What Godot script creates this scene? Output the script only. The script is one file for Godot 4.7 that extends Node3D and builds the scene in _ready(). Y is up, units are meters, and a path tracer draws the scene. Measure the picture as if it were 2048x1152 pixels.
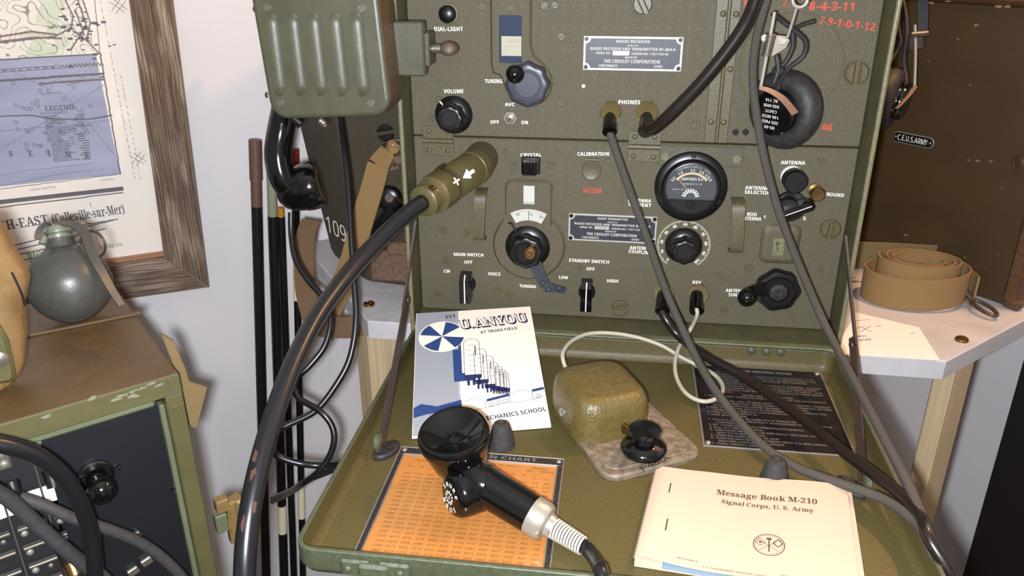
extends Node3D

func _ready():
	# ---- camera, sky, lights, exposure
	var cam := Camera3D.new()
	cam.name = "camera"
	cam.position = Vector3(-0.00779, 0.37634, 0.79051)
	cam.basis = Basis(Vector3(0.991012, -0.002934, -0.133742), Vector3(-0.050783, 0.916671, -0.396403), Vector3(0.123760, 0.399632, 0.908283))
	cam.fov = 39.1170
	cam.near = 0.01
	cam.far = 30.0
	add_child(cam)
	cam.current = true
	var we := WorldEnvironment.new()
	we.name = "environment"
	var env := Environment.new()
	env.background_mode = Environment.BG_COLOR
	env.background_color = Color(0.02, 0.02, 0.02)
	env.tonemap_mode = Environment.TONE_MAPPER_LINEAR
	env.tonemap_exposure = 1.0
	env.sdfgi_enabled = true; env.ssao_enabled = true; env.ssil_enabled = true
	we.environment = env
	add_child(we)
	# the flash beside the lens of the camera that took the picture
	var fl := OmniLight3D.new()
	fl.name = "camera_flash"
	fl.position = Vector3(-0.026, 0.362, 0.792)
	fl.light_color = Color(0.93, 0.96, 1.0)
	fl.light_energy = FLASH
	fl.light_size = 0.004
	fl.omni_range = 12.0
	fl.omni_attenuation = 2.0
	fl.shadow_enabled = true
	add_child(fl)
	build_materials()
	print("materials")
	build_room()
	build_shelf()
	build_radio()
	print("radio")
	build_lid()
	print("lid")
	build_on_lid()
	print("on lid")
	build_left()
	print("left")
	build_right()
	build_cables()
	print("done")

const FLASH := 1.2
const LAMP := 0.68
const SHELF := -0.018
const FLOOR_Y := -0.95
const CEIL_Y := 1.45
const LID := -0.0267
const LIDTOP := -0.0058
const WALL_A := Vector3(0.8492, 0, -0.5281)
const WALL_N := Vector3(0.5281, 0, 0.8492)
const WALL_0 := Vector3(-0.47, 0, -0.27)
const TR_D := Vector3(0.6715, 0, 0.741)
const TR_N := Vector3(-0.741, 0, 0.6715)
const TR_0 := Vector3(0.441, 0, -0.1265)
const BX_D := Vector3(0.7172, 0, -0.6969)
const BX_N := Vector3(0.6969, 0, 0.7172)
const BX_0 := Vector3(-0.3207, 0, 0.3077)

func build_materials():
	for a in [["bold", "Droid Sans", 700], ["sans", "Droid Sans", 400], ["serif", "Droid Serif", 700], ["serifr", "Droid Serif", 400], ["mono", "Droid Sans Mono", 400]]:
		var f := SystemFont.new()
		f.font_names = PackedStringArray([a[1]])
		f.font_weight = a[2]
		fonts[a[0]] = f
	var n1 := noise_img(256, 0.07, 3, FastNoiseLite.TYPE_SIMPLEX_SMOOTH, 3)
	var n2 := noise_img(256, 0.03, 9, FastNoiseLite.TYPE_SIMPLEX_SMOOTH, 4)
	var n3 := noise_img(256, 0.012, 17, FastNoiseLite.TYPE_PERLIN, 5)
	var wr := normal_of(n1, 6.0)
	var sm := normal_of(n2, 2.0)
	# olive drab paints: the crackled panel, the lid, the smoother box enamels
	var pm := tri_mat("panel", tint(n1, Color(0.25, 0.222, 0.142), Color(0.37, 0.33, 0.222)), 0.55, wr, 0.9, 52.0)
	tri_mat("panel_fit", tint(n2, Color(0.27, 0.24, 0.155), Color(0.37, 0.335, 0.23)), 0.45, sm, 0.3, 40.0)
	pm.metallic_specular = 0.6
	var lm := tri_mat("lid", tint(n1, Color(0.27, 0.235, 0.12), Color(0.365, 0.325, 0.19)), 0.45, wr, 0.38, 34.0)
	lm.metallic_specular = 0.45
	tri_mat("lid_face", tint(n2, Color(0.24, 0.258, 0.185), Color(0.3, 0.315, 0.23)), 0.5, sm, 0.7, 16.0)
	tri_mat("rim", tint(n3, Color(0.27, 0.255, 0.165), Color(0.34, 0.315, 0.205)), 0.5, sm, 0.3, 10.0)
	tri_mat("rim_edge", tint(n2, Color(0.36, 0.345, 0.245), Color(0.5, 0.48, 0.36)), 0.4, null, 0, 30.0)
	tri_mat("speaker", tint(n3, Color(0.255, 0.25, 0.185), Color(0.3, 0.29, 0.215)), 0.42, sm, 0.15, 9.0)
	tri_mat("rusty", tint(n2, Color(0.26, 0.17, 0.1), Color(0.34, 0.29, 0.2)), 0.5, sm, 0.3, 24.0)
	tri_mat("keypaint", tint(n2, Color(0.32, 0.275, 0.135), Color(0.40, 0.345, 0.185)), 0.4, normal_of(n1, 4.0), 0.55, 14.0)
	tri_mat("keybase", tint(n2, Color(0.36, 0.30, 0.24), Color(0.56, 0.51, 0.44), 1.3), 0.45, sm, 0.5, 14.0)
	tri_mat("trunk", tint(n3, Color(0.21, 0.145, 0.06), Color(0.25, 0.175, 0.075)), 0.5, sm, 0.2, 6.0)
	tri_mat("trunk_trim", tint(n2, Color(0.25, 0.165, 0.09), Color(0.36, 0.24, 0.14)), 0.45, sm, 0.3, 14.0)
	tri_mat("boxgreen_lamplit", tint(n3, Color(0.285, 0.215, 0.125), Color(0.345, 0.265, 0.16)), 0.45, sm, 0.35, 9.0)  # same green paint as the front, warm lamplight put into its brown
	tri_mat("boxgreen", tint(n3, Color(0.275, 0.26, 0.155), Color(0.325, 0.31, 0.195)), 0.42, sm, 0.25, 9.0)
	tri_mat("boxgreen_pale", tint(n3, Color(0.31, 0.335, 0.245), Color(0.39, 0.41, 0.305)), 0.42, sm, 0.25, 9.0)
	tri_mat("plug_olive", tint(n2, Color(0.27, 0.245, 0.135), Color(0.34, 0.305, 0.18)), 0.42, normal_of(n1, 3.0), 0.4, 30.0)
	tri_mat("canvas_case", tint(n1, Color(0.19, 0.155, 0.105), Color(0.3, 0.255, 0.185)), 0.85, normal_of(noise_img(128, 0.22, 5), 5.0), 0.8, 30.0)
	tri_mat("leather_brown", tint(n2, Color(0.30, 0.22, 0.16), Color(0.45, 0.34, 0.26)), 0.7, sm, 0.8, 20.0)
	tri_mat("leather_tan", tint(n3, Color(0.4, 0.31, 0.19), Color(0.5, 0.395, 0.25)), 0.42, sm, 0.7, 9.0)
	tri_mat("leather_tan_metal", tint(n2, Color(0.4, 0.32, 0.19), Color(0.48, 0.39, 0.24)), 0.4, sm, 0.3, 20.0)
	tri_mat("rubber_old", tint(n2, Color(0.09, 0.085, 0.09), Color(0.24, 0.21, 0.195), 1.5), 0.6, sm, 0.5, 20.0)
	tri_mat("rubber_grey", tint(n2, Color(0.14, 0.13, 0.13), Color(0.215, 0.2, 0.195)), 0.75, sm, 0.5, 20.0)
	tri_mat("braid", tint(n1, Color(0.17, 0.155, 0.135), Color(0.36, 0.33, 0.29)), 0.85, wr, 1.0, 45.0)
	tri_mat("wall", tint(n3, Color(0.825, 0.805, 0.80), Color(0.85, 0.83, 0.825)), 0.75, sm, 0.08, 2.0)
	tri_mat("shelf_paint", tint(n3, Color(0.66, 0.65, 0.65), Color(0.73, 0.715, 0.715)), 0.5, sm, 0.25, 6.0)
	tri_mat("floor", tint(n3, Color(0.24, 0.19, 0.15), Color(0.32, 0.26, 0.2)), 0.6, null, 0, 2.0)
	tri_mat("ceiling", Color(0.85, 0.84, 0.82), 0.9, null, 0, 1.0)
	tri_mat("grenade", tint(n2, Color(0.22, 0.22, 0.2), Color(0.27, 0.265, 0.245)), 0.38, normal_of(n1, 2.0), 0.25, 22.0)
	tri_mat("grenade_fuze", tint(n2, Color(0.27, 0.275, 0.24), Color(0.5, 0.52, 0.43)), 0.4, sm, 0.4, 30.0)
	tri_mat("rust_bar", tint(n2, Color(0.17, 0.12, 0.10), Color(0.33, 0.25, 0.22), 1.4), 0.4, sm, 0.6, 40.0)
	tri_mat("brown_paint", tint(n2, Color(0.33, 0.23, 0.18), Color(0.41, 0.30, 0.24)), 0.5, sm, 0.3, 20.0)
	tri_mat("wood_bare", wood_tex(Color(0.60, 0.51, 0.38), Color(0.76, 0.68, 0.55), 21), 0.7, null, 0, 1.0).uv1_scale = Vector3(9, 1.6, 9)
	mat("black_gloss", Color(0.035, 0.034, 0.036), 0.12).metallic_specular = 0.55
	mat("black_satin", Color(0.05, 0.05, 0.055), 0.35)
	mat("black_matt", Color(0.05, 0.05, 0.055), 0.7)
	mat("black_panel", Color(0.055, 0.06, 0.075), 0.5)
	mat("black_paint", Color(0.06, 0.058, 0.06), 0.35)
	mat("blue_bakelite", Color(0.19, 0.20, 0.235), 0.38)
	mat("cable_black", Color(0.075, 0.075, 0.085), 0.3)
	mat("cable_brown", Color(0.11, 0.08, 0.065), 0.3)
	mat("crack_brown", Color(0.27, 0.16, 0.11), 0.8)
	mat("white_print", Color(0.92, 0.90, 0.84), 0.6)
	mat("grey_print", Color(0.72, 0.71, 0.68), 0.6)
	mat("dim_print", Color(0.52, 0.49, 0.47), 0.6)
	mat("red_print", Color(0.74, 0.27, 0.18), 0.7)
	mat("black_print", Color(0.11, 0.09, 0.09), 0.7)
	mat("brown_print", Color(0.27, 0.19, 0.15), 0.7)
	mat("green_print", Color(0.42, 0.58, 0.36), 0.7)
	mat("blue_print", Color(0.15, 0.25, 0.45), 0.6)
	mat("navy_print", Color(0.15, 0.17, 0.33), 0.6)
	mat("plate_silver", Color(0.74, 0.73, 0.70), 0.4, 0.6)
	mat("plate_black", Color(0.155, 0.155, 0.185), 0.45)
	mat("nickel", Color(0.78, 0.76, 0.72), 0.25, 0.75)
	mat("nickel_dull", Color(0.52, 0.49, 0.44), 0.38, 0.75)
	mat("copper_tint", Color(0.72, 0.55, 0.44), 0.3, 0.5)
	mat("brass", Color(0.58, 0.45, 0.29), 0.32, 1.0)
	mat("brass_dull", Color(0.50, 0.42, 0.27), 0.4, 1.0)
	mat("paper_cream", Color(0.965, 0.90, 0.82), 0.8)
	mat("paper_book", Color(0.75, 0.655, 0.56), 0.8)
	mat("nickel_pale", Color(0.62, 0.60, 0.54), 0.3, 0.45)
	mat("thumb_brown", Color(0.27, 0.20, 0.13), 0.5)
	mat("paper_white", Color(0.87, 0.845, 0.81), 0.8)
	mat("paper_blue", Color(0.44, 0.52, 0.58), 0.8)
	mat("booklet_silver", Color(0.64, 0.64, 0.655), 0.6)
	mat("silver_rule", Color(0.50, 0.505, 0.53), 0.6)
	mat("dial_white", Color(0.72, 0.72, 0.68), 0.5)
	mat("dial_cream", Color(0.62, 0.60, 0.50), 0.5)
	mat("dial_scale", Color(0.80, 0.68, 0.50), 0.5)
	mat("window_dark", Color(0.20, 0.23, 0.30), 0.12)
	mat("porcelain", Color(0.90, 0.90, 0.87), 0.2)
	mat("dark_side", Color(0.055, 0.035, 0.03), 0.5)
	mat("cord_white", Color(0.66, 0.63, 0.55), 0.55)
	mat("spring_white", Color(0.74, 0.71, 0.65), 0.35)
	mat("jack_cap", Color(0.34, 0.29, 0.15), 0.4)
	mat("tape_white", Color(0.88, 0.84, 0.72), 0.6)
	mat("red_paint", Color(0.50, 0.16, 0.14), 0.5)
	mat("olive_tip", Color(0.52, 0.53, 0.42), 0.5)
	mat("yellow_paint", Color(0.70, 0.45, 0.10), 0.5)
	mat("oak_edge", Color(0.62, 0.44, 0.29), 0.7)
	var gl := mat("glass", Color(0.9, 0.93, 0.95, 0.05), 0.05)
	gl.metallic_specular = 0.2
	gl.transparency = BaseMaterial3D.TRANSPARENCY_ALPHA
	# chart sheet: orange card under clear plastic
	var cm := tri_mat("chart_orange", tint(n3, Color(0.66, 0.425, 0.2), Color(0.72, 0.48, 0.245)), 0.28, sm, 0.25, 5.0)
	cm.clearcoat_enabled = true; cm.clearcoat = 0.6; cm.clearcoat_roughness = 0.1
	tri_mat("instr_plate", tint(n2, Color(0.07, 0.055, 0.055), Color(0.12, 0.095, 0.095)), 0.3, sm, 0.25, 14.0)
	tri_mat("chart_frame", tint(n1, Color(0.10, 0.085, 0.08), Color(0.27, 0.235, 0.21), 1.5), 0.5, wr, 0.5, 25.0)
	mat("frame_silver", Color(0.55, 0.53, 0.50), 0.4, 0.5)
	# woven webbing, one centimetre to the tile
	var wv := Image.create(64, 64, false, Image.FORMAT_L8)
	for y in 64:
		for x in 64:
			var s := 0.5 + 0.5 * sin((x + y) * TAU / 16.0)
			var t := 0.5 + 0.5 * sin((x - y) * TAU / 32.0)
			wv.set_pixel(x, y, Color(1, 1, 1) * (0.2 + 0.55 * s + 0.25 * t))
	for a in [["webbing", Color(0.40, 0.30, 0.175), Color(0.57, 0.45, 0.28)], ["webbing_shaded", Color(0.31, 0.23, 0.155), Color(0.43, 0.33, 0.22)], ["webbing_olive", Color(0.34, 0.275, 0.165), Color(0.47, 0.39, 0.25)]]:  # the second colour is the tan webbing with shade painted in
		var m := StandardMaterial3D.new()
		m.albedo_texture = tint(wv, a[1], a[2])
		m.normal_enabled = true; m.normal_texture = normal_of(wv, 3.0); m.normal_scale = 0.8
		m.roughness = 0.9
		m.uv1_scale = Vector3(170, 170, 1)
		mats[a[0]] = m
	# weathered barn board, grain along u
	var bm := StandardMaterial3D.new()
	var bt := barn_tex()
	bm.albedo_texture = bt[0]
	bm.normal_enabled = true; bm.normal_texture = bt[1]; bm.normal_scale = 0.9
	bm.roughness = 0.85
	bm.uv1_scale = Vector3(1.6, 6.0, 1)
	bm.uv1_offset = Vector3(0.2, 0.5, 0)
	mats["barn"] = bm

func wood_tex(lo: Color, hi: Color, sd: int) -> ImageTexture:
	var f := FastNoiseLite.new()
	f.seed = sd; f.frequency = 0.02; f.fractal_octaves = 4
	var im := Image.create(256, 256, false, Image.FORMAT_RGB8)
	for y in 256:
		for x in 256:
			var g := 0.5 + 0.5 * f.get_noise_2d(x * 6.0, y * 0.5)
			im.set_pixel(x, y, lo.lerp(hi, clamp(g, 0, 1)))
	return ImageTexture.create_from_image(im)

func barn_tex() -> Array:
	var f := FastNoiseLite.new()
	f.seed = 41; f.frequency = 0.02; f.fractal_octaves = 5; f.fractal_gain = 0.6
	var g := FastNoiseLite.new()
	g.seed = 8; g.frequency = 0.008; g.fractal_octaves = 3
	var im := Image.create(768, 384, false, Image.FORMAT_RGB8)
	var hm := Image.create(768, 384, false, Image.FORMAT_L8)
	for y in 384:
		for x in 768:
			var wob := g.get_noise_2d(x * 0.5, y * 0.7) * 8.0
			var a := 0.5 + 0.62 * f.get_noise_2d(x * 0.22, (y + wob) * 9.5)
			var b := 0.5 + 0.9 * g.get_noise_2d(x * 0.8 + 300.0, y * 2.2)
			a = clamp(a, 0.0, 1.0)
			var c := Color(0.20, 0.15, 0.115).lerp(Color(0.60, 0.50, 0.41), a)
			c = c.lerp(Color(0.80, 0.73, 0.65), clamp((b - 0.45) * 1.8, 0, 0.75) * a)
			im.set_pixel(x, y, c)
			hm.set_pixel(x, y, Color(a, a, a))
	return [ImageTexture.create_from_image(im), normal_of(hm, 5.0)]

var screw_mesh := {}
# slotted screw head: a disc with two raised halves and the groove between them
func screw(parent, at: Vector3, r: float, m: String, ang := 30.0, nn := Vector3.BACK, called := "screw"):
	var key := "%.4f" % r
	if not screw_mesh.has(key):
		var mb := MB.new()
		mb.lathe([Vector2(r, 0), Vector2(r, r * 0.18), Vector2(0, r * 0.18)], Transform3D(), 16)
		for s in [-1, 1]:
			var p := []
			for i in 9:
				var a: float = PI * (0.06 + 0.88 * i / 8.0)
				p.append(Vector2(cos(a), sin(a)) * r * 0.98 * Vector2(1, s))
			mb.ext(p, Transform3D(Basis(), Vector3(0, 0, r * 0.18)), r * 0.3, r * 0.14)
		screw_mesh[key] = mb.mesh()
	var t := frame_z(nn, at)
	put(called, screw_mesh[key], m, parent, at, t.basis * Basis(Vector3.BACK, deg_to_rad(ang)))

var rivet_mesh := {}
func rivet(parent, at: Vector3, r: float, m: String, nn := Vector3.BACK):
	var key := "%.4f" % r
	if not rivet_mesh.has(key):
		var mb := MB.new()
		mb.lathe([Vector2(r, 0), Vector2(r * 0.95, r * 0.25), Vector2(r * 0.7, r * 0.5), Vector2(r * 0.35, r * 0.63), Vector2(0, r * 0.67)], Transform3D(), 14)
		rivet_mesh[key] = mb.mesh()
	put("rivet", rivet_mesh[key], m, parent, at, frame_z(nn, at).basis)

func build_room():
	# two walls meet in the corner behind the shelf; the other two close the room behind the photographer
	var k := Vector3(0.289, 0, -0.742)
	var h := CEIL_Y - FLOOR_Y
	var my := (CEIL_Y + FLOOR_Y) / 2
	var L := 3.4
	var mb := MB.new()
	mb.box(k - WALL_A * (L / 2 - 0.05) - WALL_N * 0.05 + Vector3(0, my, 0), Vector3(L + 0.3, h + 0.2, 0.1), Basis(WALL_A, Vector3.UP, WALL_N))
	struct("wall_left", mb, "wall")
	var mr := MB.new()
	mr.box(k + TR_D * (L / 2 - 0.05) - TR_N * 0.05 + Vector3(0, my, 0), Vector3(L + 0.3, h + 0.2, 0.1), Basis(TR_D, Vector3.UP, TR_N))
	struct("wall_right", mr, "wall")
	var mf := MB.new()
	mf.box(k - WALL_A * L + TR_D * (L / 2) + WALL_N.cross(Vector3.UP) * 0.0 - TR_N * -0.05 + Vector3(0, my, 0), Vector3(L + 0.4, h + 0.2, 0.1), Basis(TR_D, Vector3.UP, TR_N))
	struct("wall_far", mf, "wall")
	var mn := MB.new()
	mn.box(k + TR_D * L - WALL_A * (L / 2) + WALL_N * 0.05 + Vector3(0, my, 0), Vector3(L + 0.4, h + 0.2, 0.1), Basis(WALL_A, Vector3.UP, WALL_N))
	struct("wall_near", mn, "wall")
	var c := k - WALL_A * L / 2 + TR_D * L / 2
	var b := MB.new()
	b.box(c + Vector3(0, FLOOR_Y - 0.05, 0), Vector3(8, 0.1, 8))
	struct("floor", b, "floor")
	var cl := MB.new()
	cl.box(c + Vector3(0, CEIL_Y + 0.05, 0), Vector3(8, 0.1, 8))
	struct("ceiling", cl, "ceiling")
	lamp("unseen_lamp", LAMP_AT, "unseen pendant lamp over the radio, placed to light the shelf, lid and left wall", LAMP)  # out of view; placed to light the shelf, lid and upper left wall
	lamp("unseen_lamp", Vector3(0.35, 1.05, 1.75), "added fill lamp hanging behind the photographer, out of view", LAMP * 0.5)  # added fill lamp, out of view behind the camera

const LAMP_AT := Vector3(0.50, 0.92, -0.12)
func lamp(called: String, at: Vector3, label: String, e: float):
	var t = thing(called, label, "lamp", at)
	var sh := MB.new()
	sh.lathe([Vector2(0.075, -0.03), Vector2(0.06, 0.03), Vector2(0.03, 0.075), Vector2(0.015, 0.09), Vector2(0, 0.09)], Transform3D(Basis(Vector3.RIGHT, Vector3.FORWARD, Vector3.UP), at), 32)
	obj("lamp_shade", sh, "black_satin", t)
	var cd := MB.new()
	cd.tube([at + Vector3(0, 0.09, 0), Vector3(at.x, CEIL_Y, at.z)], 0.003, 8, 1)
	obj("cord", cd, "black_matt", t)
	var bl := MB.new()
	bl.ball(at + Vector3(0, 0.01, 0), 0.03, 20)
	var gm := StandardMaterial3D.new()
	gm.albedo_color = Color(1, 0.9, 0.75)
	gm.emission_enabled = true; gm.emission = Color(1.0, 0.80, 0.56); gm.emission_energy_multiplier = 4.0
	mats["bulb"] = gm
	obj("bulb", bl, "bulb", t)
	var li := OmniLight3D.new()
	li.name = "bulb_light"
	li.position = Vector3(0, -0.025, 0)
	li.light_color = Color(1.0, 0.76, 0.52)
	li.light_energy = e
	li.light_size = 0.03
	li.omni_range = 12.0; li.omni_attenuation = 2.0
	li.shadow_enabled = true
	t.add_child(li)

func build_shelf():
	var t = thing("corner_shelf", "pale grey painted wooden corner shelf on bare wood legs, carrying the radio", "shelf", Vector3(0.02, FLOOR_Y, -0.1))
	var FL := Vector3(-0.2774,-0.0180,0.0059)
	var FR := Vector3(0.3280,-0.0180,0.0208)
	var L2 := Vector3(-0.4336,-0.0180,-0.2135)
	var R2 := Vector3(0.4465,-0.0180,-0.0899)
	var far_l := WALL_0 + (L2 - FL).normalized() * 0.0
	var pl := []
	var lw := L2 + (L2 - FL).normalized() * 0.012
	for p in [FL, FR, R2, R2 + (R2 - FR).normalized() * 0.42, Vector3(0.285, 0, -0.72), lw]: pl.append(Vector2(p.x, -p.z))
	var b := MB.new()
	var tt := Transform3D(Basis(Vector3.RIGHT, Vector3.FORWARD, Vector3.UP), Vector3(0, SHELF - 0.021, 0))
	b.ext(pl, tt, 0.021, 0.0015)
	obj("shelf_board", b, "shelf_paint", t)
	for a in [Vector3(-0.2882,-0.0180,-0.0356), Vector3(0.3595,-0.0180,-0.0286)]: screw(t, a, 0.0068, "brass", 40.0, Vector3.UP, "brass_screw")
	# square legs with one corner towards the room
	for a in [[Vector3(-0.2803, 0, -0.030), 42.0, 0.038, 0.038], [Vector3(0.3586, 0, -0.0284), 42.2, 0.040, 0.0215]]:
		var l := MB.new()
		l.box(Vector3(a[0].x, (SHELF - 0.021 + FLOOR_Y) / 2, a[0].z), Vector3(a[2], SHELF - 0.021 - FLOOR_Y, a[3]), Basis(Vector3.UP, deg_to_rad(a[1])), 0.002)
		obj("leg", l, "wood_bare", t)
	# dark side panel under the right end
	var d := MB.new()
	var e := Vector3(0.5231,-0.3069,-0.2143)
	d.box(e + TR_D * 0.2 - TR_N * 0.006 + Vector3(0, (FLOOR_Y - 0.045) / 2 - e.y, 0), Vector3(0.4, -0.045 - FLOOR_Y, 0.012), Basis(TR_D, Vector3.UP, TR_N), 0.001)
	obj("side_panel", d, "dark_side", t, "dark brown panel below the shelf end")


# ---------------------------------------------------------------- the radio
var radio
func knob_fluted(parent, called: String, at: Vector3, r: float, h0: float, h1: float, lobes: int, m: String, rings := true):
	var k := MB.new()
	var pr := [Vector2(r, h0), Vector2(r, h1 - 0.002), Vector2(r * 0.93, h1 - 0.0006), Vector2(r * 0.86, h1)]
	if rings: pr += [Vector2(r * 0.72, h1), Vector2(r * 0.70, h1 - 0.0012), Vector2(r * 0.66, h1 - 0.0012), Vector2(r * 0.64, h1), Vector2(r * 0.60, h1), Vector2(r * 0.57, h1 - 0.0008)]
	pr.append(Vector2(0, h1 - (0.0008 if rings else 0.0)))
	k.lathe(pr, Transform3D(Basis(), at), lobes * 8, lobes, 0.045, r * 0.8)
	return obj(called, k, m, parent)

func dial_knob(called: String, at: Vector3, rf: float, rk: float, h: float, line_ang := -1000.0):
	var k := MB.new()
	k.lathe([Vector2(rf, 0.001), Vector2(rf, 0.003), Vector2(rf * 0.96, 0.0042), Vector2(rk * 1.02, 0.0085), Vector2(0, 0.0085)], Transform3D(Basis(), at), 40)
	var p = obj(called, k, "black_satin", radio)
	knob_fluted(p, "grip", at, rk, 0.008, h, 8, "black_satin")
	if line_ang > -900:
		var l := MB.new()
		var a := deg_to_rad(line_ang)
		var d := Vector3(cos(a), sin(a), 0)
		l.box(at + d * (rf + rk) * 0.52 + Vector3(0, 0, 0.0068), Vector3((rf - rk) * 0.7, 0.0012, 0.0012), Basis(d, Vector3(-d.y, d.x, 0), Vector3.BACK))
		obj("pointer_line", l, "white_print", p)
	return p

func bar_switch(at: Vector3):
	var k := MB.new()
	k.lathe([Vector2(0.0088, 0.0005), Vector2(0.0088, 0.006), Vector2(0.0078, 0.0072), Vector2(0, 0.0072)], Transform3D(Basis(), at), 28)
	var p = obj("switch_knob", k, "black_satin", radio)
	var b := MB.new()
	var pr := [Vector2(-0.0155, 0), Vector2(0.0155, 0), Vector2(0.0155, 0.011), Vector2(0.010, 0.0165), Vector2(-0.0155, 0.0165)]
	b.ext(pr, Transform3D(Basis(Vector3.UP, Vector3.BACK, Vector3.RIGHT), at + Vector3(-0.0058, 0, 0.004)), 0.0116, 0.0008)
	obj("grip", b, "black_gloss", p)
	var l := MB.new()
	l.box(at + Vector3(0, -0.0028, 0.02055), Vector3(0.0011, 0.0245, 0.0005))
	l.box(at + Vector3(0, 0.0128, 0.0179), Vector3(0.0011, 0.0078, 0.0005), Basis(Vector3.RIGHT, deg_to_rad(-45)))
	obj("pointer_line", l, "white_print", p)

func jack(at: Vector3, cap_up: float, plug_m: String):
	var k := MB.new()
	k.lathe([Vector2(0.0105, 0), Vector2(0.0105, 0.0025), Vector2(0.009, 0.004), Vector2(0.0065, 0.004), Vector2(0.0065, 0.001), Vector2(0, 0.001)], Transform3D(Basis(), at), 28)
	var p = obj("jack", k, "rim_edge", radio)
	# sprung dust cap swung up over the plug
	var c := MB.new()
	var z := Vector3(0, 0.62, 0.78)
	c.lathe([Vector2(0.0098, -0.0007), Vector2(0.0102, 0.0), Vector2(0.0098, 0.0012), Vector2(0, 0.0022)], frame_z(z, at + Vector3(0, 0.0045, 0.0135)), 28)
	c.box(at + Vector3(0, 0.0105, 0.006), Vector3(0.011, 0.004, 0.006), Basis(), 0.001)
	obj("dust_cap", c, "jack_cap", p)

func data_plate(called: String, q: Array, title: String, serial: String):
	# q: corners TL TR BR BL
	var c: Vector3 = (q[0] + q[1] + q[2] + q[3]) / 4.0
	var xd: Vector3 = ((q[1] + q[2]) - (q[0] + q[3])) / 2.0
	var yd: Vector3 = ((q[0] + q[1]) - (q[3] + q[2])) / 2.0
	var w := xd.length()
	var h := yd.length()
	xd = xd.normalized(); yd = Vector3(-xd.y, xd.x, 0)
	var t := Transform3D(Basis(xd, yd, Vector3.BACK), c)
	var b := MB.new()
	b.ext(rrect(w, h, 0.0006, 2), t, 0.0010, 0.0002)
	var p = obj(called, b, "plate_silver", radio)
	var k := MB.new()
	var a := 0.0022
	var g := 0.0048
	var hw := w / 2 - a
	var hh := h / 2 - a
	var poly := []
	for s in [[1, 1, 0], [-1, 1, 1], [-1, -1, 2], [1, -1, 3]]:
		for i in 5:
			var f: float = i / 4.0
			# corner bites round each rivet
			var cc := Vector2(s[0] * (hw + a * 0.2), s[1] * (hh + a * 0.2))
			var st: float = [1.5, 2.0, 0.5, 1.0][s[2]] * PI
			var an: float = st - PI / 2 * f
			poly.append(cc + Vector2(cos(an), sin(an)) * g)
	k.ext(poly, t, 0.0012)
	obj("field", k, "plate_black", p)
	for s in [[1, 1], [-1, 1], [-1, -1], [1, -1]]: screw(p, t * Vector3(s[0] * (hw - 0.0004), s[1] * (hh - 0.0004), 0.001), 0.0021, "black_satin", 40.0)
	var l := MB.new()
	var z := 0.00135
	var H := h
	var row = func(s: String, x0: float, x1: float, y: float, hp: float):
		lab(l, s, t * Vector3(x0 * w / 2, y * H / 2, z), t * Vector3(x1 * w / 2, y * H / 2, z), hp * H, "bold", yd)
	row.call(title, -0.34, 0.34, 0.64, 0.075)
	row.call("PART OF", -0.11, 0.11, 0.43, 0.045)
	row.call("RADIO RECEIVER AND TRANSMITTER BC-654-A", -0.86, 0.86, 0.20, 0.08)
	row.call("SERIAL NO.", -0.74, -0.44, -0.04, 0.065)
	row.call("ORDER NO. 1187-CHI-42", -0.02, 0.72, -0.06, 0.065)
	row.call("MADE BY", -0.15, 0.10, -0.27, 0.055)
	row.call("THE CROSLEY CORPORATION", -0.58, 0.56, -0.55, 0.10)
	row.call("CINCINNATI", -0.68, -0.30, -0.80, 0.075)
	row.call("OHIO", 0.45, 0.62, -0.80, 0.075)
	obj("lettering", l, "grey_print", p)
	var s := MB.new()
	s.box(t * Vector3(-0.235 * w / 2, 0.015 * H, 0.0012), Vector3(w * 0.165, H * 0.12, 0.0003), t.basis)
	obj("serial_patch", s, "plate_silver", p)
	var sl := MB.new()
	lab(sl, serial, t * Vector3(-0.32 * w / 2, -0.04 * H / 2, 0.0014), t * Vector3(-0.14 * w / 2, -0.04 * H / 2, 0.0014), H * 0.07, "sans", yd)
	obj("serial_number", sl, "plate_black", p)

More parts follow.
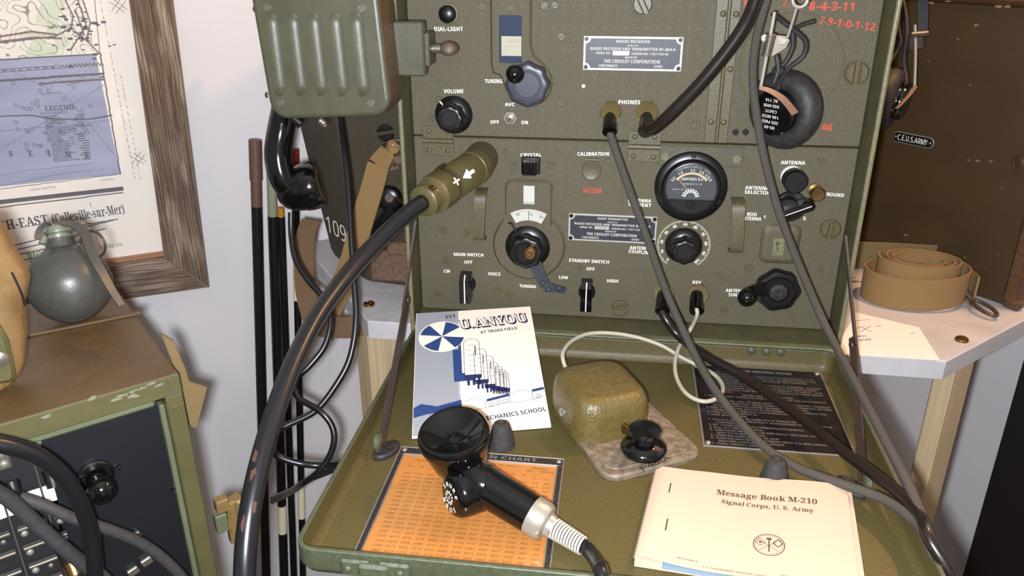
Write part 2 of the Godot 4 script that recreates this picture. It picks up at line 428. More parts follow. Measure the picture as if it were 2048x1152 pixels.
func build_radio():
	radio = thing("field_radio", "olive drab army field radio with its front lid folded down", "radio", Vector3(0, SHELF, -0.08))
	var X := 0.2162
	var T := 0.0036
	var ZF := 0.0337
	var TOP := 0.395
	var cs := MB.new()
	cs.box(Vector3(-X - T / 2, (TOP + SHELF) / 2, -0.135), Vector3(T, TOP - SHELF, 0.337))
	cs.box(Vector3(X + T / 2, (TOP + SHELF) / 2, -0.135), Vector3(T, TOP - SHELF, 0.337))
	cs.box(Vector3(0, TOP + T / 2, -0.135), Vector3(2 * X + 2 * T, T, 0.337))
	cs.box(Vector3(0, (SHELF - 0.001) / 2 - 0.0005, -0.135), Vector3(2 * X, -SHELF - 0.002, 0.337))
	cs.box(Vector3(0, (TOP + SHELF) / 2, -0.303), Vector3(2 * X, TOP - SHELF, T))
	obj("case", cs, "rim", radio)
	var ed := MB.new()
	for s in [-1, 1]: ed.tube([Vector3(s * (X + T / 2), SHELF + 0.004, ZF), Vector3(s * (X + T / 2), TOP, ZF)], 0.0024, 8, 1)
	ed.tube([Vector3(-X, SHELF + 0.0105, ZF), Vector3(X, SHELF + 0.0105, ZF)], 0.0024, 8, 1)
	obj("case_edge", ed, "rim_edge", radio, "worn pale rolled edge of the case")
	# lower panel: transmitter
	var tp := MB.new()
	tp.box(Vector3(0, 0.0945, -0.004), Vector3(2 * X - 0.001, 0.1915, 0.008), Basis(), 0.0012)
	var tx = obj("transmitter_panel", tp, "panel", radio)
	var SX := Vector3(0.0825,0.2604,0.0000).x
	var rp := MB.new()
	rp.box(Vector3((-X + SX) / 2, 0.2925, -0.0035), Vector3(SX + X - 0.001, 0.202, 0.008), Basis(), 0.0012)
	var rx = obj("receiver_panel", rp, "panel", radio)
	var dp := MB.new()
	dp.box(Vector3((X + SX) / 2, 0.2925, -0.0037), Vector3(X - SX - 0.001, 0.202, 0.008), Basis(), 0.0012)
	# faint pressed ring behind the headphones
	dp.lathe([Vector2(0.0472, 0), Vector2(0.0468, 0.0008), Vector2(0.0455, 0.0008), Vector2(0.0451, 0)], Transform3D(Basis(), Vector3(0.1434,0.2660,0.0000)), 56)
	var dr = obj("compartment_door", dp, "panel", radio)
	# riveted hinge strip between them
	var hs := MB.new()
	hs.box(Vector3(SX - 0.0002, 0.2885, 0.0012), Vector3(0.0215, 0.192, 0.0014), Basis(), 0.0005)
	hs.tube([Vector3(SX + 0.0005, 0.194, 0.0022), Vector3(SX + 0.0005, 0.384, 0.0022)], 0.0019, 10, 1)
	var hstrip = obj("hinge_strip", hs, "panel_fit", radio)
	for q in [Vector3(0.0781,0.3103,0.0000), Vector3(0.0896,0.3100,0.0000), Vector3(0.0892,0.2615,0.0000), Vector3(0.0765,0.2124,0.0000), Vector3(0.0882,0.2122,0.0000)]: rivet(hstrip, q + Vector3(0, 0, 0.0015), 0.003, "panel_fit")
	# hinges over the seam
	for q in [Vector3(-0.1897,0.1865,0.0000), Vector3(0.0150,0.1864,0.0000)]:
		var hg := MB.new()
		hg.box(q + Vector3(0, 0.0085, 0.0012), Vector3(0.031, 0.0125, 0.0014), Basis(), 0.0004)
		hg.box(q + Vector3(0, -0.0085, 0.0012), Vector3(0.031, 0.0125, 0.0014), Basis(), 0.0004)
		for i in 2: hg.tube([q + Vector3(-0.0155 + i * 0.0157, 0, 0.002), q + Vector3(-0.0155 + i * 0.0157 + 0.0153, 0, 0.002)], 0.0027, 12, 1)
		var hh = obj("hinge", hg, "panel_fit", radio)
		for k in [[-1, 1], [1, 1], [-1, -1], [1, -1]]: rivet(hh, q + Vector3(k[0] * 0.0095, k[1] * 0.0098, 0.0018), 0.0026, "panel_fit")
	# screws in both panels: pixel places read off the photograph as points of the panel
	var big := 0.0092
	for a in [[Vector3(-0.1430,0.3151,0.0000), 0.0034, 20], [Vector3(-0.1158,0.3137,0.0020), 0.003, 80], [Vector3(-0.0842,0.3160,0.0000), 0.0038, 130], [Vector3(-0.0745,0.3165,0.0000), 0.0034, 20], [Vector3(-0.0679,0.2886,0.0000), 0.0038, 10], [Vector3(-0.0670,0.2272,0.0000), 0.0038, 60], [Vector3(0.0055,0.3179,0.0000), big, 118], [Vector3(0.0619,0.2087,0.0000), 0.0042, 90], [Vector3(-0.1871,0.2274,0.0000), 0.0036, 15], [Vector3(-0.1965,0.2089,0.0000), 0.0036, 160], [Vector3(-0.1662,0.2717,0.0000), 0.0036, 60], [Vector3(0.0537,0.2275,0.0000), 0.0036, 40], [Vector3(-0.0352,0.2515,0.0000), 0.0016, 0]]:
		screw(rx, a[0] + Vector3(0, 0, 0.0005), a[1], "panel_fit", a[2])
	for a in [[Vector3(0.2014,0.2602,0.0000), 0.0108, 90], [Vector3(0.1931,0.2685,0.0000), 0.0018, 0]]: screw(dr, a[0] + Vector3(0, 0, 0.0003), a[1], "panel_fit", a[2])
	for a in [Vector3(0.1003,0.2029,0.0000), Vector3(0.1096,0.2032,0.0000)]: screw(dr, a + Vector3(0, 0, 0.0003), 0.003, "black_satin", 60)
	for a in [[Vector3(-0.1867,0.0567,0.0000), 0.004, 80], [Vector3(-0.1965,0.0169,0.0000), 0.0038, 40], [Vector3(-0.1307,0.0271,0.0000), 0.0038, 5], [Vector3(-0.1177,0.0202,0.0000), 0.0042, 130], [Vector3(-0.0434,0.0554,0.0000), 0.0032, 60], [Vector3(0.0004,0.0123,0.0000), 0.0092, 15], [Vector3(0.1046,0.0514,0.0000), 0.0032, 40], [Vector3(0.1082,0.0158,0.0000), 0.0038, 150], [Vector3(0.1278,0.0637,0.0000), 0.0042, 30], [Vector3(0.1977,0.0657,0.0000), 0.0026, 30], [Vector3(0.1827,0.1768,0.0000), 0.0036, 80], [Vector3(0.2009,0.1100,0.0000), 0.0100, 85], [Vector3(-0.1221,0.1773,0.0000), 0.0032, 50], [Vector3(-0.0690,0.1779,0.0000), 0.0032, 120], [Vector3(-0.1146,0.1637,0.0000), 0.0036, 50], [Vector3(-0.0762,0.1649,0.0000), 0.0036, 70], [Vector3(-0.1887,0.0912,0.0000), 0.0040, 60], [Vector3(-0.1636,0.0895,0.0000), 0.0036, 120], [Vector3(0.0996,0.0561,0.0000), 0.003, 20]]:
		screw(tx, a[0] + Vector3(0, 0, -0.0002), a[1], "panel_fit", a[2])
	var bd := MB.new()
	bd.lathe([Vector2(0.0020, 0), Vector2(0.0016, 0.0012), Vector2(0, 0.0018)], Transform3D(Basis(), Vector3(-0.0458,0.2433,0.0000)), 12)
	obj("white_stud", bd, "porcelain", radio)

	# ---- receiver fittings
	var dl := MB.new()
	dl.lathe([Vector2(0.0098, 0), Vector2(0.0098, 0.002), Vector2(0.0088, 0.0036), Vector2(0.008, 0.0036)], Transform3D(Basis(), Vector3(-0.1747,0.3082,0.0000)), 24)
	var dlp = obj("dial_light", dl, "rim_edge", radio)
	var dj := MB.new()
	var pr := []
	for i in 9:
		var a := PI / 2 * i / 8
		pr.append(Vector2(cos(a) * 0.0083, 0.008 + sin(a) * 0.0045))
	dj.lathe([Vector2(0.008, 0.001), Vector2(0.0083, 0.008)] + pr, Transform3D(Basis(), Vector3(-0.1747,0.3082,0.0000)), 24)
	obj("lamp_cap", dj, "black_satin", dlp)
	# raised escutcheon running from the dial window down round the tuning knob
	var tc := Vector3(-0.0983,0.2456,0.0000)
	var poly := []
	for q in [Vector3(-0.1351,0.3379,0.0000), Vector3(-0.1352,0.2614,0.0000), Vector3(-0.1333,0.2539,0.0000), Vector3(-0.1265,0.2517,0.0000)]: poly.append(Vector2(q.x, q.y))
	for i in range(0, 13):
		var a: float = deg_to_rad(200 + i * 17.5)
		poly.append(Vector2(tc.x + cos(a) * 0.0232, tc.y + sin(a) * 0.0232))
	for q in [Vector3(-0.0927,0.2714,0.0000), Vector3(-0.0957,0.2805,0.0000), Vector3(-0.0956,0.3381,0.0000)]: poly.append(Vector2(q.x, q.y))
	var es := MB.new()
	es.ext(poly, Transform3D(Basis(), Vector3(0, 0, 0.0002)), 0.0034, 0.0022)
	var esc = obj("tuning_escutcheon", es, "panel", radio)
	var wl := Vector3(-0.1266,0.3075,0.0026)
	var wr := Vector3(-0.1048,0.2641,0.0026)
	var wn := MB.new()
	wn.box(Vector3((wl.x + wr.x) / 2, (wl.y + wr.y) / 2, 0.0035), Vector3(wr.x - wl.x, wl.y - wr.y, 0.0008))
	obj("window_pane", wn, "window_dark", esc)
	var d0 := Vector3(-0.1243,0.2887,0.0030)
	var d1 := Vector3(-0.1053,0.2707,0.0030)
	var ds := MB.new()
	ds.box(Vector3((d0.x + d1.x) / 2, (d0.y + d1.y) / 2, 0.0040), Vector3(d1.x - d0.x, d0.y - d1.y, 0.0005))
	obj("dial_scale", ds, "dial_cream", esc)
	var dt := MB.new()
	lab(dt, "4100", Vector3(-0.1175,0.2826,0.0044), Vector3(-0.1066,0.2827,0.0044), 0.0034, "sans")
	dt.box(Vector3(-0.1142,0.2794,0.0043), Vector3(0.0185, 0.0003, 0.0003))
	obj("dial_figures", dt, "dim_print", esc)
	# tuning knob with its spinner ball
	var kt = knob_fluted(radio, "tuning_knob", tc + Vector3(0, 0, 0.002), 0.0202, 0.001, 0.015, 8, "blue_bakelite")
	var kb := MB.new()
	var bc := Vector3(-0.1085,0.2574,0.0260)
	kb.ball(bc, 0.0088, 24)
	kb.tube([bc, bc + Vector3(0, 0, -0.012)], 0.003, 10, 1)
	obj("spinner_ball", kb, "black_gloss", kt)
	dial_knob("volume_knob", Vector3(-0.1729,0.2131,0.0030) - Vector3(0, 0, 0.003), 0.0188, 0.0128, 0.024, 132)
	# toggle
	var at := Vector3(-0.1164,0.2114,0.0000)
	var tg := MB.new()
	tg.lathe([Vector2(0.0066, 0), Vector2(0.0066, 0.003), Vector2(0.0045, 0.003), Vector2(0.0045, 0.006), Vector2(0.0035, 0.0066), Vector2(0, 0.0066)], Transform3D(Basis(), at), 6)
	var tgp = obj("toggle_switch", tg, "nickel_dull", radio)
	var tl := MB.new()
	tl.tube([at + Vector3(0, 0, 0.005), at + Vector3(0.0022, -0.001, 0.013)], [0.0014, 0.0022], 10, 1)
	obj("lever", tl, "nickel_dull", tgp)
	data_plate("receiver_plate", [Vector3(-0.0468,0.2893,0.0000), Vector3(0.0446,0.2895,0.0000), Vector3(0.0448,0.2584,0.0000), Vector3(-0.0468,0.2587,0.0000)], "RADIO RECEIVER", "3334")
	jack(Vector3(-0.0189,0.2172,0.0000), 1.0, "")
	jack(Vector3(0.0154,0.2180,0.0000), 1.0, "")
	var w := MB.new()
	var zz := Vector3(0, 0, 0.0007)
	lab(w, "DIAL-LIGHT", Vector3(-0.1894,0.2922,0.0000) + zz, Vector3(-0.1617,0.2925,0.0000) + zz, 0.0037)
	lab(w, "VOLUME", Vector3(-0.1823,0.2338,0.0000) + zz, Vector3(-0.1628,0.2343,0.0000) + zz, 0.0037)
	lab(w, "TUNING", Vector3(-0.1413,0.2443,0.0000) + zz, Vector3(-0.1241,0.2446,0.0000) + zz, 0.0037)
	lab(w, "AVC", Vector3(-0.1218,0.2225,0.0000) + zz, Vector3(-0.1120,0.2228,0.0000) + zz, 0.0033)
	lab(w, "OFF", Vector3(-0.1365,0.2050,0.0000) + zz, Vector3(-0.1279,0.2052,0.0000) + zz, 0.0033)
	lab(w, "ON", Vector3(-0.1055,0.2053,0.0000) + zz, Vector3(-0.0991,0.2055,0.0000) + zz, 0.0033)
	lab(w, "PHONES", Vector3(-0.0118,0.2270,0.0000) + zz, Vector3(0.0086,0.2274,0.0000) + zz, 0.0037)
	obj("lettering", w, "white_print", rx)
	var rd := MB.new()
	lab(rd, "M", Vector3(0.0958,0.3177,0.0000) + zz, Vector3(0.1045,0.3178,0.0000) + zz, 0.0075)
	lab(rd, "27", Vector3(0.1289,0.3171,0.0000) + zz, Vector3(0.1376,0.3172,0.0000) + zz, 0.006, "sans")
	lab(rd, "8-4-3-11", Vector3(0.1522,0.3139,0.0000) + zz, Vector3(0.1904,0.3134,0.0000) + zz, 0.0072)
	lab(rd, "7-8-1-0-1-12", Vector3(0.1621,0.3021,-0.0000) + zz, Vector3(0.2110,0.2966,0.0000) + zz, 0.0066)
	lab(rd, "46", Vector3(0.1779,0.2069,0.0000) + zz, Vector3(0.1883,0.2072,0.0000) + zz, 0.006)
	obj("stencil", rd, "red_print", dr)

	# ---- transmitter fittings
	# carrying straps
	for a in [[Vector3(-0.1452,0.1375,0.0000), Vector3(-0.1476,0.0869,0.0000), 0.0115], [Vector3(0.1086,0.1372,0.0000), Vector3(0.1111,0.0857,0.0000), 0.012]]:
		var h := MB.new()
		var p0: Vector3 = a[0]
		var p1: Vector3 = a[1]
		h.band([p0 + Vector3(0, 0.001, 0.0006), p0 + Vector3(0, 0, 0.011), p0 + Vector3(0, -0.005, 0.0175), (p0 + p1) / 2 + Vector3(0, 0, 0.019), p1 + Vector3(0, 0.005, 0.0175), p1 + Vector3(0, 0, 0.011), p1 + Vector3(0, -0.001, 0.0006)], [Vector3.RIGHT, Vector3.RIGHT, Vector3.RIGHT, Vector3.RIGHT, Vector3.RIGHT, Vector3.RIGHT, Vector3.RIGHT], a[2], 0.0022, 5)
		obj("lift_handle", h, "panel_fit", radio)
	# crystal push button
	var cb := MB.new()
	var cq := Vector3(-0.0959,0.1643,0.0000)
	cb.box(cq + Vector3(0, 0, 0.001), Vector3(0.019, 0.018, 0.003), Basis(), 0.0008)
	var cbp = obj("crystal_button", cb, "black_satin", radio)
	var cb2 := MB.new()
	cb2.box(cq + Vector3(0, 0, 0.009), Vector3(0.0145, 0.0140, 0.016), Basis(), 0.0014)
	obj("cap", cb2, "black_gloss", cbp)
	# calibration shutter
	var cal := MB.new()
	var cp := Vector3(-0.0352,0.1607,0.0000)
	cal.lathe([Vector2(0.0098, 0), Vector2(0.0098, 0.0012), Vector2(0.0088, 0.0018), Vector2(0.0078, 0.0014), Vector2(0, 0.0014)], Transform3D(Basis(), cp), 28)
	cal.box(cp + Vector3(0, 0.0105, 0.001), Vector3(0.0115, 0.0035, 0.002), Basis(), 0.0005)
	cal.tube([cp + Vector3(-0.006, 0.0115, 0.0026), cp + Vector3(0.006, 0.0115, 0.0026)], 0.0015, 8, 1)
	obj("calibration_shutter", cal, "panel_fit", radio)
	# tuning escutcheon
	var uc := Vector3(-0.0974,0.0786,0.0000)
	var up := []
	for q in [Vector3(-0.0743,0.1071,0.0000), Vector3(-0.0734,0.1433,0.0000), Vector3(-0.0765,0.1479,0.0000), Vector3(-0.0836,0.1492,0.0000), Vector3(-0.1131,0.1492,0.0000), Vector3(-0.1203,0.1469,0.0000), Vector3(-0.1224,0.1426,0.0000), Vector3(-0.1221,0.1062,0.0000)]: up.append(Vector2(q.x, q.y))
	for i in range(0, 17):
		var a: float = deg_to_rad(128 + i * 17.75)
		up.append(Vector2(uc.x + cos(a) * 0.0385, uc.y + sin(a) * 0.0385))
	var ue := MB.new()
	ue.ext(up, Transform3D(), 0.0034, 0.0024)
	var uep = obj("tuning_escutcheon", ue, "panel", radio)
	var uw := MB.new()
	uw.box(Vector3(-0.0973,0.1340,0.0035), Vector3(0.0112, 0.0195, 0.0008))
	obj("window_pane", uw, "dial_white", uep)
	var uf := MB.new()
	uf.box(Vector3(-0.0973,0.1384,0.0041), Vector3(0.0065, 0.010, 0.0004))
	var sec := []
	var sc := uc + Vector3(0, 0.001, 0)
	for i in 7: sec.append(Vector2(sc.x, sc.y) + Vector2.from_angle(deg_to_rad(62 + i * 9.5)) * 0.0395)
	for i in 7: sec.append(Vector2(sc.x, sc.y) + Vector2.from_angle(deg_to_rad(119 - i * 9.5)) * 0.0275)
	var ud := MB.new()
	ud.ext(sec, Transform3D(Basis(), Vector3(0, 0, 0.0032)), 0.0008)
	obj("dial_sector", ud, "dial_white", uep)
	obj("counter_plate", uf, "grey_print", uep)
	var ut := MB.new()
	for i in 15:
		var a := deg_to_rad(64 + i * 3.8)
		var d := Vector3(cos(a), sin(a), 0)
		var len := 0.0035 if i % 5 == 2 else 0.002
		stroke(ut, sc + d * 0.0385 + Vector3(0, 0, 0.0042), sc + d * (0.0385 - len) + Vector3(0, 0, 0.0042), 0.0003, Vector3.BACK)
	for i in 9:
		stroke(ut, Vector3(-0.0972,0.1268,0.0042) + Vector3((i - 4) * 0.0012, 0, 0), Vector3(-0.0972,0.1268,0.0042) + Vector3((i - 4) * 0.0012, -0.0035 - 0.002 * float(i == 4), 0), 0.0003, Vector3.BACK)
	stroke(ut, sc + Vector3(0, 0.037, 0.0043), sc + Vector3(0, 0.0275, 0.0043), 0.0005, Vector3.BACK)
	labc(ut, "60", sc + Vector3(-0.0105, 0.0335, 0.0042), 0.003, Vector3.RIGHT.rotated(Vector3.BACK, 0.28), Vector3.UP, 1.0, "sans")
	labc(ut, "70", sc + Vector3(0.002, 0.0338, 0.0042), 0.003, Vector3.RIGHT, Vector3.UP, 1.0, "sans")
	labc(ut, "80", sc + Vector3(0.0125, 0.0315, 0.0042), 0.003, Vector3.RIGHT.rotated(Vector3.BACK, -0.35), Vector3.UP, 1.0, "sans")
	obj("dial_figures", ut, "black_print", uep)
	# big tuning knob with its brass lock screw and folded crank
	var kc := Vector3(-0.0985,0.0774,0.0000)
	var tk = dial_knob("transmitter_tuning_knob", kc, 0.0238, 0.0170, 0.022)
	var bs := MB.new()
	bs.lathe([Vector2(0.0062, 0.0), Vector2(0.0062, 0.009), Vector2(0.0052, 0.0098), Vector2(0.0052, 0.012), Vector2(0.0034, 0.0124), Vector2(0, 0.0118)], Transform3D(Basis(), Vector3(-0.0929,0.0812,0.0210)), 22)
	obj("lock_screw", bs, "brass", tk)
	var ca := MB.new()
	ca.band([Vector3(-0.0895,0.0648,0.0140), Vector3(-0.0831,0.0479,0.0130), Vector3(-0.0778,0.0381,0.0120)], [Vector3(1, 0.4, 0), Vector3(1, 0.4, 0), Vector3(1, 0.6, 0)], [0.013, 0.0105], 0.0018, 4)
	ca.band([Vector3(-0.0803,0.0377,0.0140), Vector3(-0.0693,0.0367,0.0130), Vector3(-0.0574,0.0332,0.0100)], [Vector3.UP, Vector3.UP, Vector3.UP], [0.012, 0.0058], 0.002, 4)
	var cap_ = obj("crank_arm", ca, "blue_bakelite", tk)
	for q in [Vector3(-0.0814,0.0416,0.0140), Vector3(-0.0749,0.0350,0.0150), Vector3(-0.0634,0.0371,0.0145)]: rivet(cap_, q, 0.0026, "blue_bakelite")
	var wt := MB.new()
	wt.tube([Vector3(-0.1176,0.1040,0.0060), Vector3(-0.1142,0.1038,0.0080), Vector3(-0.1085,0.0957,0.0120), Vector3(-0.1018,0.0930,0.0160), Vector3(-0.1046,0.0882,0.0180), Vector3(-0.1101,0.0894,0.0160), Vector3(-0.1127,0.0922,0.0120), Vector3(-0.1041,0.0955,0.0140)], 0.0012, 7, 5)
	obj("tied_wire", wt, "black_matt", tk)
	bar_switch(Vector3(-0.1634,0.0318,0.0000))
	bar_switch(Vector3(-0.0352,0.0301,0.0000))
	data_plate("transmitter_plate", [Vector3(-0.0565,0.1154,0.0000), Vector3(0.0328,0.1154,0.0000), Vector3(0.0328,0.0858,0.0000), Vector3(-0.0568,0.0866,0.0000)], "RADIO TRANSMITTER", "01174")
	# antenna current meter on its light green backing plate
	var bp := MB.new()
	var b0 := Vector3(0.0302,0.1883,0.0000)
	var b1 := Vector3(0.1100,0.1690,0.0000)
	bp.box((b0 + b1) / 2 + Vector3(0, 0, 0.0006), Vector3(b1.x - b0.x, b0.y - b1.y, 0.0014), Basis(), 0.0004)
	var bpp = obj("meter_backplate", bp, "speaker", radio)
	for q in [Vector3(0.0358,0.1771,0.0000), Vector3(0.1040,0.1768,0.0000)]: screw(bpp, q + Vector3(0, 0, 0.0012), 0.0042, "rim_edge", 80)
	var mc := Vector3(0.0627,0.1483,0.0000)
	var me := MB.new()
	me.lathe([Vector2(0.0352, 0.001), Vector2(0.0352, 0.005), Vector2(0.034, 0.0065), Vector2(0.029, 0.0075), Vector2(0.0275, 0.0125), Vector2(0.0262, 0.0135), Vector2(0.0245, 0.0135), Vector2(0.0238, 0.0095)], Transform3D(Basis(), mc), 56)
	var met = obj("antenna_current_meter", me, "black_satin", radio)
	for a in [90.0, 205.0, 335.0]: screw(met, mc + Vector3(cos(deg_to_rad(a)) * 0.031, sin(deg_to_rad(a)) * 0.031, 0.0066), 0.0022, "black_satin", a)
	var mf := MB.new()
	mf.lathe([Vector2(0.0242, 0.0085), Vector2(0, 0.0085)], Transform3D(Basis(), mc), 48)
	obj("meter_face", mf, "black_matt", met)
	var lower := []
	for i in 13: lower.append(Vector2.from_angle(deg_to_rad(205 + i * 130.0 / 12)) * 0.0247)
	var ml := MB.new()
	ml.ext(lower, Transform3D(Basis(), mc + Vector3(0, 0, 0.009)), 0.005, 0.0008)
	obj("zero_adjust_cover", ml, "black_satin", met)
	screw(met, mc + Vector3(0, -0.0145, 0.0138), 0.0044, "black_satin", 55)
	var ms := MB.new()
	var za := Vector3(0, 0, 0.0089)
	for i in 20:
		var a0 := deg_to_rad(142 - i * 5.2)
		var a1 := deg_to_rad(142 - i * 5.2 - 4.7)
		var r0 := 0.0172
		var r1 := 0.0192
		var cc := mc + Vector3(0, -0.003, 0) + za
		ms.quad(cc + Vector3(cos(a0), sin(a0), 0) * r0, cc + Vector3(cos(a1), sin(a1), 0) * r0, cc + Vector3(cos(a1), sin(a1), 0) * r1, cc + Vector3(cos(a0), sin(a0), 0) * r1, Vector3.BACK)
	obj("meter_scale", ms, "dial_scale", met)
	var mt := MB.new()
	var m0 := mc + Vector3(0, -0.003, 0.0092)
	arc_text(mt, "THERMOCOUPLE TYPE", m0, 0.0250, 124, 48, 0.0019, Vector3.RIGHT, Vector3.UP, 1.0, "sans")
	for a in [["0.5", 146.0], ["1.0", 122.0], ["1.5", 90.0], ["2.0", 66.0], ["2.5", 48.0], ["3.0", 38.0]]:
		var an := deg_to_rad(a[1])
		var rdv := Vector3(cos(an), sin(an), 0)
		labc(mt, a[0], m0 + rdv * 0.0213, 0.0027, Vector3(sin(an), -cos(an), 0), rdv, 0.9)
	labc(mt, "AMPERES R.F.", m0 + Vector3(0.0005, 0.0125, 0), 0.0028, Vector3.RIGHT, Vector3.UP, 0.85)
	labc(mt, "AMMETER IS 178", m0 + Vector3(0.001, 0.0076, 0), 0.0015, Vector3.RIGHT, Vector3.UP, 1.2, "sans")
	labc(mt, "MODEL 140", m0 + Vector3(-0.0125, 0.0018, 0), 0.0013, Vector3.RIGHT, Vector3.UP, 1.2, "sans")
	for k in 9:
		var an := deg_to_rad(10 + k * 20)
		stroke(mt, m0 + Vector3(0, -0.0055, 0) + Vector3(cos(an), sin(an), 0) * 0.0045, m0 + Vector3(0, -0.0055, 0) + Vector3(cos(an), sin(an), 0) * 0.0085, 0.0016, Vector3.BACK)
	obj("meter_lettering", mt, "grey_print", met)
	var nd := MB.new()
	nd.box(m0 + Vector3(-0.0075, 0.0062, 0.0008), Vector3(0.021, 0.0004, 0.0003), Basis(Vector3.BACK, deg_to_rad(132)))
	obj("needle", nd, "dial_scale", met)
	var mg := MB.new()
	mg.lathe([Vector2(0.0243, 0.0118), Vector2(0.0243, 0.0124), Vector2(0, 0.0124)], Transform3D(Basis(), mc), 40)
	obj("meter_glass", mg, "glass", met)
	# coupling dial
	var oc := Vector3(0.0609,0.0861,0.0000)
	var cdk = dial_knob("antenna_coupling_knob", oc, 0.0188, 0.0128, 0.023)
	var tk2 := MB.new()
	for i in 101:
		var a := deg_to_rad(232 - i * 2.84)
		var d := Vector3(cos(a), sin(a), 0)
		var ln := 0.0028 if i % 5 == 0 else 0.0018
		stroke(tk2, oc + d * 0.0268 + zz, oc + d * (0.0268 - ln) + zz, 0.00035, Vector3.BACK)
	for i in 11:
		var a := deg_to_rad(228 - i * 27.6)
		var d := Vector3(cos(a), sin(a), 0)
		labc(tk2, str(i * 10), oc + d * 0.0222 + zz, 0.0026, Vector3(sin(a), -cos(a), 0), d, 1.0)
	obj("dial_ring", tk2, "white_print", cdk)
	jack(Vector3(0.0441,0.0322,0.0000), 1.0, "")
	jack(Vector3(0.0790,0.0330,0.0000), 1.0, "")
	# antenna posts
	var ac := Vector3(0.1574,0.1617,0.0000)
	var an := MB.new()
	an.lathe([Vector2(0.0105, 0), Vector2(0.0105, 0.003), Vector2(0.0085, 0.005), Vector2(0.0085, 0.009), Vector2(0.007, 0.011), Vector2(0, 0.011)], Transform3D(Basis(), ac), 28)
	var anp = obj("antenna_post", an, "porcelain", radio)
	var ak := MB.new()
	ak.lathe([Vector2(0.0108, 0.009), Vector2(0.0112, 0.011), Vector2(0.0112, 0.022), Vector2(0.0104, 0.0235), Vector2(0.0098, 0.0228), Vector2(0, 0.0228)], Transform3D(Basis(), ac), 28, 24, 0.012, 0.0105)
	obj("thumb_nut", ak, "black_satin", anp)
	var gp := MB.new()
	var gc := Vector3(0.1807,0.1486,0.0000)
	gp.lathe([Vector2(0.0066, 0), Vector2(0.0066, 0.003), Vector2(0.0045, 0.0035), Vector2(0.0045, 0.006), Vector2(0.0062, 0.0065), Vector2(0.0062, 0.009), Vector2(0.0045, 0.0095), Vector2(0.0045, 0.011), Vector2(0.0068, 0.0115), Vector2(0.0068, 0.017), Vector2(0.0058, 0.018), Vector2(0, 0.0178)], Transform3D(Basis(), gc), 24)
	obj("ground_post", gp, "brass", radio)
	# antenna selector
	var sq := Vector3(0.1599,0.1320,0.0000)
	var sk := MB.new()
	sk.lathe([Vector2(0.0155, 0.0005), Vector2(0.0155, 0.003), Vector2(0.0148, 0.0042), Vector2(0, 0.0042)], Transform3D(Basis(), sq), 32)
	sk.lathe([Vector2(0.0105, 0.004), Vector2(0.0105, 0.012), Vector2(0.0095, 0.0135), Vector2(0, 0.014)], Transform3D(Basis(), sq + Vector3(-0.004, 0.0005, 0)), 28)
	var sel = obj("antenna_selector", sk, "black_satin", radio)
	var sg := MB.new()
	var sb := Basis(Vector3.BACK, deg_to_rad(24))
	sg.box(sq + Vector3(0.002, 0, 0.013), Vector3(0.036, 0.0098, 0.018), sb, 0.0025)
	obj("grip", sg, "black_gloss", sel)
	var sl := MB.new()
	sl.box(sq + sb * Vector3(0.002, 0, 0) + Vector3(0, 0, 0.0221), Vector3(0.03, 0.0007, 0.0004), sb)
	obj("pointer_line", sl, "white_print", sel)
	# counter window on its raised pad
	var pad := MB.new()
	var pc := Vector3(0.1554,0.0916,0.0000)
	var loops := []
	for e in [[0.0385, 0.0], [0.037, 0.0012], [0.032, 0.003], [0.028, 0.0036], [0.026, 0.0036], [0.0002, 0.0036]]: loops.append(loop3(rrect(e[0], e[0] * 1.08, e[0] * 0.2), Transform3D(Basis(), pc), e[1]))
	pad.grid(loops, true)
	var padp = obj("counter_pad", pad, "panel", radio)
	var cw := MB.new()
	cw.box(Vector3(0.1536,0.0898,0.0040), Vector3(0.011, 0.0185, 0.0012), Basis(), 0.0003)
	obj("window_pane", cw, "rim_edge", padp)
	var cx := MB.new()
	labc(cx, "0", Vector3(0.1520,0.0932,0.0049), 0.0042)
	labc(cx, "7", Vector3(0.1527,0.0874,0.0049), 0.0042)
	obj("counter_figures", cx, "black_print", padp)
	# antenna tuning crank
	var qc := Vector3(0.1579,0.0442,0.0000)
	var qk := MB.new()
	qk.lathe([Vector2(0.0215, 0.002), Vector2(0.0215, 0.010), Vector2(0.0205, 0.0115), Vector2(0.0175, 0.012), Vector2(0.017, 0.0105), Vector2(0.0155, 0.0105), Vector2(0.015, 0.0125), Vector2(0.0105, 0.0125), Vector2(0.010, 0.011), Vector2(0, 0.011)], Transform3D(Basis(), qc), 56, 7, 0.04, 0.0165)
	var qp = obj("antenna_tuning_knob", qk, "black_satin", radio)
	var qh := MB.new()
	qh.lathe([Vector2(0.0085, 0.010), Vector2(0.0085, 0.013), Vector2(0.005, 0.0135), Vector2(0.0045, 0.0125), Vector2(0, 0.0125)], Transform3D(Basis(), qc), 20)
	obj("hub_screw", qh, "rubber_old", qp)
	var qa := MB.new()
	var qb := Vector3(0.1260,0.0410,0.0220)
	qa.ball(qb, 0.0095, 22)
	qa.tube([qb, qb + Vector3(0, 0, -0.012)], 0.0035, 10, 1)
	qa.band([qb + Vector3(0, 0, -0.011), qc + Vector3(-0.012, 0.004, 0.011)], [Vector3(0.4, 1, 0), Vector3(0.4, 1, 0)], [0.010, 0.016], 0.004, 1)
	obj("crank_ball", qa, "black_gloss", qp)
	# lettering of the lower panel
	var v := MB.new()
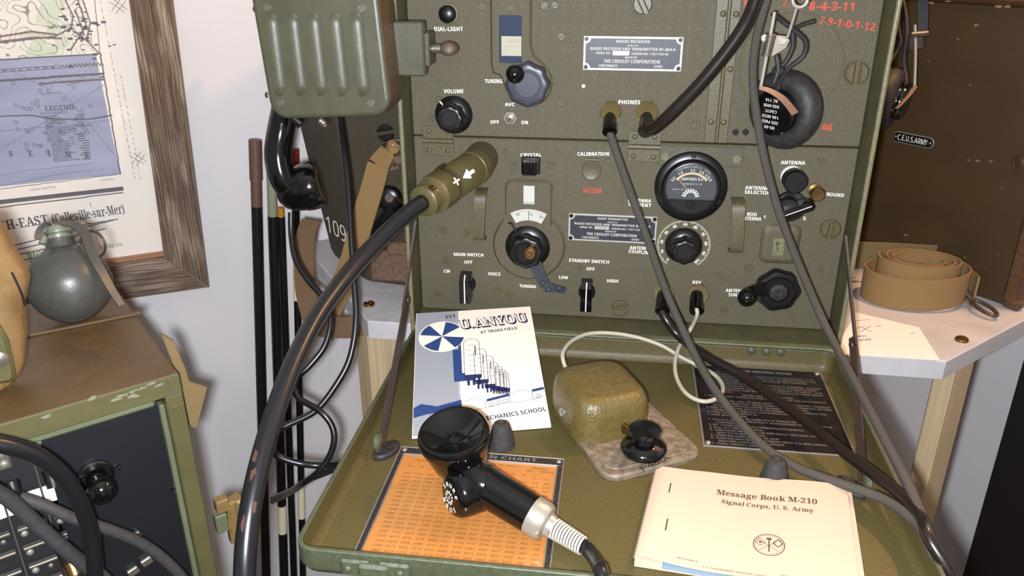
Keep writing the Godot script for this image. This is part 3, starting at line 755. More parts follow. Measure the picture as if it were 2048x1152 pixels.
	for a in [["CRYSTAL", Vector3(-0.1065,0.1726,0.0000), Vector3(-0.0854,0.1733,0.0000)], ["CALIBRATION", Vector3(-0.0496,0.1754,0.0000), Vector3(-0.0186,0.1764,0.0000)], ["MAIN SWITCH", Vector3(-0.1778,0.0629,0.0000), Vector3(-0.1459,0.0633,0.0000)], ["OFF", Vector3(-0.1667,0.0543,0.0000), Vector3(-0.1580,0.0547,0.0000)], ["CW", Vector3(-0.1894,0.0427,0.0000), Vector3(-0.1823,0.0430,0.0000)], ["VOICE", Vector3(-0.1414,0.0423,0.0000), Vector3(-0.1279,0.0424,0.0000)], ["TUNING", Vector3(-0.1074,0.0301,0.0000), Vector3(-0.0896,0.0300,0.0000)], ["LOW", Vector3(-0.0652,0.0423,0.0000), Vector3(-0.0557,0.0422,0.0000)], ["STANDBY SWITCH", Vector3(-0.0551,0.0622,0.0000), Vector3(-0.0135,0.0620,0.0000)], ["OFF", Vector3(-0.0365,0.0535,0.0000), Vector3(-0.0282,0.0534,0.0000)], ["HIGH", Vector3(-0.0146,0.0410,0.0000), Vector3(-0.0031,0.0411,0.0000)], ["ANTENNA", Vector3(0.0025,0.1300,0.0000), Vector3(0.0254,0.1298,0.0000)], ["CURRENT", Vector3(0.0032,0.1258,0.0000), Vector3(0.0257,0.1251,0.0000)], ["ANTENNA", Vector3(0.0068,0.0791,0.0000), Vector3(0.0292,0.0791,0.0000)], ["COUPLING", Vector3(0.0060,0.0752,0.0000), Vector3(0.0295,0.0742,0.0000)], ["KEY", Vector3(0.0734,0.0441,0.0000), Vector3(0.0821,0.0440,0.0000)], ["ANTENNA", Vector3(0.1457,0.1732,0.0000), Vector3(0.1684,0.1734,0.0000)], ["GROUND", Vector3(0.1894,0.1433,0.0000), Vector3(0.2086,0.1426,0.0000)], ["ANTENNA", Vector3(0.1152,0.1471,0.0000), Vector3(0.1381,0.1470,0.0000)], ["SELECTOR", Vector3(0.1153,0.1426,0.0000), Vector3(0.1396,0.1425,0.0000)], ["ROD", Vector3(0.1201,0.1201,0.0000), Vector3(0.1293,0.1199,0.0000)], ["ANTENNA", Vector3(0.1138,0.1156,0.0000), Vector3(0.1342,0.1154,0.0000)], ["ANTENNA", Vector3(0.1076,0.0369,0.0000), Vector3(0.1303,0.0371,0.0000)], ["TUNING", Vector3(0.1106,0.0320,0.0000), Vector3(0.1278,0.0324,0.0000)], ["1", Vector3(0.1363,0.1176,0.0000), Vector3(0.1378,0.1177,0.0000)], ["4", Vector3(0.1743,0.1372,0.0000), Vector3(0.1771,0.1373,0.0000)], ["5", Vector3(0.1741,0.1177,0.0000), Vector3(0.1765,0.1178,0.0000)]]:
		lab(v, a[0], a[1] + Vector3(0, 0, 0.0006), a[2] + Vector3(0, 0, 0.0006), 0.0035)
	obj("lettering", v, "white_print", tx)
	var rs := MB.new()
	lab(rs, "SG1239A", Vector3(-0.0429,0.1376,0.0000) + zz, Vector3(-0.0238,0.1378,0.0000) + zz, 0.0050)
	obj("stencil", rs, "red_print", tx)

func build_lid():
	# the hinged front lid lies open like a tray
	var hw := 0.2162
	var zb := 0.0362
	var zf := 0.3793
	var outer := []
	var cz := (zb + zf) / 2
	var W := hw * 2
	var D := zf - zb
	var T := Transform3D(Basis(Vector3.RIGHT, Vector3.FORWARD, Vector3.UP), Vector3(0, 0, cz))
	var lo := LID - 0.003
	var m := MB.new()
	m.grid([loop3(rrect(W - 0.016, D - 0.016, 0.010), T, lo), loop3(rrect(W - 0.006, D - 0.006, 0.013), T, lo + 0.002), loop3(rrect(W, D, 0.014), T, lo + 0.008), loop3(rrect(W, D, 0.014), T, LIDTOP - 0.001)], true)
	m.ext(rrect(W - 0.016, D - 0.016, 0.010), Transform3D(T.basis, Vector3(0, lo, cz)), 0.001)
	var lid = obj("lid", m, "lid_face", radio)
	var e := MB.new()
	e.grid([loop3(rrect(W, D, 0.014), T, LIDTOP - 0.001), loop3(rrect(W - 0.001, D - 0.001, 0.0135), T, LIDTOP), loop3(rrect(W - 0.006, D - 0.006, 0.011), T, LIDTOP), loop3(rrect(W - 0.007, D - 0.007, 0.0105), T, LIDTOP - 0.001)], true)
	obj("lid_edge", e, "lid_face", lid)
	var i := MB.new()
	i.grid([loop3(rrect(W - 0.007, D - 0.007, 0.0105), T, LIDTOP - 0.001), loop3(rrect(W - 0.008, D - 0.008, 0.010), T, LID + 0.007), loop3(rrect(W - 0.011, D - 0.011, 0.009), T, LID + 0.003), loop3(rrect(W - 0.018, D - 0.018, 0.008), T, LID)], true, false, -1)
	i.ext(rrect(W - 0.0178, D - 0.0178, 0.008), Transform3D(T.basis, Vector3(0, LID - 0.0015, cz)), 0.0015)
	obj("lid_lining", i, "lid", lid)
	# hinge-side rivets
	for q in [Vector3(0.1336,-0.0089,0.0405), Vector3(0.1483,-0.0091,0.0405), Vector3(0.1619,-0.0087,0.0405)]: rivet(lid, q, 0.0046, "lid_face")
	# catch on the front wall
	var c := MB.new()
	for a in [[-0.171, 0.021], [-0.144, 0.022]]: c.box(Vector3(a[0], -0.0165, zf + 0.0015), Vector3(a[1], 0.014, 0.004), Basis(), 0.0016)
	c.box(Vector3(-0.158, -0.0155, zf + 0.003), Vector3(0.022, 0.010, 0.006), Basis(), 0.002)
	var cp = obj("lid_catch", c, "lid_face", radio)
	for x in [-0.176, -0.140]: rivet(cp, Vector3(x, -0.0165, zf + 0.0035), 0.003, "lid_face")
	# folding stays either side
	stay(Vector3(-0.2099,0.1101,0.0260), Vector3(-0.2219,0.0289,0.0460), Vector3(-0.1978,-0.0165,0.2348), 1.0)
	stay(Vector3(0.2075,0.1142,0.0300), Vector3(0.2263,0.0136,0.0600), Vector3(0.1957,-0.0165,0.2396), -1.0)
	for q in [[Vector3(-0.1915,-0.0235,0.2341), 24.0], [Vector3(0.1866,-0.0235,0.2353), -28.0]]:
		var pd := MB.new()
		var ov := []
		for k in 24:
			var a := TAU * k / 24
			ov.append(Vector2(cos(a) * 0.0085, sin(a) * 0.0145))
		pd.ext(ov, Transform3D(Basis(Vector3.RIGHT, Vector3.FORWARD, Vector3.UP).rotated(Vector3.UP, deg_to_rad(-q[1])), q[0] - Vector3(0, 0.0035, 0)), 0.005, 0.0015)
		obj("stay_pad", pd, "rubber_old", lid, "black oval crackled pad on the lid floor")
	# conical rubber bumpers
	for q in [Vector3(-0.0963,-0.0267,0.2110), Vector3(0.1273,-0.0267,0.2350)]:
		var b := MB.new()
		b.lathe([Vector2(0.0118, 0), Vector2(0.0118, 0.002), Vector2(0.0078, 0.019), Vector2(0.0066, 0.0215), Vector2(0.004, 0.0225), Vector2(0.0035, 0.0205), Vector2(0, 0.0205)], Transform3D(Basis(Vector3.RIGHT, Vector3.FORWARD, Vector3.UP), q), 26)
		obj("rubber_bumper", b, "rubber_grey", lid, "dark rubber cone on the lid floor")
	tuning_chart(lid)
	instruction_plate(lid)

func stay(a: Vector3, j: Vector3, b: Vector3, s: float):
	var m := MB.new()
	var d := (j - a).normalized()
	m.band([a, j + d * 0.010], [Vector3.BACK, Vector3.BACK], 0.0080, 0.0022, 1)
	var o = obj("lid_stay", m, "rust_bar", radio)
	var k := MB.new()
	var e := (b - j).normalized()
	k.band([j - e * 0.012 + Vector3(s * 0.0026, 0, 0), b + Vector3(s * 0.0026, 0, 0)], [Vector3.BACK, Vector3.BACK], 0.0072, 0.0022, 1)
	obj("lower_bar", k, "rust_bar", o)
	rivet(o, j + Vector3(s * 0.0038, 0, 0), 0.0042, "rust_bar", Vector3(s, 0, 0))
	var g := MB.new()
	g.lathe([Vector2(0.0075, -0.002), Vector2(0.0075, 0.0015), Vector2(0.006, 0.0028), Vector2(0, 0.0032)], frame_z(Vector3(s, 0, 0), b), 22)
	g.box(b + Vector3(0, -0.007, 0), Vector3(0.003, 0.014, 0.013), Basis(), 0.001)
	obj("stay_bracket", g, "lid_face", o)

func tuning_chart(lid):
	var y := LID
	var x0 := -0.1806
	var x1 := -0.0412
	var z0 := 0.2268
	var z1 := 0.3725
	var cx := (x0 + x1) / 2
	var cz := (z0 + z1) / 2
	var f := MB.new()
	var b := 0.0095
	f.box(Vector3(cx, y + 0.0008, z0 + b / 2), Vector3(x1 - x0, 0.0016, b), Basis(), 0.0003)
	f.box(Vector3(x0 + b / 4, y + 0.0008, cz + b / 2), Vector3(b / 2, 0.0016, z1 - z0 - b), Basis(), 0.0003)
	f.box(Vector3(x1 - b / 4, y + 0.0008, cz + b / 2), Vector3(b / 2, 0.0016, z1 - z0 - b), Basis(), 0.0003)
	var p = obj("tuning_chart", f, "chart_frame", lid)
	var s := MB.new()
	for a in [[Vector3(cx, y + 0.0012, z0), Vector3(x1 - x0, 0.0016, 0.0011)], [Vector3(x0, y + 0.0012, cz), Vector3(0.0011, 0.0016, z1 - z0)], [Vector3(x1, y + 0.0012, cz), Vector3(0.0011, 0.0016, z1 - z0)], [Vector3(cx, y + 0.0012, z0 + b), Vector3(x1 - x0 - b, 0.0016, 0.0011)], [Vector3(x0 + b / 2, y + 0.0012, cz + b / 2), Vector3(0.0011, 0.0016, z1 - z0 - b)], [Vector3(x1 - b / 2, y + 0.0012, cz + b / 2), Vector3(0.0011, 0.0016, z1 - z0 - b)]]: s.box(a[0], a[1], Basis(), 0.0003)
	obj("metal_edging", s, "frame_silver", p)
	var c := MB.new()
	c.box(Vector3(cx, y + 0.0004, cz + b / 2), Vector3(x1 - x0 - b, 0.0008, z1 - z0 - b))
	obj("chart_card", c, "chart_orange", p, "orange card of typed frequency figures")
	for q in [[x0 + 0.004, z0 + 0.004], [x1 - 0.004, z0 + 0.004]]: rivet(p, Vector3(q[0], y + 0.0016, q[1]), 0.0022, "frame_silver", Vector3.UP)
	var hd := MB.new()
	var up := Vector3.FORWARD
	lab(hd, "CALIBRATION CHART", Vector3(x0 + 0.022, y + 0.0018, z0 + 0.0072), Vector3(x1 - 0.0225, y + 0.0018, z0 + 0.0072), 0.0046, "bold", up)
	obj("heading", hd, "frame_silver", p)
	var t := MB.new()
	var yy := y + 0.00095
	var L := x0 + 0.0115
	var R := x1 - 0.0085
	lab(t, "SERIAL NO. 3334", Vector3(L + 0.006, yy, z0 + 0.0175), Vector3(L + 0.042, yy, z0 + 0.0175), 0.0019, "mono", up)
	lab(t, "BC-654-A", Vector3(R - 0.044, yy, z0 + 0.0150), Vector3(R - 0.029, yy, z0 + 0.0150), 0.0019, "mono", up)
	lab(t, "APPROX.", Vector3(R - 0.0165, yy, z0 + 0.0160), Vector3(R - 0.002, yy, z0 + 0.0160), 0.0019, "mono", up)
	lab(t, "ANT. TUNING", Vector3(R - 0.021, yy, z0 + 0.0198), Vector3(R + 0.001, yy, z0 + 0.0198), 0.0019, "mono", up)
	var heads := ["KC", "00", "10", "20", "30", "40", "50", "60", "70", "80", "90", "15'", "25'"]
	for i in 13:
		var x: float = lerp(L + 0.003, R - 0.003, i / 12.0)
		labc(t, heads[i], Vector3(x, yy, z0 + (0.0250 if i < 11 else 0.0285)), 0.0019, Vector3.RIGHT, up, 1.1, "mono")
	var rn := RandomNumberGenerator.new()
	rn.seed = 77
	var val := 540.0
	for r in 21:
		var z := z0 + 0.0345 + r * 0.00505
		for i in 13:
			var x: float = lerp(L + 0.003, R - 0.003, i / 12.0)
			var s2 := ""
			if i == 0: s2 = str(3800 + r * 100)
			elif i < 11:
				val += 23.0
				s2 = "%04d" % int(val)
			elif i == 11: s2 = str(410 + r * 5)
			else: s2 = str(365 + r * 11)
			labc(t, s2, Vector3(x + rn.randf_range(-0.0002, 0.0002), yy, z), 0.0021, Vector3.RIGHT, up, 1.05, "mono")
	obj("chart_figures", t, "brown_print", p)

func instruction_plate(lid):
	var y := LID
	var x0 := 0.0755
	var x1 := 0.2022
	var z0 := 0.0462
	var z1 := 0.1908
	var b := MB.new()
	b.box(Vector3((x0 + x1) / 2, y + 0.0005, (z0 + z1) / 2), Vector3(x1 - x0, 0.001, z1 - z0), Basis(), 0.0002)
	var p = obj("instruction_plate", b, "frame_silver", lid)
	var f := MB.new()
	f.box(Vector3((x0 + x1) / 2, y + 0.0007, (z0 + z1) / 2), Vector3(x1 - x0 - 0.0032, 0.001, z1 - z0 - 0.0032))
	obj("field", f, "instr_plate", p, "black printed face of the instruction plate")
	for q in [[x0 + 0.0045, z1 - 0.0045], [x1 - 0.0045, z1 - 0.0045], [x1 - 0.0045, z0 + 0.0045], [x0 + 0.0045, z0 + 0.0045]]: rivet(p, Vector3(q[0], y + 0.0012, q[1]), 0.0026, "frame_silver", Vector3.UP)
	var t := MB.new()
	var up := Vector3.FORWARD
	var yy := y + 0.00135
	var W := x1 - x0
	lab(t, "OPERATING INSTRUCTIONS", Vector3(x0 + 0.028, yy, z0 + 0.0105), Vector3(x1 - 0.030, yy, z0 + 0.0105), 0.0042, "bold", up)
	var rows := [["STARTING", 0.08, 0.2], ["TURN MAIN SWITCH TO CW OR VOICE AND STANDBY SWITCH TO HIGH AND ADJUST VOLUME", 0.08, 0.93], ["TUNING RECEIVER TO DESIRED FREQUENCY. WHEN NOT IN USE, TURN SWITCH TO OFF AND PULL LEVER", 0.08, 0.94], ["OR TWO DIALS FOR EXAMPLE, IF NECESSARY THE COUNTER", 0.08, 0.86], ["ANTENNA TUNING", 0.08, 0.34], ["WITH KEY DOWN TUNE ANTENNA TO MAXIMUM. REFERS TO 25 APPROVAL, TELEGRAPH,", 0.08, 0.96], ["ANTENNA TUNING AND COUPLING FOR MAXIMUM ANTENNA CURRENT", 0.08, 0.92], ["ADJUST ANTENNA COUPLING FOR DESIRED OUTPUT. FOR", 0.08, 0.95], ["VOICE OPERATION TURN MAIN SWITCH TO VOICE AND PRESS MICRO-", 0.08, 0.96], ["PHONE SWITCH.", 0.08, 0.27], ["NETTING WITH CONTROL STATION.", 0.32, 0.72], ["1. WITH STANDBY SWITCH IN LOW POSITION TURN THE MAIN SWITCH", 0.03, 0.95], ["TO CW.", 0.08, 0.16], ["2. ALTER TUNING DIAL TO ZERO BEAT NOTE WITH CONTROL STATION.", 0.03, 0.97], ["ESTIMATE FREQUENCY FROM CHART AND CORRESPONDING SETTING", 0.08, 0.97], ["ON CALIBRATION CHART AND SET TRANSMITTER TUNING DIAL.", 0.08, 0.80], ["3. PULL OUT CRYSTAL SWITCH TO DETERMINE. ADJUST TRANSMITTER", 0.03, 0.92], ["TUNING UNTIL A ZERO BEAT NOTE IS HEARD AGAIN.", 0.08, 0.68], ["4. PUSH CRYSTAL SWITCH IN.", 0.03, 0.42], ["5. SAME AS ABOVE LINE.", 0.03, 0.34], ["RE-CALIBRATION OF TRANSMITTER", 0.30, 0.68], ["1. SELECT A CRYSTAL FREQUENCY NEAR DESIRED FREQUENCY FROM", 0.03, 0.92], ["CALIBRATION CHART.", 0.08, 0.30], ["2. SET TUNING DIAL TO THE CORRESPONDING READING.", 0.03, 0.72], ["3. PULL OUT CRYSTAL SWITCH.", 0.03, 0.43], ["4. TURN MAIN SWITCH TO CW AND ADJUST RECEIVER TUNING", 0.03, 0.84], ["BEAT NOTE WITH CRYSTAL.", 0.08, 0.44], ["5. TURN STANDBY SWITCH TO LOW", 0.03, 0.52], ["6. TURN CALIBRATION ADJUSTMENT WITH A SCREW DRIVER UNTIL", 0.03, 0.93], ["SECOND ZERO BEAT IS HEARD.", 0.08, 0.55], ["7. PUSH CRYSTAL SWITCH IN.", 0.03, 0.46]]
	var z := z0 + 0.0152
	for r in rows:
		lab(t, r[0], Vector3(x0 + W * r[1] * 0.98 + 0.004, yy, z), Vector3(x0 + W * r[2] * 0.98 + 0.001, yy, z), 0.0024, "sans", up)
		z += 0.0042
	obj("lettering", t, "dim_print", p)

# ---------------------------------------------------------------- things lying on the open lid
func build_on_lid():
	telegraph_key()
	microphone()
	training_booklet()
	message_book()

func sheet(a: Vector3, b: Vector3, c: Vector3, d: Vector3, t: float, bow := 0.0, nu := 10) -> MB:
	# a b c d: corners TL TR BR BL of a sheet t thick, gently bowed
	var m := MB.new()
	var nn := (b - a).cross(d - a).normalized()
	if nn.y < 0.0 and abs(nn.y) > 0.2: nn = -nn
	var top := []
	var bot := []
	for i in 7:
		var r := PackedVector3Array()
		var q := PackedVector3Array()
		for j in nu + 1:
			var u := float(j) / nu
			var w := i / 6.0
			var p := a.lerp(b, u).lerp(d.lerp(c, u), w) + nn * bow * sin(PI * u)
			r.push_back(p + nn * t); q.push_back(p)
		top.append(r); bot.append(q)
	m.grid(top); m.grid(bot)
	for s in [[0, true], [6, true]]:
		for j in nu: m.fquad(top[s[0]][j], top[s[0]][j + 1], bot[s[0]][j + 1], bot[s[0]][j], (a - d) if s[0] == 0 else (d - a))
	for s in [0, nu]:
		for i in 6: m.fquad(top[i][s], top[i + 1][s], bot[i + 1][s], bot[i][s], (a - b) if s == 0 else (b - a))
	return m

func telegraph_key():
	var base_y := LID
	var t = thing("telegraph_key", "olive telegraph key under a rounded cover, black double knob in front", "telegraph key", Vector3(0.0, base_y, 0.18))
	# plate outline in the plane of the lid floor
	var L := Vector2(-0.0615, -0.138)
	var F := Vector2(-0.0050, -0.2545)
	var Rr := Vector2(0.0765, -0.2075)
	var B := Vector2(0.0120, -0.0990)
	var outline := []
	var cs := [L, F, Rr, B]
	for i in 4:
		var p: Vector2 = cs[i]
		var a: Vector2 = (cs[(i + 3) % 4] - p).normalized()
		var b: Vector2 = (cs[(i + 1) % 4] - p).normalized()
		for k in 6:
			var f := k / 5.0
			var q0 := p + a * 0.017 * (1.0 - f) * (1.0 - f)
			outline.append(q0 + b * 0.017 * f * f)
	var tt := Transform3D(Basis(Vector3.RIGHT, Vector3.FORWARD, Vector3.UP), Vector3(0, base_y, 0))
	var m := MB.new()
	m.ext(outline, tt, 0.0048, 0.0016)
	var plate = obj("base_plate", m, "keybase", t)
	# raised inner step of the plate
	var inn := []
	var c0 := (L + F + Rr + B) / 4.0
	for p in outline: inn.append(c0 + (p - c0) * 0.885)
	var m2 := MB.new()
	m2.ext(inn, Transform3D(tt.basis, Vector3(0, base_y + 0.0048, 0)), 0.0012, 0.0006)
	obj("base_step", m2, "keybase", plate)
	# cover: rounded box set square on the plate
	var ux := (F - L).normalized()
	var cx := Vector3(ux.x, 0, -ux.y)
	var cyv := Vector3(-ux.y, 0, -ux.x)
	var cov_c := Vector3(-0.0150, base_y, 0.1640)
	var T := Transform3D(Basis(cx, cyv, Vector3.UP), cov_c)
	var w := 0.079
	var h := 0.071
	var lo := base_y
	var loops := []
	for e in [[0.0, 0.006, 0.020], [0.0, 0.026, 0.020], [0.001, 0.032, 0.020], [0.004, 0.0375, 0.019], [0.009, 0.0415, 0.017], [0.016, 0.0438, 0.014], [0.024, 0.0446, 0.010], [0.040, 0.0452, 0.008]]:
		loops.append(loop3(rrect(w - e[0] * 2 * 0.5, h - e[0] * 2 * 0.5, max(e[2], 0.00004)), T, e[1]))
	var cv := MB.new()
	cv.grid(loops, true)
	cv.ext(rrect(w - 0.040, h - 0.040, 0.008), Transform3D(T.basis, T.origin + Vector3(0, 0.0442, 0)), 0.0010)
	var cov = obj("cover", cv, "keypaint", t)
	# where the lever comes out, and the small eyelet on the side
	var kd := (Vector3(0.0335, 0, 0.2015) - cov_c)
	kd.y = 0
	var front := cov_c + cx * (w / 2 - 0.004)
	var fdir := cx
	var side := cyv
	var slot_c := Vector3(0.0109,0.0040,0.2093)
	var ey := MB.new()
	var ep := Vector3(-0.0462,-0.0060,0.1845)
	ey.lathe([Vector2(0.0034, -0.002), Vector2(0.0034, 0.001), Vector2(0.0022, 0.0013), Vector2(0.0020, 0.0)], frame_z(Vector3(-0.75, 0.12, 0.6), ep), 18)
	obj("eyelet", ey, "nickel", cov)
	# lever and double knob
	var kc := Vector3(0.0237,-0.0120,0.2191)
	var lv := MB.new()
	lv.box((slot_c + kc) / 2 + Vector3(0, -0.0, 0), Vector3((slot_c - kc).length() * 1.3, 0.004, 0.009), frame_z(Vector3.UP, Vector3.ZERO, Vector3.UP.cross(kc - slot_c)).basis.rotated(Vector3.UP, 0), 0.0008)
	obj("lever", lv, "brass_dull", t)
	var kn := MB.new()
	var kt := Transform3D(Basis(Vector3.RIGHT, Vector3.FORWARD, Vector3.UP), kc)
	kn.lathe([Vector2(0.0075, -0.006), Vector2(0.0175, -0.0045), Vector2(0.0192, -0.0015), Vector2(0.0188, 0.001), Vector2(0.0155, 0.0038), Vector2(0.0095, 0.0062), Vector2(0.0082, 0.0095), Vector2(0.010, 0.012), Vector2(0.0134, 0.0135), Vector2(0.0136, 0.0165), Vector2(0.0128, 0.0175), Vector2(0, 0.0180)], kt, 40)
	obj("knob", kn, "black_gloss", t, "black bakelite double disc knob")
	for q in [Vector3(-0.0063,-0.0207,0.2352), Vector3(0.0597,-0.0207,0.2053)]: screw(plate, q, 0.0022, "keybase", 30, Vector3.UP)
	# raised lettering on the plate
	var tx := MB.new()
	lab(tx, "J-48-A", Vector3(0.0222,-0.0200,0.2426), Vector3(0.0470,-0.0200,0.2216), 0.0056, "sans", (Vector3(0.0280,-0.0203,0.2115) - Vector3(0.0317,-0.0203,0.2294)).normalized())
	obj("type_mark", tx, "black_print", plate)
	# pale cord to the jack marked KEY
	var cd := MB.new()
	cd.tube([Vector3(0.0752,0.0332,0.0320), Vector3(0.0771,0.0251,0.0360), Vector3(0.0724,0.0040,0.0279), Vector3(0.0606,-0.0040,0.0529), Vector3(0.0562,-0.0120,0.0752), Vector3(0.0585,-0.0180,0.0959), Vector3(0.0669,-0.0205,0.1168), Vector3(0.0811,-0.0215,0.1249), Vector3(0.0946,-0.0215,0.1160), Vector3(0.1011,-0.0215,0.0967), Vector3(0.0963,-0.0205,0.0769), Vector3(0.0810,-0.0190,0.0614), Vector3(0.0630,-0.0120,0.0578), Vector3(0.0441,-0.0020,0.0556), Vector3(0.0215,0.0030,0.0506), Vector3(-0.0037,0.0050,0.0477), Vector3(-0.0288,0.0060,0.0530), Vector3(-0.0453,0.0060,0.0707), Vector3(-0.0527,0.0040,0.0912), Vector3(-0.0517,-0.0020,0.1014), Vector3(-0.0471,-0.0120,0.1027)], 0.0021, 10, 6)
	obj("cord", cd, "cord_white", t, "pale rubber cord looping to the key jack")
	var pg := MB.new()
	var pa := Vector3(0.0773,0.0366,0.0120)
	var pb := Vector3(0.0764,0.0286,0.0340)
	pg.tube([pa, pa.lerp(pb, 0.3), pb], [0.0068, 0.0072], 18, 3)
	obj("plug", pg, "black_gloss", t)

func microphone():
	var t = thing("hand_microphone", "black bakelite hand microphone lying on the orange chart", "microphone", Vector3(-0.1, LID, 0.27))
	var c1 := Vector3(-0.1232,0.0300,0.2791)     # centre of the mouthpiece cap
	var ax := Vector3(-0.10, 0.975, 0.20).normalized()
	var T := frame_z(ax, c1)
	var b := MB.new()
	b.lathe([Vector2(0.0, -0.046), Vector2(0.010, -0.0455), Vector2(0.0165, -0.041), Vector2(0.0215, -0.031), Vector2(0.0248, -0.018), Vector2(0.0262, -0.0095)], T, 40)
	var body = obj("head", b, "black_gloss", t)
	var cap := MB.new()
	cap.lathe([Vector2(0.0262, -0.0105), Vector2(0.0275, -0.0098), Vector2(0.0281, -0.006), Vector2(0.0278, -0.002), Vector2(0.0265, 0.0005), Vector2(0.0245, 0.001), Vector2(0.0225, 0.0), Vector2(0.015, -0.0048), Vector2(0.008, -0.0068), Vector2(0.0035, -0.0072), Vector2(0.002, -0.0066), Vector2(0, -0.0066)], T, 44)
	obj("mouthpiece", cap, "black_gloss", t)
	for r in [[3, 0.0105], [6, 0.0175]]:
		for k in r[0]:
			var a: float = TAU * k / r[0] + 0.3
			var hl := MB.new()
			hl.lathe([Vector2(0.0009, 0.0001), Vector2(0.0006, 0.0004), Vector2(0, 0.0004)], T * Transform3D(Basis(), Vector3(cos(a) * r[1], sin(a) * r[1], -0.0061 if r[1] < 0.012 else -0.0033)), 8)
			obj("sound_hole", hl, "black_matt", t)
	# capsule with the maker's mark on its round end
	var lf := Vector3(-0.1166,-0.0040,0.3129)
	var sa := Vector3(-0.74, 0.10, 0.66).normalized()
	var st := frame_z(sa, lf)
	var cp := MB.new()
	cp.lathe([Vector2(0.0, -0.030), Vector2(0.0165, -0.029), Vector2(0.0178, -0.024), Vector2(0.0178, -0.006), Vector2(0.0168, -0.001), Vector2(0.0142, 0.0022), Vector2(0.0105, 0.0034), Vector2(0, 0.0038)], st, 36)
	var cpo = obj("switch_housing", cp, "black_gloss", t)
	var lg := MB.new()
	var xd := st.basis.x
	var yd := st.basis.y
	var fc := st * Vector3(0, 0, 0.0042)
	arc_text(lg, "SHURE", fc - sa * 0.0006, 0.0098, 150, 30, 0.0036, xd, yd)
	arc_text(lg, "BROS", fc - sa * 0.0006, 0.0098, 222, 318, 0.0036, xd, yd, -1.0)
	for k in 12:
		var a := TAU * k / 12
		var d := xd * cos(a) + yd * sin(a)
		stroke(lg, fc + d * 0.0030, fc + d * 0.0056, 0.0011, sa)
	stroke(lg, fc + yd * 0.0015, fc - yd * 0.0015, 0.0012, sa)
	obj("maker_mark", lg, "white_print", cpo)
	# neck and handle
	var h0 := Vector3(-0.1040,0.0020,0.2987)
	var h1 := Vector3(-0.0588,-0.0105,0.3177)
	var hb := MB.new()
	hb.tube([c1 - ax * 0.03, h0, h0.lerp(h1, 0.2)], [0.015, 0.0155], 22, 6)
	obj("neck", hb, "black_gloss", t)
	var hd := MB.new()
	hd.tube([h0.lerp(h1, 0.05), h0.lerp(h1, 0.4), h1], [0.0152, 0.0142], 24, 4)
	obj("handle", hd, "black_gloss", t)
	var rg := MB.new()
	var dir := (h1 - h0).normalized()
	rg.tube([h0.lerp(h1, 0.10), h0.lerp(h1, 0.14)], 0.0158, 26, 1)
	obj("collar", rg, "black_satin", t)
	# nickel nut and the spring that guards the cord
	var nt := MB.new()
	nt.lathe([Vector2(0.0128, 0), Vector2(0.0150, 0.0008), Vector2(0.0152, 0.010), Vector2(0.0135, 0.0135), Vector2(0.0092, 0.015), Vector2(0.0085, 0.019), Vector2(0.0, 0.019)], frame_z(dir, h1), 12)
	obj("nut", nt, "nickel_pale", t, "nickel hexagon nut at the handle end")
	var s0 := h1 + dir * 0.018
	var s1 := Vector3(-0.0189,-0.0175,0.3389)
	var sd := (s1 - s0).normalized()
	var sf := frame_z(sd, s0)
	var hel := []
	var turns := 12
	var ln := (s1 - s0).length()
	for i in turns * 12 + 1:
		var a := TAU * i / 12.0
		var f := float(i) / (turns * 12)
		hel.append(sf * Vector3(cos(a) * lerp(0.0073, 0.0062, f), sin(a) * lerp(0.0073, 0.0062, f), f * ln))
	var sp := MB.new()
	sp.tube(hel, 0.00095, 6, 1)
	obj("strain_spring", sp, "spring_white", t, "pale wound spring round the cord")
	var cd := MB.new()
	cd.tube([s0, s0.lerp(s1, 0.5), s1, Vector3(-0.0122,-0.0155,0.3503), Vector3(-0.0081,-0.0070,0.3688), Vector3(-0.0065, 0.0002, 0.3795), Vector3(-0.005, -0.006, 0.3885), Vector3(-0.004, -0.035, 0.392), Vector3(-0.003, -0.12, 0.392)], 0.0050, 14, 6)
	obj("cord", cd, "cable_black", t)

func booklet_point(a, b, c, d, u: float, v: float, lift: float) -> Vector3:
	var nn: Vector3 = (b - a).cross(d - a).normalized()
	if nn.z < 0: nn = -nn
	return a.lerp(b, u).lerp(d.lerp(c, u), v) + nn * lift

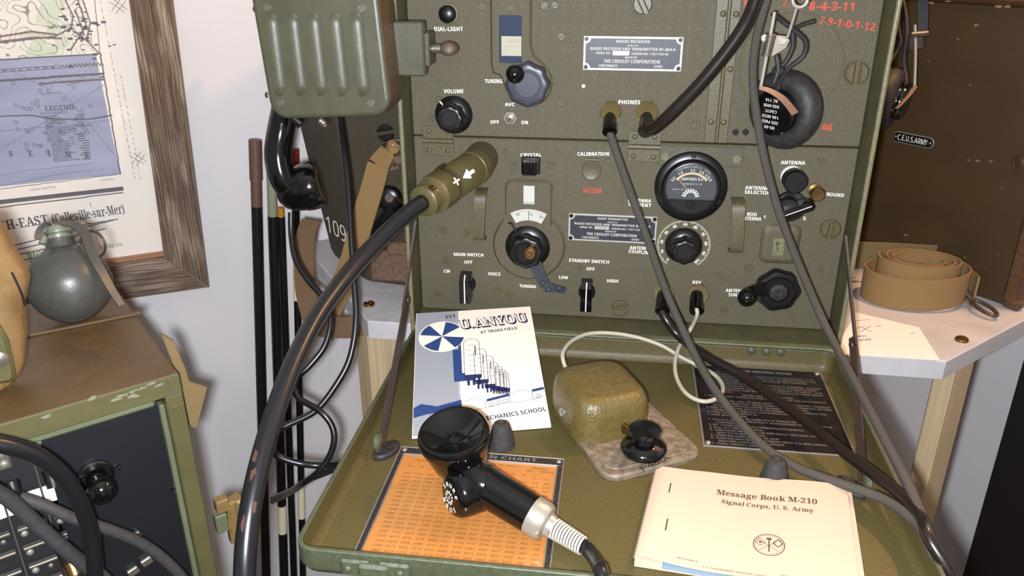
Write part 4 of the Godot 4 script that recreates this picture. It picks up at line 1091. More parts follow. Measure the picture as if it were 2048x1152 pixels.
func training_booklet():
	var hv := Vector3(0.0585, 0, -0.0165)
	var top := (Vector3(-0.2118,0.0090,0.0415) + Vector3(-0.0955,0.0090,0.0039)) / 2
	var low := (Vector3(-0.1742,-0.0255,0.2115) + Vector3(-0.0566,-0.0255,0.1828)) / 2
	var A := top - hv
	var B := top + hv
	var D := low - hv * 1.01
	var C2 := low + hv * 1.01
	var t = thing("training_booklet", "cream, silver and blue training booklet leaning against the radio", "booklet", Vector3(-0.12, LID, 0.2))
	var nn := (B - A).cross(D - A).normalized()
	if nn.z < 0: nn = -nn
	var m := MB.new()
	var pgs := sheet(A, B, C2, D, 0.0016)
	obj("pages", pgs, "paper_white", t)
	var lift := 0.0020
	var P = func(u: float, v: float, l := 0.0) -> Vector3: return booklet_point(A, B, C2, D, u, v, lift + l)
	var cov := sheet(P.call(0, 0, -0.0003), P.call(1, 0, -0.0003), P.call(1, 1, -0.0003), P.call(0, 1, -0.0003), 0.0003)
	obj("cover", cov, "paper_cream", t)
	var flat = func(pts: Array, l: float) -> MB:
		var q := MB.new()
		var poly := PackedVector2Array()
		for p in pts: poly.push_back(Vector2(p[0], p[1]))
		var id := Geometry2D.triangulate_polygon(poly)
		for i in range(0, id.size(), 3): q.tri(P.call(pts[id[i]][0], pts[id[i]][1], l), P.call(pts[id[i + 1]][0], pts[id[i + 1]][1], l), P.call(pts[id[i + 2]][0], pts[id[i + 2]][1], l), nn, nn, nn)
		return q
	# silver band down the spine side
	obj("silver_band", flat.call([[0.003, 0.003], [0.365, 0.003], [0.352, 0.70], [0.365, 0.86], [0.34, 0.997], [0.003, 0.997]], 0.0003), "booklet_silver", t)
	var rules := MB.new()
	for i in 46:
		var u := 0.010 + i * 0.0072
		stroke(rules, P.call(u, 0.006, 0.0004), P.call(u, 0.994, 0.0004), 0.00028, nn)
	obj("silver_rules", rules, "silver_rule", t)
	# round badge quartered in blue and cream (the drawn face is left out)
	var cu := 0.222
	var cvv := 0.235
	var ru := 0.195
	var rv := 0.138
	var disc := []
	for i in 40: disc.append([cu + cos(TAU * i / 40) * ru, cvv + sin(TAU * i / 40) * rv])
	obj("badge", flat.call(disc, 0.0005), "paper_cream", t)
	var bl := MB.new()
	for k in 4:
		var sec := [[cu, cvv]]
		for i in 9:
			var a := deg_to_rad(k * 90 + 10 + i * 45.0 / 8)
			sec.append([cu + cos(a) * ru * 0.94, cvv + sin(a) * rv * 0.94])
		bl.add(flat.call(sec, 0.0007))
	# the row of radio tubes shrinking into the distance, and the low school buildings
	var ink := MB.new()
	bl.add(flat.call([[0.305, 0.36], [0.352, 0.36], [0.352, 0.30], [0.375, 0.30], [0.375, 0.56], [0.46, 0.56], [0.46, 0.625], [0.31, 0.625]], 0.0005))
	var tubes := [[0.395, 0.275, 0.13, 0.60], [0.475, 0.37, 0.10, 0.645], [0.545, 0.435, 0.082, 0.685], [0.595, 0.492, 0.066, 0.705], [0.635, 0.528, 0.054, 0.715], [0.668, 0.555, 0.045, 0.72], [0.695, 0.578, 0.038, 0.725]]
	var shell := MB.new()
	for q in tubes:
		var x: float = q[0]
		var y0: float = q[1]
		var w: float = q[2]
		var y1: float = q[3]
		var o := [[x, y1], [x, y0 + w * 0.3], [x + w * 0.12, y0 + w * 0.1], [x + w * 0.5, y0], [x + w * 0.88, y0 + w * 0.1], [x + w, y0 + w * 0.3], [x + w, y1]]
		shell.add(flat.call(o, 0.0007 - x * 0.0002))
		for i in o.size() - 1: stroke(ink, P.call(o[i][0], o[i][1], 0.0009), P.call(o[i + 1][0], o[i + 1][1], 0.0009), 0.0005, nn)
		ink.add(flat.call([[x, y1 - 0.02], [x + w, y1 - 0.02], [x + w, y1 + 0.012], [x, y1 + 0.012]], 0.0009))
		for k in 3:
			var px := x + w * (0.12 + 0.32 * k)
			ink.add(flat.call([[px, y1 + 0.01], [px + w * 0.16, y1 + 0.01], [px + w * 0.16, y1 + 0.01 + w * 0.42], [px, y1 + 0.01 + w * 0.42]], 0.0009))
		for k in 6:
			var yy: float = lerp(y0 + w * 0.45, y1 - 0.05, k / 5.0)
			stroke(ink, P.call(x + w * 0.2, yy, 0.0009), P.call(x + w * (0.55 if k % 2 else 0.8), yy, 0.0009), 0.0004, nn)
		stroke(ink, P.call(x + w * 0.72, y0 + w * 0.5, 0.0009), P.call(x + w * 0.72, lerp(y0, y1, 0.45), 0.0009), 0.0011 * w / 0.13, nn)
	obj("tube_drawing", shell, "paper_cream", t)
	bl.add(flat.call([[0.005, 0.80], [0.06, 0.775], [0.18, 0.80], [0.36, 0.765], [0.36, 0.825], [0.20, 0.842], [0.09, 0.855], [0.005, 0.872]], 0.0005))
	bl.add(flat.call([[0.55, 0.775], [0.725, 0.745], [0.725, 0.765], [0.55, 0.795]], 0.0005))
	bl.add(flat.call([[0.90, 0.728], [0.995, 0.715], [0.995, 0.735], [0.90, 0.748]], 0.0005))
	for q in [[0.36, 0.80, 0.54], [0.725, 0.765, 0.90]]:
		var x0: float = q[0]
		var y0: float = q[1]
		var x1: float = q[2]
		var o := [[x0, y0 + 0.055], [x0, y0 - 0.005], [(x0 + x1) / 2, y0 - 0.04], [x1, y0 - 0.016], [x1, y0 + 0.04]]
		for i in o.size(): stroke(ink, P.call(o[i][0], o[i][1], 0.0006), P.call(o[(i + 1) % o.size()][0], o[(i + 1) % o.size()][1], 0.0006), 0.0004, nn)
		stroke(ink, P.call(x1, y0 + 0.04, 0.0006), P.call(min(x1 + 0.17, 0.995), y0 + 0.012, 0.0006), 0.0004, nn)
		for k in 3:
			var a := x1 + 0.025 + k * 0.055
			if a > 0.97: continue
			var yb := y0 + 0.005 - k * 0.008
			for e in [[a, yb, a + 0.035, yb - 0.004], [a, yb + 0.028, a + 0.035, yb + 0.024], [a, yb, a, yb + 0.028], [a + 0.018, yb, a + 0.018, yb + 0.026], [a + 0.035, yb - 0.004, a + 0.035, yb + 0.024]]: stroke(ink, P.call(e[0], e[1], 0.0006), P.call(e[2], e[3], 0.0006), 0.0004, nn)
	obj("blue_printing", bl, "blue_print", t)
	obj("line_drawing", ink, "navy_print", t)
	var up = (P.call(0.5, 0, 0) - P.call(0.5, 1, 0)).normalized()
	var tx := MB.new()
	lab(tx, "PVT.", P.call(0.255, 0.075, 0.0008), P.call(0.355, 0.068, 0.0008), 0.0055, "serif", up)
	lab(tx, "AT TRUAX FIELD", P.call(0.545, 0.235, 0.0006), P.call(0.86, 0.215, 0.0006), 0.0045, "bold", up)
	lab(tx, "RADIO MECHANICS SCHOOL", P.call(0.33, 0.945, 0.0006), P.call(0.985, 0.895, 0.0006), 0.0056, "bold", up)
	for q in [[0.013, 0.009], [0.009, 0.006], [0.004, 0.002], [-0.004, -0.003], [-0.004, 0.003], [0.004, -0.003]]: lab(tx, "U.ANYOU", P.call(0.380 + q[0], 0.180 + q[1], 0.0006), P.call(0.955 + q[0], 0.150 + q[1], 0.0006), 0.0160, "serif", up)
	obj("lettering", tx, "navy_print", t)
	var tw := MB.new()
	lab(tw, "U.ANYOU", P.call(0.380, 0.180, 0.0011), P.call(0.955, 0.150, 0.0011), 0.0160, "serif", up)
	obj("title_face", tw, "paper_cream", t)

func message_book():
	var y := LID + 0.0105
	var A := Vector3(0.0338,-0.0142,0.2418)
	var B := Vector3(0.1787,-0.0162,0.2479)
	var C2 := Vector3(0.1624,-0.0162,0.3579)
	var D := Vector3(0.0164,-0.0162,0.3443)
	var t = thing("message_book", "cream stapled message book lying at the front of the lid", "book", Vector3(0.1, LID, 0.3))
	var down := (D - A) * 1.0
	var A2 := A + Vector3(0, -0.004, 0)
	var lowp := func(p: Vector3, yy: float) -> Vector3: return Vector3(p.x, yy, p.z)
	# pages a little wider than the curled cover
	var out := (B - A).normalized()
	var P := MB.new()
	P.add(sheet(lowp.call(A, LID + 0.0006), lowp.call(B, LID + 0.0006) + out * 0.0045, lowp.call(C2, LID + 0.0006) + out * 0.0045, lowp.call(D, LID + 0.0006), 0.0062))
	obj("pages", P, "paper_book", t)
	var P2 := MB.new()
	P2.add(sheet(lowp.call(A, LID + 0.0069) + (D - A) * 0.02, lowp.call(B, LID + 0.0069) + out * 0.0025 + (C2 - B) * 0.06, lowp.call(C2, LID + 0.0069) + out * 0.0028, lowp.call(D, LID + 0.0069), 0.0007))
	obj("loose_pages", P2, "paper_book", t)
	# blue sheet showing below the cover's lower edge
	var dn := (D - A).normalized()
	var bl := MB.new()
	var b0 := lowp.call(D.lerp(C2, 0.13), LID + 0.0077)
	var b1 := lowp.call(D.lerp(C2, 1.0), LID + 0.0077)
	bl.add(sheet(b0 - dn * 0.01, b1 - dn * 0.01, b1 + dn * 0.009, b0 + dn * 0.006, 0.0003))
	obj("blue_sheet", bl, "paper_blue", t)
	# cover, lifted and wavy along the spine
	var rows := []
	var bot := []
	var nu := 28
	var nv := 12
	var surf = func(u: float, v: float) -> Vector3:
		var p: Vector3 = A.lerp(B, u).lerp(D.lerp(C2, u), v)
		p.y = LID + 0.0098 + 0.0022 * exp(-pow((u - 0.02) / 0.10, 2)) * (1.0 - 0.5 * v) + 0.0018 * exp(-pow((u - 0.9) / 0.25, 2)) * (1.0 - v) + 0.0012 * sin(u * 9.0 + v * 2.0) * 0.6
		if u < 0.03: p.y -= (0.03 - u) * 0.10
		p += dn * 0.0035 * sin(u * PI) * v - dn * 0.0028 * sin(u * PI * 0.9 + 0.2) * (1.0 - v)
		return p
	for i in nv + 1:
		var r := PackedVector3Array()
		var r2 := PackedVector3Array()
		for j in nu + 1:
			var p: Vector3 = surf.call(float(j) / nu, float(i) / nv)
			r.push_back(p); r2.push_back(p - Vector3(0, 0.0004, 0))
		rows.append(r); bot.append(r2)
	var cv := MB.new()
	cv.grid(rows); cv.grid(bot)
	for j in nu:
		cv.fquad(rows[0][j], rows[0][j + 1], bot[0][j + 1], bot[0][j], -dn)
		cv.fquad(rows[nv][j], rows[nv][j + 1], bot[nv][j + 1], bot[nv][j], dn)
	# glued spine wrapping down over the pages
	var sp := []
	for i in nv + 1:
		var p: Vector3 = surf.call(0.0, float(i) / nv)
		sp.append(PackedVector3Array([p, p - out * 0.0016 + Vector3(0, -0.0022, 0), Vector3(p.x, LID + 0.0004, p.z) - out * 0.0014]))
	cv.grid(sp)
	obj("cover", cv, "paper_book", t)
	var S = func(u: float, v: float) -> Vector3: return surf.call(u, v) + Vector3(0, 0.0006, 0)
	for q in [[0.095, 0.20, 0.305], [0.115, 0.595, 0.71]]:
		var st := MB.new()
		st.tube([S.call(q[0], q[1]) + Vector3(0, -0.0004, 0), S.call(q[0], q[2]) + Vector3(0, -0.0004, 0)], 0.0005, 6, 1)
		obj("staple", st, "rust_bar", t)
	# printing follows the cover
	var bend = func(mb: MB, z: float) -> MB:
		for i in mb.v.size():
			var p := mb.v[i]
			mb.v[i] = surf.call(p.x, 1.0 - p.y) + Vector3(0, z, 0)
			mb.n[i] = Vector3.UP
		return mb
	var tx := MB.new()
	var W := 1.0
	lab(tx, "Message Book M-210", Vector3(0.335, 0.752, 0), Vector3(0.84, 0.744, 0), 0.055, "serif")
	lab(tx, "Signal Corps, U. S. Army", Vector3(0.365, 0.665, 0), Vector3(0.82, 0.652, 0), 0.042, "serif")
	lab(tx, "16-27629-1", Vector3(0.19, 0.055, 0), Vector3(0.285, 0.053, 0), 0.014, "serif")
	obj("lettering", bend.call(tx, 0.0005), "brown_print", t)
	var sg := MB.new()
	lab(sg, "SIGNATURE", Vector3(0.66, 0.030, 0), Vector3(0.79, 0.028, 0), 0.016, "serif")
	lab(sg, "U. S. GOVERNMENT PRINTING OFFICE : 1942", Vector3(0.31, 0.022, 0), Vector3(0.64, 0.010, 0), 0.013, "serif")
	obj("signature_line", bend.call(sg, 0.0005), "brown_print", t)
	# crossed flags and torch in a ring
	var em := MB.new()
	var ec := Vector3(0.605, 0.30, 0)
	var ax := 0.072
	var ay := 0.098
	for i in 40:
		var a0 := TAU * i / 40
		var a1 := TAU * (i + 1) / 40
		for r in [[0.97, 1.03], [0.86, 0.88]]: em.quad(ec + Vector3(cos(a0) * ax * r[0], sin(a0) * ay * r[0], 0), ec + Vector3(cos(a1) * ax * r[0], sin(a1) * ay * r[0], 0), ec + Vector3(cos(a1) * ax * r[1], sin(a1) * ay * r[1], 0), ec + Vector3(cos(a0) * ax * r[1], sin(a0) * ay * r[1], 0), Vector3.BACK)
	stroke(em, ec + Vector3(0, -0.065, 0), ec + Vector3(0, 0.045, 0), 0.006, Vector3.BACK)
	stroke(em, ec + Vector3(0.012, 0.055, 0), ec + Vector3(-0.012, 0.055, 0), 0.018, Vector3.BACK)
	stroke(em, ec + Vector3(-0.045, -0.055, 0), ec + Vector3(0.035, 0.03, 0), 0.003, Vector3.BACK)
	stroke(em, ec + Vector3(0.045, -0.055, 0), ec + Vector3(-0.035, 0.03, 0), 0.003, Vector3.BACK)
	for s in [-1.0, 1.0]:
		var q := [Vector3(s * 0.018, 0.02, 0), Vector3(s * 0.042, 0.055, 0), Vector3(s * 0.064, 0.02, 0), Vector3(s * 0.040, -0.015, 0)]
		for i in 4: stroke(em, ec + q[i], ec + q[(i + 1) % 4], 0.0055 if s > 0 else 0.003, Vector3.BACK)
	stroke(em, ec + Vector3(-0.046, 0.02, 0), ec + Vector3(-0.034, 0.02, 0), 0.018, Vector3.BACK)
	obj("emblem", bend.call(em, 0.0005), "brown_print", t)

# ---------------------------------------------------------------- left of the radio
func W3(s: float, y: float, o: float) -> Vector3: return WALL_0 + WALL_A * s + WALL_N * o + Vector3(0, y, 0)
func B3(s: float, y: float, o: float) -> Vector3: return BX_0 + BX_D * s + BX_N * o + Vector3(0, y, 0)

func build_left():
	framed_map()
	poles()
	leather_case()
	loudspeaker()
	handset()
	switchboard()
	grenade()
	pouch()

func plot(im: Image, a: Vector2, b: Vector2, c: Color, w := 1):
	var n := int(max(abs(b.x - a.x), abs(b.y - a.y))) + 1
	for i in n + 1:
		var p := a.lerp(b, float(i) / n)
		for dx in w:
			for dy in w:
				var x := int(p.x) + dx
				var y := int(p.y) + dy
				if x >= 0 and y >= 0 and x < im.get_width() and y < im.get_height(): im.set_pixel(x, y, c)

func framed_map():
	var t = thing("framed_map", "framed invasion beach map with blue sea, in weathered grey barn wood", "picture", W3(-0.35, -0.08, 0))
	var O := 0.032
	# frame boards, grain along each board
	var i0 := Vector2(-0.1650,0.3067)
	var i1 := Vector2(-0.1793,-0.0189)
	var o0 := Vector2(-0.1165,0.3052)
	var o1 := Vector2(-0.1290,-0.0710)
	var bl := Vector2(-0.2361,-0.0691)
	var ib := Vector2(-0.2422,-0.0191)
	var it := i1 + (i0 - i1) * 1.7
	var ot := o1 + (o0 - o1) * 1.62
	var il := i1 + (ib - i1).normalized() * 0.50
	var ol := o1 + (bl - o1).normalized() * 0.60
	var T1 := Transform3D(Basis(Vector3.UP, -WALL_A, WALL_N), W3(0, 0, 0.004))
	var T2 := Transform3D(Basis(WALL_A, Vector3.UP, WALL_N), W3(0, 0, 0.004))
	var m := MB.new()
	m.ext([Vector2(i1.y, -i1.x), Vector2(it.y, -it.x), Vector2(ot.y, -ot.x), Vector2(o1.y, -o1.x)], T1, O - 0.004, 0.0012)
	obj("frame_board", m, "barn", t)
	var m2 := MB.new()
	m2.ext([i1, o1, ol, il], T2, O - 0.004, 0.0012)
	obj("frame_board", m2, "barn", t)
	var W := il.x - i1.x
	var m3 := MB.new()
	m3.ext([Vector2(il.y, -il.x), Vector2(il.y + it.y - i1.y, -il.x), Vector2(ot.y, -ol.x), Vector2(ol.y, -ol.x)], T1, O - 0.004, 0.0012)
	obj("frame_board", m3, "barn", t)
	var m4 := MB.new()
	m4.ext([it, ot, Vector2(ol.x, ot.y), Vector2(il.x, it.y)], T2, O - 0.004, 0.0012)
	obj("frame_board", m4, "barn", t)
	var inn := MB.new()
	inn.ext([i1 + Vector2(0.004, 0.0), i1 + Vector2(0.004, 0.0035), il + Vector2(0, 0.0035), il], Transform3D(T2.basis, W3(0, 0, 0.006)), 0.018)
	obj("inner_lip", inn, "oak_edge", t)
	# the sheet
	var s0 := -0.66
	var s1 := -0.150
	var y0 := -0.060
	var y1 := 0.52
	var k := 1500.0
	var im := Image.create(int((s1 - s0) * k), int((y1 - y0) * k), false, Image.FORMAT_RGB8)
	im.fill(Color(0.93, 0.885, 0.83))
	var nz := FastNoiseLite.new()
	nz.seed = 12; nz.frequency = 0.006; nz.fractal_octaves = 3
	var PX = func(v: Vector2) -> Vector2: return Vector2((v.x - s0) * k, (y1 - v.y) * k)
	var sea_tr: Vector2 = PX.call(Vector2(-0.2079,0.2454))
	var sea_br: Vector2 = PX.call(Vector2(-0.2126,0.0954))
	var ink := Color(0.22, 0.19, 0.20)
	for y in im.get_height():
		for x in int(sea_br.x):
			if y >= sea_tr.y and y <= sea_br.y:
				var f := 0.5 + 0.6 * nz.get_noise_2d(x * 0.5, y * 2.2)
				im.set_pixel(x, y, Color(0.50, 0.515, 0.62).lerp(Color(0.63, 0.645, 0.73), clamp(f, 0, 1)))
			elif y < sea_tr.y and x < sea_tr.x + 4:
				var h := nz.get_noise_2d(x * 1.1 + 900, y * 1.1)
				var d := (sea_tr.y - y) / 200.0
				var c := Color(0.90, 0.87, 0.81)
				if nz.get_noise_2d(x * 1.3, y * 1.3 + 500) > 0.34: c = Color(0.80, 0.82, 0.71)
				var fr := fposmod((h + d) * 7.0, 1.0)
				if fr < 0.10: c = c.lerp(Color(0.45, 0.36, 0.31), 0.75)
				im.set_pixel(x, y, c)
	# shore, roads and obstacles
	var rn := RandomNumberGenerator.new()
	rn.seed = 5
	plot(im, PX.call(Vector2(-0.3138,0.2445)), sea_tr, ink, 2)
	plot(im, sea_tr, sea_br, ink, 2)
	plot(im, PX.call(Vector2(-0.3477,0.0923)), sea_br, ink, 1)
	plot(im, PX.call(Vector2(-0.2003,0.3288)), sea_tr, ink, 1)
	for a in [[Vector2(-0.2335,0.3076), Vector2(-0.2289,0.2907)], [Vector2(-0.2289,0.2907), Vector2(-0.2333,0.2767)], [Vector2(-0.2333,0.2767), Vector2(-0.2520,0.2679)], [Vector2(-0.2520,0.2679), Vector2(-0.3096,0.2634)], [Vector2(-0.2151,0.3070), Vector2(-0.2120,0.2815)], [Vector2(-0.2120,0.2815), Vector2(-0.2201,0.2618)], [Vector2(-0.2201,0.2618), Vector2(-0.2089,0.2460)], [Vector2(-0.2325,0.2727), Vector2(-0.2171,0.2605)], [Vector2(-0.2252,0.2961), Vector2(-0.2211,0.2676)], [Vector2(-0.2204,0.3072), Vector2(-0.2168,0.2788)], [Vector2(-0.2168,0.2788), Vector2(-0.2394,0.2512)]]: plot(im, PX.call(a[0]), PX.call(a[1]), Color(0.3, 0.26, 0.24), 2)
	for a in [[Vector2(-0.3080,0.2706), Vector2(-0.2766,0.2747)], [Vector2(-0.2766,0.2747), Vector2(-0.2515,0.2702)], [Vector2(-0.3093,0.2651), Vector2(-0.2729,0.2678)], [Vector2(-0.2729,0.2678), Vector2(-0.2472,0.2654)]]: plot(im, PX.call(a[0]), PX.call(a[1]), Color(0.45, 0.30, 0.28), 3)
	for i in 46:
		var q: Vector2 = PX.call(Vector2(-0.2234,0.2723)) + Vector2(rn.randfn(0, 22), rn.randfn(0, 26))
		plot(im, q, q + Vector2(rn.randf_range(2, 5), 0), ink, rn.randi_range(2, 4))
	for i in 26:
		var q: Vector2 = PX.call(Vector2(-0.3167,0.2316)).lerp(PX.call(Vector2(-0.2102,0.2331)), i / 25.0)
		if i < 16 and i % 2 == 0:
			for e in 16: plot(im, q + Vector2(cos(TAU * e / 16) * 9, sin(TAU * e / 16) * 2.5), q + Vector2(cos(TAU * (e + 1) / 16) * 9, sin(TAU * (e + 1) / 16) * 2.5), ink, 1)
		elif i >= 16:
			for e in 4: plot(im, q + Vector2(e * 3 - 6, -3 if e % 2 else 3), q + Vector2(e * 3 - 3, 3 if e % 2 else -3), ink, 1)
	for i in 60:
		var q: Vector2 = PX.call(Vector2(-0.3192,0.2203)).lerp(PX.call(Vector2(-0.2096,0.2211)), i / 59.0)
		plot(im, q, q + Vector2(1, -2), ink, 2)
		if i > 20: plot(im, q + Vector2(0, 10), q + Vector2(1, 8), Color(0.35, 0.27, 0.27), 2)
	for i in 60:
		var q: Vector2 = PX.call(Vector2(-0.3177,0.2271)).lerp(PX.call(Vector2(-0.2127,0.1268)), 0) + Vector2(rn.randf_range(0, 185), rn.randf_range(10, 150))
		if q.x > sea_br.x - 26: continue
		for e in 8: plot(im, q + Vector2(cos(TAU * e / 8), sin(TAU * e / 8)) * 3, q + Vector2(cos(TAU * (e + 1) / 8), sin(TAU * (e + 1) / 8)) * 3, Color(0.32, 0.31, 0.40), 1)
	for a in [[Vector2(-0.3282,0.1800), Vector2(-0.2970,0.1785)], [Vector2(-0.2970,0.1785), Vector2(-0.2716,0.1714)], [Vector2(-0.2716,0.1714), Vector2(-0.2336,0.1681)], [Vector2(-0.2336,0.1681), Vector2(-0.2093,0.1709)]]: plot(im, PX.call(a[0]), PX.call(a[1]), ink, 2)
	for a in [[Vector2(-0.3371,0.1398), Vector2(-0.2091,0.2090)], [Vector2(-0.3064,0.2321), Vector2(-0.2699,0.2062)], [Vector2(-0.2551,0.1991), Vector2(-0.2114,0.1150)], [Vector2(-0.2699,0.2062), Vector2(-0.2622,0.2175)], [Vector2(-0.3321,0.1624), Vector2(-0.2514,0.1622)], [Vector2(-0.2514,0.1622), Vector2(-0.2104,0.1648)]]: plot(im, PX.call(a[0]), PX.call(a[1]), Color(0.38, 0.38, 0.48), 1)
	for a in [[Vector2(-0.3468,0.0960), Vector2(-0.2855,0.1027)], [Vector2(-0.2855,0.1027), Vector2(-0.2401,0.1039)], [Vector2(-0.3220,0.1114), Vector2(-0.2384,0.1128)], [Vector2(-0.3441,0.1083), Vector2(-0.3220,0.1114)]]: plot(im, PX.call(a[0]), PX.call(a[1]), Color(0.36, 0.42, 0.58), 1)
	# distance bar
	for i in 7: plot(im, PX.call(Vector2(-0.3508,0.0780)) + Vector2(-40, i), PX.call(Vector2(-0.2133,0.0782)) + Vector2(0, i), ink.lerp(Color(0.45, 0.43, 0.40), rn.randf() * 0.5 * float(i > 4)), 2)
	plot(im, PX.call(Vector2(-0.3526,0.0699)), PX.call(Vector2(-0.2146,0.0710)), ink, 2)
	# faded blocks of fine print, drawn as broken rules
	for a in [[Vector2(-0.2766,0.0341), Vector2(-0.2261,0.0365), 3], [Vector2(-0.3475,0.0191), Vector2(-0.2322,0.0359), 0], [Vector2(-0.3489,0.0126), Vector2(-0.2430,0.0258), 0], [Vector2(-0.3503,0.0060), Vector2(-0.2629,0.0142), 0], [Vector2(-0.3520,-0.0019), Vector2(-0.2743,0.0007), 0]]:
		plot(im, PX.call(a[0]), PX.call(a[1]), Color(0.28, 0.25, 0.24), 2)
	for c in 2:
		var q1: Vector2 = PX.call(Vector2(-0.2018,0.3066)) + Vector2(8 + c * 10, 0)
		var yv := -60.0
		while yv < 330:
			var w := rn.randf_range(2, 7)
			if c == 0 or yv > 120: plot(im, q1 + Vector2(0, yv), q1 + Vector2(0, yv + w), Color(0.52, 0.47, 0.44), 1)
			yv += w + rn.randf_range(2, 9)
	for q in [Vector2(-0.1883,0.1125), Vector2(-0.1782,0.2990)]:
		var b: Vector2 = PX.call(q)
		for e in [[-13, -8, 9, 11], [-6, -12, 14, 6], [-12, 8, 8, -14], [-6, 13, 14, -8]]: plot(im, b + Vector2(e[0], e[1]), b + Vector2(e[2], e[3]), Color(0.32, 0.28, 0.26), 1)
	for a in [Vector2(-0.2310,0.2936), Vector2(-0.2449,0.0782), Vector2(-0.3029,0.0776), Vector2(-0.2537,0.0626)]:
		var q: Vector2 = PX.call(a)
		plot(im, q, q + Vector2(0, 8), Color(0.35, 0.32, 0.3), 1)
	var mm := StandardMaterial3D.new()
	mm.albedo_texture = ImageTexture.create_from_image(im)
	mm.roughness = 0.8
	var sh := MB.new()
	var a := W3(s0, y1, 0.012)
	var b := W3(s1, y1, 0.012)
	var c := W3(s1, y0, 0.012)
	var d := W3(s0, y0, 0.012)
	sh.quad(a, b, c, d, WALL_N, Vector2(0, 0), Vector2(1, 0), Vector2(1, 1), Vector2(0, 1))
	mats["map_sheet"] = mm
	obj("map_sheet", sh, "map_sheet", t, "printed map sheet with blue sea and brown contours")
	var bk := MB.new()
	bk.box(W3((s0 + s1) / 2, (y0 + y1) / 2, 0.007), Vector3(s1 - s0, y1 - y0, 0.006), Basis(WALL_A, Vector3.UP, WALL_N))
	obj("backing_board", bk, "paper_cream", t)
	var z := WALL_N * 0.0006
	var tx := MB.new()
	var L = func(s: String, p: Vector3, q: Vector3, h: float, f := "bold"): lab(tx, s, p + z, q + z, h, f)
	L.call("les Moulins", Vector3(-0.6816,0.2760,-0.1243), Vector3(-0.6617,0.2773,-0.1367), 0.0042, "serifr")
	L.call("LEGEND", Vector3(-0.7012,0.1818,-0.1121), Vector3(-0.6750,0.1811,-0.1284), 0.0062, "serif")
	L.call("BEACH OBSTACLES:", Vector3(-0.7060,0.1781,-0.1091), Vector3(-0.6803,0.1773,-0.1251), 0.0026, "sans")
	var legend := ["HEDGEHOGS", "ELEMENT \"C\"", "LOG RAMPS", "CURVED RAILS", "STAKES", "NOTE: where spacing permits obstacles", "are plotted individually", "as seen and typical", "ANTI-TANK DITCH", "ROAD BLOCKS", "MINE FIELDS:", "FROM AIR COVER", "REPORTED FIELDS", "OR DUMMIED MINES", "PROBABLE MINES", "COVER OF MINES", "DETAILS BEYOND ROAD", "SHOWN BY MINES", "SIMPLE MINE ROW", "FIELD IN THIS PATTERN"]
	var g0 := Vector3(-0.7030,0.1741,-0.1110)
	var g1 := Vector3(-0.7080,0.1189,-0.1078)
	for i in legend.size():
		var p: Vector3 = g0.lerp(g1, float(i) / (legend.size() - 1)) + z
		if i > 10: p += WALL_A * 0.004
		lab(tx, legend[i], p, p + WALL_A * 0.00145 * legend[i].length() * (1.0 if i < 5 else 0.95), 0.0020, "bold")
		if i < 5 or i > 7: stroke(tx, p + WALL_A * (0.034 - 0.002 * (i % 3)), p + WALL_A * 0.042, 0.0009, WALL_N)
	L.call("ELEMENT", Vector3(-0.6758,0.2095,-0.1279), Vector3(-0.6613,0.2131,-0.1369), 0.0030, "sans")
	L.call("HEDGEHOGS", Vector3(-0.7014,0.2010,-0.1119), Vector3(-0.6827,0.2012,-0.1236), 0.0026, "sans")
	for a2 in [["S", 19, 313, 27], ["E", 58, 313, 67], ["I", 97, 313, 103], ["N", 133, 313, 143], ["E", 171, 316, 180]]: pass
	L.call("S", Vector3(-0.7431,0.1309,-0.0860), Vector3(-0.7400,0.1305,-0.0880), 0.0072, "serif")
	L.call("E", Vector3(-0.7257,0.1287,-0.0968), Vector3(-0.7216,0.1288,-0.0994), 0.0072, "serif")
	L.call("I", Vector3(-0.7081,0.1265,-0.1078), Vector3(-0.7053,0.1267,-0.1096), 0.0072, "serif")
	L.call("N", Vector3(-0.6922,0.1232,-0.1177), Vector3(-0.6865,0.1231,-0.1212), 0.0072, "serif")
	L.call("E", Vector3(-0.6742,0.1196,-0.1289), Vector3(-0.6698,0.1197,-0.1316), 0.0072, "serif")
	L.call("BEACH-EAST", Vector3(-0.7908,0.0395,-0.0564), Vector3(-0.7224,0.0416,-0.0989), 0.0122, "serif")
	L.call("(Colleville-sur-Mer)", Vector3(-0.7182,0.0408,-0.1015), Vector3(-0.6470,0.0433,-0.1458), 0.0125, "serif")
	L.call("CONSTRUCTION ACTIVITY", Vector3(-0.7325,0.0859,-0.0926), Vector3(-0.7079,0.0868,-0.1079), 0.0022, "sans")
	L.call("LES MOULINS", Vector3(-0.6650,0.0891,-0.1346), Vector3(-0.6511,0.0891,-0.1432), 0.0022, "sans")
	obj("map_lettering", tx, "black_print", t)
	var gx := MB.new()
	lab(gx, "BIGOT", Vector3(-0.7492,-0.0065,-0.0823) + z, Vector3(-0.7234,-0.0032,-0.0983) + z, 0.0125, "serif")
	lab(gx, "RESTRICTED", Vector3(-0.6793,-0.0011,-0.1257) + z, Vector3(-0.6557,-0.0006,-0.1404) + z, 0.0045, "serif")
	obj("green_stamp", gx, "green_print", t)
	var gl := MB.new()
	gl.box(W3((s0 + s1) / 2, (y0 + y1) / 2, 0.019), Vector3(s1 - s0 - 0.01, y1 - y0 - 0.01, 0.002), Basis(WALL_A, Vector3.UP, WALL_N))
	obj("glass_pane", gl, "glass", t)

